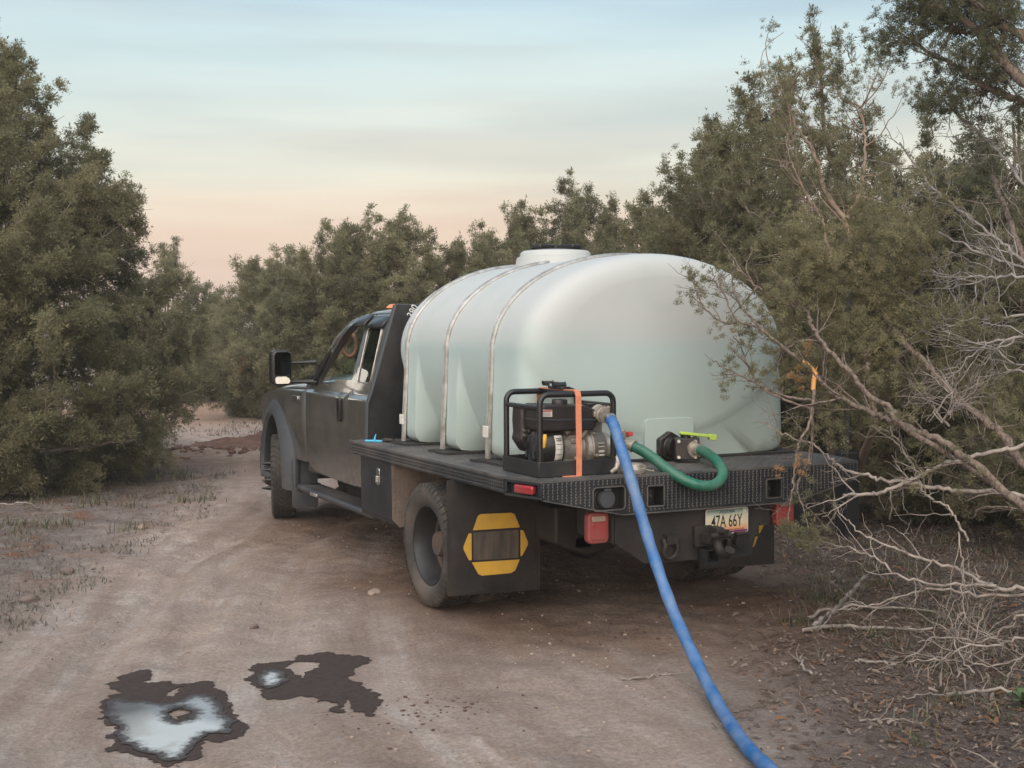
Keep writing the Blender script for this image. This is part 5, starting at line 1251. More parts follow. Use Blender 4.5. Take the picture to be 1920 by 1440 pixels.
# orange ratchet strap over the frame
stp = MB()
def ribbon(q, pts, w, t=.0025):
    P = np.array(pts, float)
    for a in range(len(P)-1):
        p, r = P[a], P[a+1]; d = r-p; d /= np.linalg.norm(d)+1e-9
        n = np.cross(d, (1, 0, 0)); n /= np.linalg.norm(n)+1e-9
        vs = []
        for c_ in (p-d*.0006, r+d*.0006):
            for sx, sn in ((-w/2, -t), (w/2, -t), (w/2, t), (-w/2, t)): vs.append(tuple(c_+np.array([sx, 0, 0])+n*sn))
        q.add(vs, [(0, 1, 5, 4), (1, 2, 6, 5), (2, 3, 7, 6), (3, 0, 4, 7), (0, 3, 2, 1), (4, 5, 6, 7)])
sx_ = -.803
pts = [(sx_-.002, Y0-.012, .957), (sx_, Y0-.011, 1.1), (sx_, Y0-.004, 1.395), (sx_, Y0+.006, 1.418), (sx_, Y0+.03, 1.425), (sx_, -1.11, 1.422), (sx_, Y1-.03, 1.425), (sx_, Y1-.004, 1.415), (sx_, Y1+.004, 1.38), (sx_, Y1+.008, .962)]
ribbon(stp, pts, .034)
strap = stp.build('ratchet_strap', M['orange'], None, 30)
tag(strap, 'orange webbing strap holding the pump frame down to the bed', 'strap')
rk = MB().box((sx_-.03, -1.20, 1.425), (sx_+.03, -1.04, 1.44)).cyl((sx_-.038, -1.12, 1.447), (sx_+.038, -1.12, 1.447), .016, n=12).box((sx_-.034, -1.06, 1.44), (sx_-.026, -.98, 1.462)).box((sx_+.026, -1.06, 1.44), (sx_+.034, -.98, 1.462)).cyl((sx_-.034, -.985, 1.458), (sx_+.034, -.985, 1.458), .009, n=8)
rk.build('ratchet_buckle', M['black_clean'], strap, 35, .003)
MB().box((sx_-.10, Y0-.02, .9555), (sx_+.0, Y0+.0, .961)).build('strap_tail', M['orange'], strap, 30)

# hoses
bp = smooth_path(BLUE_HOSE, 10)
rad = np.full(len(bp), .0305)
wob_ = 1+.05*np.sin(np.arange(len(bp))*.9)*np.clip(np.arange(len(bp))/30, 0, 1)
hs = MB().tube(bp, rad*wob_, 20)
hose = hs.build('discharge_hose', M['blue'], None, 60)
tag(hose, 'dusty blue lay-flat hose running from the pump down onto the dirt', 'hose')
d0 = bp[1]-bp[0]; d0 /= np.linalg.norm(d0)
q = MB().cyl(tuple(bp[1]-d0*.004), tuple(bp[1]+d0*.018), .034, n=24); q.build('hose_clamp', M['chrome'], hose, 50)
gp = smooth_path(GREEN_HOSE, 12)
hs = MB().tube(gp, .0305, 20); ghose = hs.build('suction_hose', M['green'], None, 60)
tag(ghose, 'green ribbed suction hose looping from the pump to the tank valve', 'hose')
rib = MB()
d0 = gp[1]-gp[0]; d0 /= np.linalg.norm(d0); d1 = gp[-1]-gp[-3]; d1 /= np.linalg.norm(d1)
MB().cyl(tuple(gp[0]-d0*.05), tuple(gp[0]+d0*.03), .035, n=22).cyl(tuple(gp[0]-d0*.07), tuple(gp[0]-d0*.03), .044, n=22).box(tuple(gp[0]+np.array([-.06, -.015, .04])), tuple(gp[0]+np.array([-.03, .015, .085]))).build('camlock_coupler', M['brass'], ghose, 40, .003)
MB().box(tuple(gp[0]+np.array([-.035, -.05, .05])), tuple(gp[0]+np.array([-.005, -.02, .075]))).build('red_tag', M['warn_red'], ghose, 40, .003)
q = MB().cyl(tuple(gp[-1]-d1*.03), tuple(gp[-1]+d1*.03), .035, n=22).cyl(tuple(gp[-1]+d1*.02), tuple(gp[-1]+d1*.08), .050, .044, 22)
q.box(tuple(gp[-1]+d1*.04+np.array([-.02, -.075, -.012])), tuple(gp[-1]+d1*.04+np.array([.05, -.05, .012]))); q.build('camlock_coupler', M['brass'], ghose, 40, .003)
# little things on the deck
cc = MB().lathe([(.957, .062), (.965, .066), (.985, .066), (.99, .058), (1.008, .056), (1.012, .048), (1.012, 0)], (-.47, -1.37, 0), 'z', 28).box((-.545, -1.385, .972), (-.525, -1.355, 1.0)).box((-.415, -1.385, .972), (-.395, -1.355, 1.0))
cc.tube([(-.405, -1.37, .975), (-.37, -1.39, .968), (-.34, -1.37, .962)], .004, 6)
tag(cc.build('camlock_cap', M['brass'], None, 40, .003), 'grey alloy hose cap standing on the bed edge under the green hose', 'hose cap')
bc = MB().tube([(-1.06, 1.19, .963), (-1.05, 1.23, .967), (-1.035, 1.26, .985), (-1.02, 1.28, 1.005)], [.008, .008, .006, .003], 7).tube([(-1.11, 1.26, .963), (-1.06, 1.21, .963), (-1.02, 1.15, .963)], .008, 7)
o = bc.build('cord_tail', M['cord'], None, 50); tag(o, 'short end of bright blue cord on the front corner of the bed', 'cord')
q = MB().tube([(-1.03, 1.12, .972), (-1.0, 1.11, .976), (-.96, 1.08, .972)], [.010, .017, .012], 10).tube([(-.97, 1.07, .962), (-.93, 1.0, .960)], .005, 6)
tag(q.build('strap_hook', M['iron'], None, 50), 'small dirty metal strap hook lying beside the blue cord', 'hook')
# ================================================================== VEGETATION
def sprig_templates(n_t, nb, bl, bw, seed):
    """little juniper sprays: nb leaf-sized blades round a stem of length 1"""
    r = np.random.default_rng(seed); out = []
    for _ in range(n_t):
        tri = []
        for k in range(nb):
            t = r.uniform(.05, 1.0); az = r.uniform(0, 2*math.pi); sp = r.uniform(.35, .95)*(1.15-t*.7)
            d = np.array([math.cos(az)*math.sin(sp), math.sin(az)*math.sin(sp), math.cos(sp)])
            w = np.cross(d, r.normal(size=3)); w /= np.linalg.norm(w)+1e-9
            b = np.array([0, 0, t*.65]); L_ = bl*r.uniform(.7, 1.25); W_ = bw*r.uniform(.7, 1.3)
            tri += [b-w*W_*.5, b+w*W_*.5, b+d*L_]
        out.append(np.array(tri))
    return np.array(out)

SPRIG = sprig_templates(12, 6, .50, .22, 3)
SPRIG_NEAR = sprig_templates(14, 12, .52, .20, 5)
SPRIG_FINE = sprig_templates(14, 12, .50, .22, 9)

def place_sprigs(cen, dirs, size, tint, T, r):
    """cen (n,3) dirs (n,3) size (n,), tint (n,3) -> verts, faces, tint per vertex"""
    n = len(cen); k = T.shape[1]
    z = dirs/(np.linalg.norm(dirs, axis=1)[:, None]+1e-9)
    a = r.normal(size=(n, 3)); x = np.cross(a, z); x /= np.linalg.norm(x, axis=1)[:, None]+1e-9
    y = np.cross(z, x)
    t = T[r.integers(0, len(T), n)]*size[:, None, None]
    V = cen[:, None, :]+t[:, :, 0:1]*x[:, None, :]+t[:, :, 1:2]*y[:, None, :]+t[:, :, 2:3]*z[:, None, :]
    return V.reshape(-1, 3), np.arange(n*k).reshape(-1, 3), np.repeat(tint, k, axis=0)

# one tuft = a knob of scale-leaf sprays; tufts are instanced over the crown points by geometry nodes
def tuft_template(name, nb, seed, m):
    rr = np.random.default_rng(seed); tri = []
    for k in range(nb):
        d = rr.normal(size=3); d[2] = abs(d[2])*.9+.15; d /= np.linalg.norm(d); b = d*rr.uniform(.05, .85)+rr.normal(0, .12, 3)
        e = d*.8+rr.normal(0, .45, 3); e /= np.linalg.norm(e); w = np.cross(e, rr.normal(size=3)); w /= np.linalg.norm(w)+1e-9
        L_ = rr.uniform(.20, .44); W_ = L_*rr.uniform(.14, .22)
        tri += [b-w*W_, b+w*W_, b+e*L_+w*W_*.2]
    me = bpy.data.meshes.new(name); me.from_pydata([tuple(map(float, t)) for t in tri], [], [(3*i, 3*i+1, 3*i+2) for i in range(nb)]); me.materials.append(m); me.update()
    return bpy.data.objects.new(name, me)
TUFT_TREE = {}
def tuft_tree(m, nb):
    if (m.name, nb) in TUFT_TREE: return TUFT_TREE[(m.name, nb)]
    mi = foliage_mat('tuft_'+m.name, *FOL[m][1:], inst=True)
    t = bpy.data.node_groups.new('tufts', 'GeometryNodeTree'); N, L = t.nodes, t.links
    t.interface.new_socket('Geometry', in_out='INPUT', socket_type='NodeSocketGeometry'); t.interface.new_socket('Geometry', in_out='OUTPUT', socket_type='NodeSocketGeometry')
    gi = N.new('NodeGroupInput'); go = N.new('NodeGroupOutput')
    def na(nm, ty):
        a = N.new('GeometryNodeInputNamedAttribute'); a.data_type = ty; a.inputs['Name'].default_value = nm; return a.outputs[0]
    sp = N.new('GeometryNodeSeparateGeometry'); sp.domain = 'POINT'
    cmp_ = N.new('FunctionNodeCompare'); cmp_.data_type = 'FLOAT'; cmp_.operation = 'GREATER_THAN'; cmp_.inputs[1].default_value = .001
    L.new(na('tscale', 'FLOAT'), cmp_.inputs[0]); L.new(gi.outputs[0], sp.inputs[0]); L.new(cmp_.outputs[0], sp.inputs[1])
    jt = N.new('GeometryNodeJoinGeometry')
    for k in range(6):
        oi = N.new('GeometryNodeObjectInfo'); oi.inputs['Object'].default_value = tuft_template('tuft', nb, 50+k, mi); oi.inputs['As Instance'].default_value = False
        g2i = N.new('GeometryNodeGeometryToInstance'); L.new(oi.outputs['Geometry'], g2i.inputs[0]); L.new(g2i.outputs[0], jt.inputs[0])
    ip = N.new('GeometryNodeInstanceOnPoints'); ip.inputs['Pick Instance'].default_value = True
    ri = N.new('FunctionNodeRandomValue'); ri.data_type = 'INT'
    ri.inputs[4].default_value = 0; ri.inputs[5].default_value = 5
    L.new(sp.outputs[0], ip.inputs['Points']); L.new(jt.outputs[0], ip.inputs['Instance']); L.new(ri.outputs[2], ip.inputs['Instance Index'])
    L.new(na('trot', 'FLOAT_VECTOR'), ip.inputs['Rotation']); L.new(na('tscale', 'FLOAT'), ip.inputs['Scale'])
    j2 = N.new('GeometryNodeJoinGeometry'); L.new(sp.outputs[1], j2.inputs[0]); L.new(ip.outputs[0], j2.inputs[0]); L.new(j2.outputs[0], go.inputs[0])
    TUFT_TREE[(m.name, nb)] = t; return t
def crown_mesh(name, V, F, tint, P, D, S, ptint, m, parent, nb=46):
    n, k = len(V), len(P)
    o = mesh_np(name, np.concatenate([V, P]), F, m, parent, None, {'tint': np.concatenate([tint, ptint])})
    D = D/(np.linalg.norm(D, axis=1)[:, None]+1e-9)
    rot = np.zeros((n+k, 3), np.float32); rot[n:, 1] = np.arccos(np.clip(D[:, 2], -1, 1)); rot[n:, 2] = np.arctan2(D[:, 1], D[:, 0])
    sc = np.zeros(n+k, np.float32); sc[n:] = S
    a = o.data.attributes.new('trot', 'FLOAT_VECTOR', 'POINT'); a.data.foreach_set('vector', rot.ravel())
    a = o.data.attributes.new('tscale', 'FLOAT', 'POINT'); a.data.foreach_set('value', sc)
    md = o.modifiers.new('tufts', 'NODES'); md.node_group = tuft_tree(m, nb); o['kind'] = 'stuff'
    return o

def bez(a, b, c, n):
    t = np.linspace(0, 1, n)[:, None]
    return a*(1-t)**2+2*b*t*(1-t)+c*t*t

def juniper(base, H, prof, seed, ncl=300, clr=.26, per=60, ssize=.10, T=None, m=None, stems=4, lean=(0, 0), shell=.42,
            plume=1.5, dry=.006, front=.12, twigs=5, hue=.5, stem_m=None, bark=.055, keep=None, lump=.34, flop=0.25, extra=None, gz0=True, nbare=30):
    r = np.random.default_rng(seed)
    T = SPRIG if T is None else T
    bx, by = base; bz = float(ground_z(np.array([bx]), np.array([by]))[0]) if gz0 else 0
    root = empty('juniper_tree', (bx, by, bz-.03))
    zs = np.array([p[0] for p in prof]); rs = np.array([p[1] for p in prof])
    toC = np.array([CAM[0]-bx, CAM[1]-by]); toC /= np.linalg.norm(toC)
    # stems
    tub = Tubes(); tw = Tubes(); nodes, nrad = [], []
    for k in range(stems):
        az = 2*math.pi*(k+r.uniform(-.25, .25))/stems; tz = H*r.uniform(.62, .92) if k else H*.93
        rr = np.interp(tz, zs, rs)*r.uniform(.2, .55)*(k > 0)
        top = np.array([math.cos(az)*rr+lean[0]*tz/H, math.sin(az)*rr+lean[1]*tz/H, tz])
        midp = np.array([math.cos(az)*rr*.9+r.normal(0, .1), math.sin(az)*rr*.9+r.normal(0, .1), tz*.42])
        b0 = np.array([math.cos(az)*.07, math.sin(az)*.07, -.05])
        P = bez(b0, midp, top, 14); P[1:-1] += r.normal(0, .022*H/4, (12, 3))
        R = np.linspace(bark*r.uniform(.7, 1.1), .012, 14)
        tub.add(P, R, 7); nodes += list(P); nrad += list(R)
    # clump centres
    cl = []
    w = np.interp(np.linspace(zs[0], zs[-1], 200), zs, rs)+.12; cdf = np.cumsum(w)/w.sum(); zz = np.linspace(zs[0], zs[-1], 200)
    tries = 0
    ncl = int(ncl*.84)
    while len(cl) < ncl and tries < ncl*12:
        tries += 1
        z = np.interp(r.random(), cdf, zz); a = r.uniform(0, 2*math.pi)
        d2 = np.array([math.cos(a), math.sin(a)])
        if d2 @ toC < -.15 and r.random() > front: continue
        lm = 1+lump*2*(vnoise(np.array([a*2.1+seed*3.7]), np.array([z*1.35]), seed)[0]-.5)+lump*(vnoise(np.array([a*5.2+seed]), np.array([z*3.1]), seed+3)[0]-.5)
        R_ = max(.03, np.interp(z, zs, rs)*lm)*r.random()**shell
        p = np.array([d2[0]*R_+lean[0]*z/H, d2[1]*R_+lean[1]*z/H, z])
        if keep is not None and not keep(p+np.array([bx, by, bz])): continue
        cl.append(p)
    cl = np.array(cl)
    order = np.argsort(np.linalg.norm(cl*np.array([1, 1, .75]), axis=1))
    ND = np.zeros((len(nodes)+ncl*4, 3)); NR = np.zeros(len(ND)); nn_ = len(nodes)
    ND[:nn_] = nodes; NR[:nn_] = nrad
    for ci in order:
        c_ = cl[ci]
        d = ND[:nn_]-c_; dist = np.sqrt((d**2).sum(1))+np.maximum(0, d[:, 2]+.08)*1.6+np.maximum(0, np.hypot(ND[:nn_, 0], ND[:nn_, 1])-np.hypot(c_[0], c_[1]))*1.2
        j = int(np.argmin(dist)); a = ND[j]; ln = np.linalg.norm(c_-a)
        mid = (a+c_)/2+np.array([0, 0, -.10*ln])+r.normal(0, .07*ln, 3)
        P = bez(a, mid, c_, 6); P[1:-1] += r.normal(0, .02*ln+.004, (4, 3))
        r0_ = min(NR[j]*.8, .006+.011*ln); R = np.linspace(r0_, .004, 6)
        tub.add(P, R, 5)
        ND[nn_:nn_+4] = P[2:]; NR[nn_:nn_+4] = R[2:]; nn_ += 4
    # sprays
    n = len(cl)
    out = cl.copy(); out[:, 2] = 0; out /= np.linalg.norm(out, axis=1)[:, None]+1e-6
    topf = np.clip((cl[:, 2]/H-.45)/.55, 0, 1)
    ax_ = out*(.9-.75*topf)[:, None]+np.array([0, 0, 1])*(.45+.7*topf)[:, None]+r.normal(0, .28, (n, 3))
    ax_ /= np.linalg.norm(ax_, axis=1)[:, None]
    csz = clr*r.uniform(.6, 1.25, n)*(1-.30*topf)
    cnt = (per*1.9*r.uniform(.5, 1.4, n)*(csz/clr)**1.6).astype(int)+3
    NS = 1                                    # plain sprays per tuft, deep inside it
    ntf = np.maximum(2, (cnt/5.8).astype(int)); it = np.repeat(np.arange(n), ntf); mt2 = len(it)
    t = r.uniform(-.7, 1.0, mt2); rad_ = r.normal(0, .40, (mt2, 3))*(1-.5*np.clip(t, 0, 1))[:, None]*(1-.42*topf[it])[:, None]
    el_ = plume*(1.05+.95*topf[it])
    tc_ = cl[it]+ax_[it]*(t*csz[it]*el_)[:, None]+rad_*csz[it][:, None]
    td = ax_[it]*.7+rad_*1.2+np.array([0, 0, .4])+r.normal(0, .3, (mt2, 3)); td /= np.linalg.norm(td, axis=1)[:, None]
    idx = np.repeat(it, NS); k2 = np.repeat(np.arange(mt2), NS); m_ = len(idx)
    tr_ = ssize*r.uniform(.6, 1.15, mt2)
    of_ = r.normal(0, .40, (m_, 3)); of_ += td[k2]*(np.abs(r.normal(0, .5, m_)))[:, None]
    cen = tc_[k2]+of_*tr_[k2][:, None]
    dirs = of_*.9+td[k2]*.7+r.normal(0, .25, (m_, 3))
    h = np.clip(hue+r.normal(0, .28, n)[idx]+r.normal(0, .12, m_), 0, 1)
    v = np.clip(.5+r.normal(0, .16, n)[idx]+r.normal(0, .14, mt2)[k2]+r.normal(0, .10, m_), 0, 1)
    dr = (r.random(n) < dry)[idx]*r.uniform(.5, 1, m_)
    low = cen[:, 2] > .04
    V, F, tt = place_sprigs(cen[low], dirs[low], ssize*.80*r.uniform(.7, 1.3, low.sum()), np.stack([h, v, dr], 1)[low], T, r)
    # twigs inside the clumps
    for ci in range(n):
        for q in range(twigs):
            e_ = cl[ci]+(ax_[ci]*r.uniform(-.2, 1.0)*plume+r.normal(0, .45, 3))*csz[ci]
            tw.add(np.array([cl[ci]-ax_[ci]*csz[ci]*.3, (cl[ci]+e_)/2+r.normal(0, .02, 3), e_]), [.0055, .004, .0018], 3)
    # bare dead twigs low in the crown
    for q in range(nbare):
        a = r.uniform(0, 2*math.pi); z = H*r.uniform(.05, .80); L_ = np.interp(z, zs, rs)*r.uniform(.72, .97)
        e_ = np.array([math.cos(a)*L_, math.sin(a)*L_, z+r.normal(.05, .2)]); s_0 = np.array([math.cos(a)*L_*.35, math.sin(a)*L_*.35, z])
        P = bez(s_0, (s_0+e_)/2+r.normal(0, .12, 3), e_, 8); P[1:-1] += r.normal(0, .02, (6, 3)); tw.add(P, [.010, .002], 4)
        for w_ in range(4):
            s_1 = P[r.integers(2, 7)]; e1 = s_1+r.normal(0, .18, 3)+out[0]*0; tw.add(bez(s_1, (s_1+e1)/2+r.normal(0, .04, 3), e1, 5), [.005, .0012], 3)
    tub.build('trunk', stem_m or M['bark'], root); o_tw = tw.build('twigs', M['twig'], root); o_tw['kind'] = 'stuff'
    ok = tc_[:, 2] > .05
    th_ = np.clip(hue+r.normal(0, .28, n)[it]+r.normal(0, .12, mt2), 0, 1); tv_ = np.clip(.5+r.normal(0, .16, n)[it]+r.normal(0, .17, mt2), 0, 1)
    crown_mesh('crown', V, F, tt, tc_[ok], td[ok], (tr_*1.22)[ok], np.stack([th_, tv_, (dr.reshape(-1, NS)[:, 0])], 1)[ok], m or M['juniper'], root, 84)
    return root

def T_(o, label, cat='tree', group='junipers round the clearing'):
    return tag(o, label, cat, group)

# left
LEFT_TREE = T_(juniper((-3.25, 8.7), 5.2, [(.15, 2.0), (.8, 2.35), (1.6, 2.3), (2.6, 2.0), (3.4, 1.58), (4.2, 1.0), (4.8, .48), (5.2, .1)], 11, 760, .23, 130, .078, hue=.55, stems=6, bark=.09, nbare=60, lump=.15),
   'tall broad juniper standing alone at the left edge of the track')
T_(juniper((-5.6, 10.5), 5.3, [(.2, 1.4), (1.5, 1.7), (3, 1.3), (4.6, .6), (5.3, .1)], 12, 220, .28, 80, .095, m=M['juniper_far']), 'juniper half out of the frame behind the tall left one')
# behind, left to right
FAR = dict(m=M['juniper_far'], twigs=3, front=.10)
T_(juniper((2.1, 25.5), 3.7, [(.1, 1.2), (1.2, 1.75), (2.4, 1.4), (3.2, .8), (3.65, .1)], 21, 230, .30, 80, .115, **FAR), 'pale green juniper beyond the sandy road, next to the tall left tree')
T_(juniper((4.6, 25.2), 3.4, [(.1, 1.4), (1.0, 1.8), (2.0, 1.5), (2.9, .8), (3.35, .1)], 22, 230, .30, 80, .115, **FAR), 'low rounded pale juniper behind the sandy road in the sky gap')
T_(juniper((3.05, 18.2), 3.3, [(.1, 1.3), (1.0, 1.7), (2.0, 1.4), (2.8, .8), (3.25, .1)], 28, 230, .28, 80, .105, **FAR), 'pale juniper filling the gap left of the cab mirror')
T_(juniper((2.9, 12.6), 3.52, [(.35, 1.1), (.9, 1.65), (1.7, 1.75), (2.5, 1.45), (3.1, .9), (3.5, .15)], 23, 460, .23, 110, .088, hue=.6, twigs=5, front=.12, dry=.012, nbare=70, m=M['juniper_far'], lean=(.25, -.2)), 'bushy juniper whose low boughs hang over the dirt just beyond the cab')
T_(juniper((4.75, 11.8), 3.15, [(.2, 1.0), (1.0, 1.4), (2.0, 1.2), (2.8, .7), (3.15, .1)], 24, 260, .25, 100, .09, twigs=4, m=M['juniper_far']), 'shorter juniper directly above the truck cab roof')
T_(juniper((6.1, 12.9), 3.75, [(.2, 1.1), (1.2, 1.35), (2.4, 1.15), (3.3, .6), (3.75, .1)], 25, 260, .25, 100, .092, hue=.35, twigs=4), 'darker juniper rising left of the tank filler lid')
T_(juniper((7.35, 13.2), 4.2, [(.2, 1.2), (1.5, 1.5), (2.8, 1.25), (3.7, .7), (4.2, .1)], 26, 280, .26, 100, .095, hue=.35, twigs=4), 'tallest dark juniper behind the tank filler lid')
T_(juniper((9.0, 13.6), 4.1, [(.2, 1.2), (1.5, 1.4), (2.8, 1.1), (3.7, .55), (4.1, .1)], 27, 250, .26, 100, .095, hue=.4, twigs=4, m=M['juniper_far']), 'juniper behind the right half of the tank top')
# right of the truck
T_(juniper((4.85, 5.65), 4.0, [(.2, .9), (1.2, 1.1), (2.4, .95), (3.3, .55), (4.0, .12)], 31, 300, .20, 110, .076, hue=.35, plume=1.9, front=.15), 'pointed dark juniper rising just above the right shoulder of the tank')
T_(juniper((4.45, 3.8), 4.2, [(.2, .9), (1.3, 1.15), (2.6, 1.0), (3.5, .55), (4.15, .12)], 32, 330, .19, 110, .072, hue=.3, plume=2.0, front=.15), 'juniper with several upright plumes right of the tank')
T_(juniper((3.85, 1.75), 4.75, [(.25, 1.2), (1.2, 1.4), (2.4, 1.15), (3.1, .8), (3.7, .48), (4.3, .30), (4.72, .08)], 33, 330, .155, 60, .050, lean=(-.28, .14), hue=.4, plume=1.4, front=.15, T=SPRIG_FINE, nbare=40), 'open-topped juniper with pale forked stems and a loose crown')
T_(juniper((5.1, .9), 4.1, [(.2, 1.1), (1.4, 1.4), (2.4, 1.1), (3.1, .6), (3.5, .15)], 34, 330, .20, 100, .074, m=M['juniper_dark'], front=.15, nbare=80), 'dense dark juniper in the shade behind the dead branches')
T_(juniper((3.9, -.55), 3.3, [(.3, .7), (1.2, .95), (2.2, .8), (3.2, .2)], 35, 200, .17, 60, .048, T=SPRIG_FINE, front=.15, nbare=60), 'lower juniper at the right edge behind the bare limbs')
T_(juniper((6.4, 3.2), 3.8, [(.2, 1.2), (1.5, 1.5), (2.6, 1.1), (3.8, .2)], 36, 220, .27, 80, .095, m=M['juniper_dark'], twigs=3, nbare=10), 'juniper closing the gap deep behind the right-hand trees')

# ---- neighbours behind the photographer, seen in the door mirror and the cab glass
def copy_tree(src, loc_, rz, sc, label):
    o = src.copy(); C.objects.link(o); o.location = loc_; o.rotation_euler = (0, 0, rz); o.scale = (sc, sc, sc)
    for ch in src.children:
        c_ = ch.copy(); C.objects.link(c_); c_.parent = o
    T_(o, label); return o
copy_tree(LEFT_TREE, (1.6, -11.5, -.03), 2.2, .8, 'juniper behind the photographer, mirrored in the door mirror')
copy_tree(LEFT_TREE, (-9.5, -5.5, -.03), 3.5, .85, 'juniper left of the photographer, out of the frame')

# ---- the leaning juniper in the right foreground: limbs placed where they grow
def fork(tub, P, R, r, n, L0, depth=2, spread=.55, nside=4, droop=0.0, tips=None, jit=.05):
    """side twigs off a limb"""
    P = np.asarray(P); m_ = len(P)
    for _ in range(n):
        i = r.integers(max(1, m_//5), m_-1); a = P[i]; t = P[min(i+1, m_-1)]-P[i-1]; t /= np.linalg.norm(t)+1e-9
        d = t*.8+r.normal(0, spread, 3)+np.array([0, 0, -droop]); d /= np.linalg.norm(d)
        L_ = L0*r.uniform(.45, 1.2); e = a+d*L_
        Q = bez(a, a+d*L_*.5+r.normal(0, .10*L_, 3), e, 9); Q[1:] += np.cumsum(r.normal(0, jit*L_*.25, (8, 3)), 0)
        ri = np.interp(i, [0, m_-1], [R[0], R[-1]])
        r1 = min(ri*.62, .004+.008*L_)
        tub.add(Q, [r1, max(.0011, r1*.22)], nside)
        if tips is not None: tips.append((Q[-1], Q[-1]-Q[-3]))
        if depth > 1: fork(tub, Q, [r1, max(.0011, r1*.22)], r, r.integers(1, 4), L_*.55, depth-1, spread, 3, droop, tips, jit)

def wiggle(pts, r, n=7, amp=.008):
    P = smooth_path(pts, n); P[1:-1] += r.normal(0, amp*.5, (len(P)-2, 3)); return P

r = np.random.default_rng(77)
base = np.array([2.30, -2.62, 0.0])
fg = empty('juniper_tree', (0, 0, 0)); fg.location = tuple(base)
T_(fg, 'leaning juniper in the right foreground with bare grey limbs reaching over the truck')
def loc(P): return np.asarray(P)-base
tk = Tubes(); tips = []
for pts, ra, rb in BIG_LIMBS:
    pts2 = [tuple(base+np.array([0, 0, .0])), tuple((base+np.array(pts[0]))/2+np.array([.02, .05, .10]))]+list(pts)
    P = wiggle(pts2, r, 7, .012); tk.add(loc(P), np.linspace(ra*.58, rb*.65, len(P)), 9)
    Rr = [ra, rb]; fork(tk, loc(P), Rr, r, 18, .34, 2, .6, 4, 0, tips)
for pts, ra, rb in GREEN_TWIGS:
    P = wiggle(pts, r, 6, .006); tk.add(loc(P), np.linspace(ra, rb, len(P)), 6)
    fork(tk, loc(P), [ra, rb], r, 9, .15, 2, .6, 3, 0, None)
tk.build('trunk', M['bark'], fg)
q = Tubes()
for pts, ra, rb in BROKEN_WOOD: q.add(loc(smooth_path(pts, 4)), np.linspace(ra, rb, 9), 6)
pts, ra, rb = BROKEN_WOOD[0]; p = loc(np.array([pts[-1]]))[0]
for k in range(5): q.add(np.array([p, p+r.normal(0, .018, 3)+np.array([.0, 0, .02])]), [.005, .001], 4)
o = q.build('broken_branch', M['splinter'], fg); o['label'] = 'freshly snapped branch stub of orange split wood'
for pts, ra, rb in BARE_LIMBS:
    q = Tubes(); P = wiggle(pts, r, 6, .012); ra *= .56; q.add(loc(P), np.linspace(ra, rb, len(P)), 7)
    fork(q, loc(P), [ra, rb], r, 8 if P[:, 2].mean() < 1.3 else 20, .32, 3, .55, 4, 0, None, .10)
    q.build('dead_branch', M['deadwood'] if P[:, 2].mean() < 1.5 else M['greywood'], fg)
# foliage of that tree: sprays at twig ends and along the upper limbs
def spray_crown(name, groups, mt_, parent, rr, T=SPRIG_FINE, hue=.5):
    VV, FF, TT, n0 = [], [], [], 0; PP, DD, SS, PT = [], [], [], []
    for cen, n, rad, size, dry_ in groups:
        cen = np.asarray(cen, float); k = max(2, n//3)
        ch = rr.normal(0, .25, len(cen)); cv = rr.normal(0, .16, len(cen))
        for cnt_, kind in ((max(1, n//6), 0), (k, 1)):
            idx = np.repeat(np.arange(len(cen)), cnt_); off_ = rr.normal(0, rad*(1 if kind else .7), (len(idx), 3))
            d = off_/rad*.8+np.array([0, 0, .6])+rr.normal(0, .4, off_.shape)
            tn = np.stack([np.clip(hue+ch[idx]+rr.normal(0, .1, len(idx)), 0, 1), np.clip(.5+cv[idx]+rr.normal(0, .16, len(idx)), 0, 1), np.full(len(idx), dry_)], 1)
            if kind: PP.append(cen[idx]+off_); DD.append(d); SS.append(size*rr.uniform(.55, 1.0, len(idx))); PT.append(tn)
            else:
                V, F, t = place_sprigs(cen[idx]+off_, d, size*.6*rr.uniform(.7, 1.2, len(idx)), tn, T, rr)
                VV.append(V); FF.append(F+n0); TT.append(t); n0 += len(V)
    return crown_mesh(name, np.concatenate(VV), np.concatenate(FF), np.concatenate(TT), np.concatenate(PP), np.concatenate(DD), np.concatenate(SS), np.concatenate(PT), mt_, parent, 84)
tipP = np.array([t[0] for t in tips])
hi = tipP[(tipP+base)[:, 2] > .95]
hi = hi[r.random(len(hi)) < .5]
spray_crown('crown', [(loc(TANK_SPRAYS), 21, .030, .036, 0), (loc(LOW_SPRAYS), 26, .032, .038, 0), (hi, 15, .040, .040, 0)], M['juniper'], fg, r, hue=.6)
LS = np.concatenate([np.array(LIMB_SPRAYS)+r.normal(0, s_, (len(LIMB_SPRAYS), 3)) for s_ in (.02, .10, .14, .16)])
spray_crown('limb_foliage', [(loc(LS), 60, .060, .044, 0)], M['juniper'], fg, r, hue=.85)
ds_ = spray_crown('dry_spray', [(loc(DRY_SPRAYS), 12, .020, .034, .6)], M['dry'], fg, r); ds_['label'] = 'withered tan sprays hanging from the snapped branch'; ds_['kind'] = 'stuff'

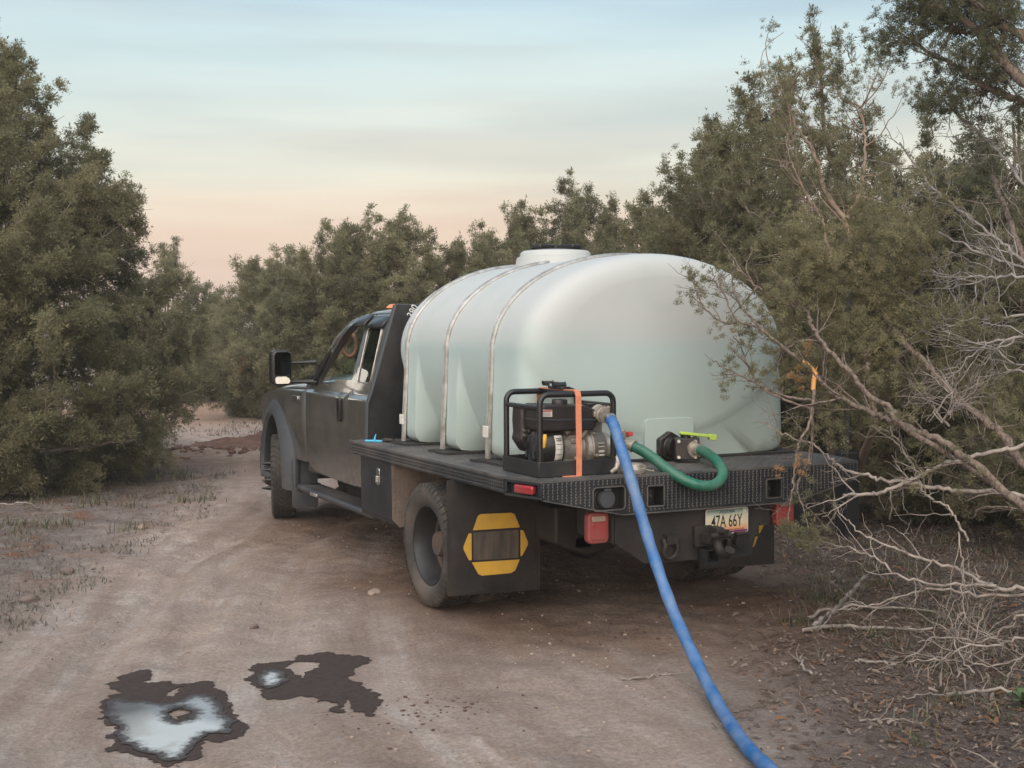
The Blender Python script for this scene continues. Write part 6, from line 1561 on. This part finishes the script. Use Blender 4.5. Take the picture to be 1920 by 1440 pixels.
# pale forked stems in front of the open-topped juniper belong to a dead neighbour
dd_ = empty('juniper_tree', (3.55, 1.55, 0)); T_(dd_, 'slender juniper with pale forked stems, tallest against the sky right of the tank')
q = Tubes(); b3 = np.array([3.55, 1.55, 0]); tips = []
for pts, ra, rb in PALE_STEMS:
    P = wiggle(pts, r, 7, .012); q.add(P-b3, np.linspace(ra*.62, rb*.7, len(P)), 8); fork(q, P-b3, [ra*.6, rb*.7], r, 9, .5, 2, .45, 4, 0, tips, .06)
    d_ = P[-1]-P[-6]; d_ /= np.linalg.norm(d_)
    for k in range(5):
        e_ = P[-1]+d_*r.uniform(.0, .6)+r.normal(0, .25, 3); q.add(bez(P[-1]-b3, (P[-1]+e_)/2-b3+r.normal(0, .10, 3), e_-b3, 7), [rb*.6, .002], 4); tips.append((e_-b3, d_))
P0 = np.array(PALE_STEMS[0][0][0]); q.add(np.array([[0, 0, -.05], (P0-b3)*.5+np.array([.03, .02, 0]), P0-b3]), [.05, .04, .032], 8)
q.build('trunk', mat('tan_dead_bark', (.27, .195, .145), .9, 0, col2=(.18, .13, .10), nscale=9, bump=.4), dd_)
tp = np.array([t[0] for t in tips]); tp = tp[tp[:, 2] > 2.6]
tp = tp[r.random(len(tp)) < .6]
spray_crown('crown', [(tp, 40, .050, .040, 0)], M['juniper'], dd_, r, hue=.35)

# high overhanging juniper at the top right corner
hb_ = np.array([4.35, -2.2, 0.0])
ht = empty('juniper_tree', tuple(hb_)); T_(ht, 'dark overhanging juniper boughs in the top right corner against the sky')
q = Tubes(); tips = []
tr0 = np.array([3.35, -1.75, 2.7]); q.add(np.array([[0, 0, -.05], [-.25, .1, 1.0], [-.55, .25, 1.9], tr0-hb_]), [.13, .11, .09, .06], 10)
for pts, ra, rb in HIGH_LIMBS:
    P = wiggle(([tuple(tr0)] if ra > .02 else [])+list(pts), r, 7, .012); q.add(P-hb_, np.linspace(ra, rb, len(P)), 7); fork(q, P-hb_, [ra, rb], r, 20, .30, 3, .6, 4, 0, tips, .08)
q.build('trunk', M['bark'], ht)
tp = np.array([t[0] for t in tips]); tp = tp[r.random(len(tp)) < .58]
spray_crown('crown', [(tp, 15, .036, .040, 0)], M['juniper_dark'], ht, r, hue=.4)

# ---- black post and shorter posts beside the truck
def gz(x, y): return float(ground_z(np.array([x]), np.array([y]))[0])
px_, py_ = 2.885, .66
po = empty('steel_post', (px_, py_, gz(px_, py_))); tag(po, 'tall slim black steel post with a thick square foot behind the bed corner', 'post')
MB().cyl((0, 0, .5), (0, 0, 2.05), .03, n=14).lathe([(2.05, .034), (2.075, .03), (2.08, 0)], (0, 0, 0), 'z', 14).build('pole', M['post'], po, 40)
MB().box((-.07, -.07, -.05), (.07, .07, .72)).build('foot_sleeve', M['post'], po, 30, .008)
px_, py_ = 2.64, .95
po = empty('short_post', (px_, py_, gz(px_, py_))); tag(po, 'short thick black post beside the tall black post under the bed corner', 'post')
MB().box((-.065, -.065, -.05), (.065, .065, .60)).build('shaft', M['post'], po, 30, .008); MB().box((-.072, -.072, .601), (.072, .072, .62)).build('cap', M['post'], po, 30, .006)

# ---- rocks, clods, mound
def rock(x, y, s, label, seed, m, sq=(1, .8, .6), name='rock', cat='rock', grp='loose rocks on the dirt', sink=.25):
    import bmesh
    bm = bmesh.new(); bmesh.ops.create_icosphere(bm, subdivisions=3, radius=1)
    for v in bm.verts:
        c = v.co; n = fbm(np.array([c.x*1.3+seed*7.1+c.z]), np.array([c.y*1.3+c.z*1.7+seed]), 3, seed)[0]
        f = .62+.75*n; v.co = Vector((c.x*f*sq[0]*s, c.y*f*sq[1]*s, c.z*f*sq[2]*s))
    me = bpy.data.meshes.new(name); bm.to_mesh(me); bm.free(); finish_mesh(me, m, 30)
    o = bpy.data.objects.new(name, me); C.objects.link(o); o.location = (x, y, gz(x, y)+s*sq[2]*(.55-sink)); o.rotation_euler = (0, 0, seed*1.3)
    tag(o, label, cat, grp); return o
rock(-3.39, 1.55, .065, 'dark reddish rock sitting on the grey verge at the left edge', 3, M['rock'])
rock(-3.05, 2.35, .06, 'small red stone beside the verge just beyond the dark rock', 4, M['rock'])
rock(-2.22, 4.15, .05, 'round tan stone in the grass at the foot of the tall left tree', 5, M['rock_pale'])
rock(-1.28, .62, .055, 'pale lump of crust just ahead of the rear wheel', 8, M['rock_pale'], (1.3, .8, .35))
rock(-2.25, .06, .028, 'tiny dark stone alone in the middle of the pale track', 10, M['rock'])
rock(1.05, 11.6, .26, 'orange-brown block of clay on the red dirt heap', 12, M['clay'], (1, .8, .9), 'clay_block', 'clay block', None)
import bmesh
def mound(x, y, sx, sy, h, rot, label, seed):
    n1, n2 = 44, 30
    U, W_ = np.meshgrid(np.linspace(-1, 1, n1), np.linspace(-1, 1, n2), indexing='ij')
    e_ = np.clip(1-np.hypot(U, W_)**2, 0, 1)
    X = U*sx; Y_ = W_*sy; ca, sa_ = math.cos(rot), math.sin(rot)
    wx = x+X*ca-Y_*sa_; wy = y+X*sa_+Y_*ca
    Zz = h*e_**.8*(.35+1.1*fbm(U*2+seed, W_*2, 3, seed))+(fbm(U*9, W_*9, 3, seed+2)-.5)*.12*e_**.4
    V = np.stack([(wx-x).ravel(), (wy-y).ravel(), (Zz+ground_z(wx, wy)-.02).ravel()], 1)
    ii = (np.arange(n1-1)[:, None]*n2+np.arange(n2-1)[None, :]).ravel()
    o = mesh_np('dirt_mound', V, np.stack([ii, ii+n2, ii+n2+1, ii+1], 1), M['clay'], None, True); o.location = (x, y, 0)
    tag(o, label, 'dirt mound'); return o
mound(.95, 11.7, 1.25, .7, .17, -.35, 'low heap of red-brown dug clay ahead of the front wheel', 3)
r = np.random.default_rng(5)
def small_rocks(name, xy, s, m, label, kind='stuff', flat=.6):
    ic = np.array([(0, 0, 1), (.89, 0, .45), (.28, .85, .45), (-.72, .53, .45), (-.72, -.53, .45), (.28, -.85, .45), (.72, .53, -.45), (-.28, .85, -.45), (-.89, 0, -.45), (-.28, -.85, -.45), (.72, -.53, -.45), (0, 0, -1)])
    fc = np.array([(0, 1, 2), (0, 2, 3), (0, 3, 4), (0, 4, 5), (0, 5, 1), (1, 6, 2), (2, 7, 3), (3, 8, 4), (4, 9, 5), (5, 10, 1), (6, 7, 2), (7, 8, 3), (8, 9, 4), (9, 10, 5), (10, 6, 1), (6, 11, 7), (7, 11, 8), (8, 11, 9), (9, 11, 10), (10, 11, 6)])
    n = len(xy); V = ic[None]*(1+r.normal(0, .22, (n, 12, 1)))*s[:, None, None]*np.array([1, 1, flat]); a = r.uniform(0, 6.28, n)
    ca, sa_ = np.cos(a)[:, None], np.sin(a)[:, None]
    X = V[:, :, 0]*ca-V[:, :, 1]*sa_+xy[:, 0:1]; Y_ = V[:, :, 0]*sa_+V[:, :, 1]*ca+xy[:, 1:2]; Zz = V[:, :, 2]+(ground_z(xy[:, 0], xy[:, 1])+s*.15)[:, None]
    V = np.stack([X, Y_, Zz], -1).reshape(-1, 3); F = (np.arange(n)[:, None, None]*12+fc[None]).reshape(-1, 3)
    return tag(mesh_np(name, V, F, m), label, None, None, kind)
xy = np.stack([r.uniform(-4.6, 2.5, 5200), -3.9+9.5*r.random(5200)**1.4], 1)
xy = xy[::2]; xy = xy[(np.hypot(xy[:, 0]+3.15, xy[:, 1]+1.45) > .75) & (np.hypot(xy[:, 0]+2.3, xy[:, 1]+1.3) > .7)]
small_rocks('pebbles', xy, .003+.012*r.random(len(xy))**4, M['rock_pale'], 'scattered pebbles and clods on the track')
xy = np.stack([r.normal(.7, .95, 240), r.normal(11.3, .75, 240)], 1)
small_rocks('clods', xy, .012+.06*r.random(240)**2, M['clay'], 'broken red clods round the dirt heap')
xy = np.concatenate([np.stack([r.normal(-1.95, .25, 90), r.normal(-2.05, .16, 90)], 1), np.stack([r.normal(-.35, .28, 60), r.normal(-1.15, .16, 60)], 1)])
small_rocks('crumbs', xy, .004+.010*r.random(150)**2, M['clay'], 'dark crumbs of soil near the puddles', flat=.4)

# ---- grass, litter, sticks
def blades(name, xy, h, m, label, seed, w=.006, lean=.5):
    rr = np.random.default_rng(seed); n = len(xy); z = ground_z(xy[:, 0], xy[:, 1])
    a = rr.uniform(0, 6.28, n); d = np.stack([np.cos(a), np.sin(a), np.zeros(n)], 1); s_ = np.stack([-d[:, 1], d[:, 0], np.zeros(n)], 1)
    b = np.column_stack([xy, z-.005]); ln = rr.uniform(.1, lean, n)[:, None]*h[:, None]
    m1 = b+d*ln*.35+np.array([0, 0, 1])*h[:, None]*.6; t = b+d*ln+np.array([0, 0, 1])*h[:, None]
    wv = (w*rr.uniform(.6, 1.4, n))[:, None]
    V = np.stack([b-s_*wv, b+s_*wv, m1-s_*wv*.7, m1+s_*wv*.7, t], 1).reshape(-1, 3)
    k = np.arange(n)[:, None]*5
    F = (k[:, :, None]+np.array([(0, 1, 3), (0, 3, 2), (2, 3, 4)])[None]).reshape(-1, 3)
    tint = np.repeat(np.stack([rr.random(n), np.clip(rr.normal(.5, .25, n), 0, 1), (rr.random(n) < .35)*rr.uniform(.4, 1, n)], 1), 5, 0)
    return tag(mesh_np(name, V, F, m, None, None, {'tint': tint}), label, None, None, 'stuff')
M['grass'] = foliage_mat('sparse_green_grass', (.075, .098, .042), (.115, .115, .06), (.27, .21, .14))
M['grey_grass'] = foliage_mat('grey_bunch_grass', (.20, .185, .165), (.15, .142, .118), (.30, .245, .19))
def tufts(n, per, x0, x1, y0, y1, sd_, seed, cond=None, sig=.06):
    rr = np.random.default_rng(seed); c_ = np.stack([rr.uniform(x0, x1, n), rr.uniform(y0, y1, n)], 1)
    if cond is not None: c_ = c_[cond(c_[:, 0], c_[:, 1])]
    xy = np.repeat(c_, per, 0)+rr.normal(0, sig, (len(c_)*per, 2)); return xy, rr.uniform(.4, 1, len(xy))*sd_
zr = lambda x, y: x > interp(TRACK_RIGHT, y)+np.where(y > -.3, (y+.3)*.12, 0)+.12
xy, h = tufts(330, 24, -.6, 4.0, -3.4, 2.2, .075, 1, lambda x, y: zr(x, y) & (fbm(x*.9, y*.9, 3, 8) > .47)); blades('grass', xy, h, M['grass'], 'thin green grass tufts in the litter right of the truck', 2, .0034, 1.7)
xy, h = tufts(200, 18, -.2, 4.5, -3.2, 2.5, .095, 3, zr); blades('dry_grass', xy, h, M['grey_grass'], 'dry straw-coloured grass in the litter at the right', 4, .0032, 1.8)
zl = lambda x, y: x < interp(TRACK_LEFT, y)-.05
xy, h = tufts(1000, 20, -6.0, .2, .5, 8.5, .055, 5, lambda x, y: zl(x, y) & (fbm(x*1.1, y*1.1, 3, 18) > .44), .09); blades('verge_grass', xy, h, M['grey_grass'], 'grey bunch grass along the left verge under the tall tree', 6, .0045, 1.9)
xy, h = tufts(70, 20, -5.5, -.5, 4, 8.5, .13, 7, zl, .07); blades('grass', xy, h, M['grass'], 'green grass tufts at the foot of the tall left tree', 8, .005, 1.4)
xy, h = tufts(150, 18, -1.5, 4.5, 11.0, 17, .075, 9, lambda x, y: fbm(x*.7, y*.7, 3, 4) > .45, .16); blades('grass', xy, h, M['grey_grass'], 'pale grass between the dirt heap and the sandy road', 10, .010, 1.6)
# needle litter: thousands of tiny flat chips and twiglets
def chips(name, n, region, cond, m, label, seed, L0=.030, W0=.0052):
    rr = np.random.default_rng(seed); x = rr.uniform(region[0], region[1], n); y = rr.uniform(region[2], region[3], n); ok = cond(x, y); x, y = x[ok], y[ok]; n = len(x)
    z = ground_z(x, y)+.006+rr.random(n)*.008; a = rr.uniform(0, 6.28, n); L_ = L0*rr.uniform(.4, 1.9, n); W_ = W0*rr.uniform(.6, 1.6, n)
    d = np.stack([np.cos(a)*L_, np.sin(a)*L_, rr.normal(0, .25, n)*L_], 1); s_ = np.stack([-np.sin(a)*W_, np.cos(a)*W_, rr.normal(0, .3, n)*W_], 1); b = np.column_stack([x, y, z])
    mid = b+d*.5+s_*rr.normal(0, 1.6, n)[:, None]+np.column_stack([np.zeros((n, 2)), L_*.12])
    V = np.stack([b-s_, b+s_, mid-s_, mid+s_, b+d-s_*.4, b+d+s_*.4], 1).reshape(-1, 3); k = np.arange(n)[:, None]*6
    F = (k[:, :, None]+np.array([(0, 1, 3, 2), (2, 3, 5, 4)])[None]).reshape(-1, 4)
    tint = np.repeat(np.stack([rr.random(n), np.clip(rr.normal(.5, .28, n), 0, 1), (rr.random(n) < .3)*rr.uniform(.2, .9, n)], 1), 6, 0)
    return tag(mesh_np(name, V, F, m, None, None, {'tint': tint}), label, None, None, 'stuff')
M['litter'] = foliage_mat('needle_litter', (.085, .058, .046), (.31, .25, .205), (.27, .135, .07))
zr2 = lambda x, y: (x > interp(TRACK_RIGHT, y)+np.where(y > -.3, (y+.3)*.12, 0)-.35+.5*(vnoise(x*2.1, y*2.1, 3)-.3)) & (np.random.default_rng(3).random(len(x)) < np.clip(.35+.5*(x-interp(TRACK_RIGHT, y)), .15, 1))
chips('litter', 46000, (-1.6, 4.5, -3.9, 2.5), zr2, M['litter'], 'fallen juniper needles, bark chips and twiglets right of the track', 1)
chips('litter', 5000, (-5.5, .0, -2.5, 7.5), zl, M['litter'], 'fallen needles and bark chips on the left verge', 2)
chips('twig_litter', 700, (-1.2, 4.2, -3.8, 1.5), zr, M['litter'], 'thin broken twigs strewn in the litter', 3, .11, .0035)
def stick(pts, ra, rb, label, seed, m=None, forks=3):
    rr = np.random.default_rng(seed); P = smooth_path(pts, 6); P[1:-1] += rr.normal(0, .006, (len(P)-2, 3)); P[:, 2] += ground_z(P[:, 0], P[:, 1])
    q = Tubes(); q.add(P-P[0], np.linspace(ra, rb, len(P)), 6)
    if forks: fork(q, P-P[0], [ra, rb], rr, forks, .12, 1, .4, 4)
    o = q.build('fallen_stick', m or M['deadwood']); o.location = tuple(P[0]); tag(o, label, 'stick', 'fallen sticks in the litter'); return o
STK = [
 ([(.30, -2.92, .01), (.50, -3.0, .03), (.62, -3.12, .015), (.86, -3.17, .012)], .010, .006, 'long kinked pale stick lying across the litter near the lower right corner', 1),
 ([(.30, -2.30, .012), (.39, -2.36, .02), (.42, -2.47, .012)], .009, .006, 'curved pale stick bent like a hook in the bare litter', 2),
 ([(-.32, -3.02, .008), (-.22, -3.08, .02), (-.12, -3.2, .01)], .006, .003, 'thin forked twig on the edge of the dirt right of the hose', 3),
 ([(-.03, -2.36, .01), (.02, -2.20, .03), (.13, -2.08, .012)], .008, .005, 'short pale stick standing up from the grass edge', 4),
 ([(.52, -1.62, .02), (.85, -1.75, .03), (1.2, -1.95, .02)], .014, .008, 'straight weathered branch lying under the dead limbs', 5),
 ([(.72, -1.42, .02), (1.05, -1.44, .04), (1.55, -1.65, .02)], .012, .006, 'second weathered branch lying higher up the litter', 6),
 ([(-.92, -1.98, .008), (-.82, -2.04, .014), (-.70, -2.05, .01)], .008, .005, 'pale flat stick beside the blue hose on the dirt', 7),
 ([(.13, -2.82, .01), (.22, -2.9, .02), (.30, -2.93, .01)], .005, .003, 'tiny bleached twig left of the long kinked stick', 8),
 ([(.58, -2.72, .01), (.66, -2.68, .03), (.72, -2.72, .01)], .005, .003, 'little wavy twig above the long kinked stick', 9),
 ([(-2.95, 5.6, .03), (-3.1, 5.55, .12), (-3.25, 5.75, .06), (-3.5, 5.7, .14)], .012, .005, 'bare grey bough lying under the tall left tree', 10),
]
for pts, ra, rb, lab, sd_ in STK: stick(pts, ra, rb, lab, sd_)
# leaning broken bough between ground and the dead limbs
q = Tubes(); P = wiggle(LEAN, np.random.default_rng(4), 6, .01)
q.add(P-P[0], np.linspace(.018, .010, len(P)), 7); fork(q, P-P[0], [.018, .01], np.random.default_rng(6), 5, .15, 1, .5, 4)
o = q.build('leaning_bough', M['greywood']); o.location = tuple(P[0]); tag(o, 'rough grey bough leaning from the ground up into the dead limbs', 'bough')
# long low bough under the left tree
q = Tubes(); P = wiggle([(-4.2, 6.9, .42), (-3.4, 6.75, .50), (-2.6, 6.6, .52), (-1.9, 6.5, .60)], np.random.default_rng(14), 6, .02)
q.add(P-P[0], np.linspace(.035, .012, len(P)), 7); fork(q, P-P[0], [.03, .012], np.random.default_rng(6), 14, .5, 2, .6, 4)
o = q.build('low_bough', mat('dark_bark', (.07, .052, .042), .95, 0, col2=(.035, .027, .023), nscale=20)); o.location = tuple(P[0]); tag(o, 'long low dark bough sweeping out from the foot of the tall left tree', 'bough')
# broad-leaved weed at the right edge
wd = empty('weed', (.47, -3.22, gz(.47, -3.22))); tag(wd, 'small broad-leaved green weed at the right edge of the litter', 'weed')
lm_ = mat('weed_leaf', (.04, .075, .025), .7, 0, col2=(.055, .095, .03), nscale=30)
for k in range(9):
    a = k*2.4; t = .05+.02*(k % 3); up_ = .03+.012*(k % 4); c_, s_ = math.cos(a), math.sin(a)
    vs = []; fs = []
    for j, (u, w_) in enumerate(((0, .004), (.3, .017), (.6, .024), (.85, .016), (1.0, .002))):
        zz_ = up_*math.sin(u*2.2)+.012
        for sg in (-1, 0, 1): vs.append((c_*u*t-s_*w_*sg, s_*u*t+c_*w_*sg, zz_+.006*abs(sg)))
    for j in range(4):
        for b in range(2): fs.append((j*3+b, j*3+b+1, j*3+b+4, j*3+b+3))
    o = MB().add(vs, fs).build('leaf', lm_, wd, 60); so = o.modifiers.new('solid', 'SOLIDIFY'); so.thickness = .0012


# ------------------------------------------------------------------ thin evening haze
hz_mat = bpy.data.materials.new('evening_haze'); hz_mat.use_nodes = True
N, L = hz_mat.node_tree.nodes, hz_mat.node_tree.links; N.clear()
o_ = N.new('ShaderNodeOutputMaterial'); v_ = N.new('ShaderNodeVolumePrincipled')
v_.inputs['Color'].default_value = (.93, .91, .88, 1); v_.inputs['Density'].default_value = .0015; v_.inputs['Anisotropy'].default_value = .0
L.new(v_.outputs[0], o_.inputs['Volume'])
hz = MB().box((-700, -700, -1.6), (700, 700, 7.5)).build('haze', hz_mat, None, None); hz['kind'] = 'stuff'; hz['label'] = 'thin pale evening haze over the clearing'
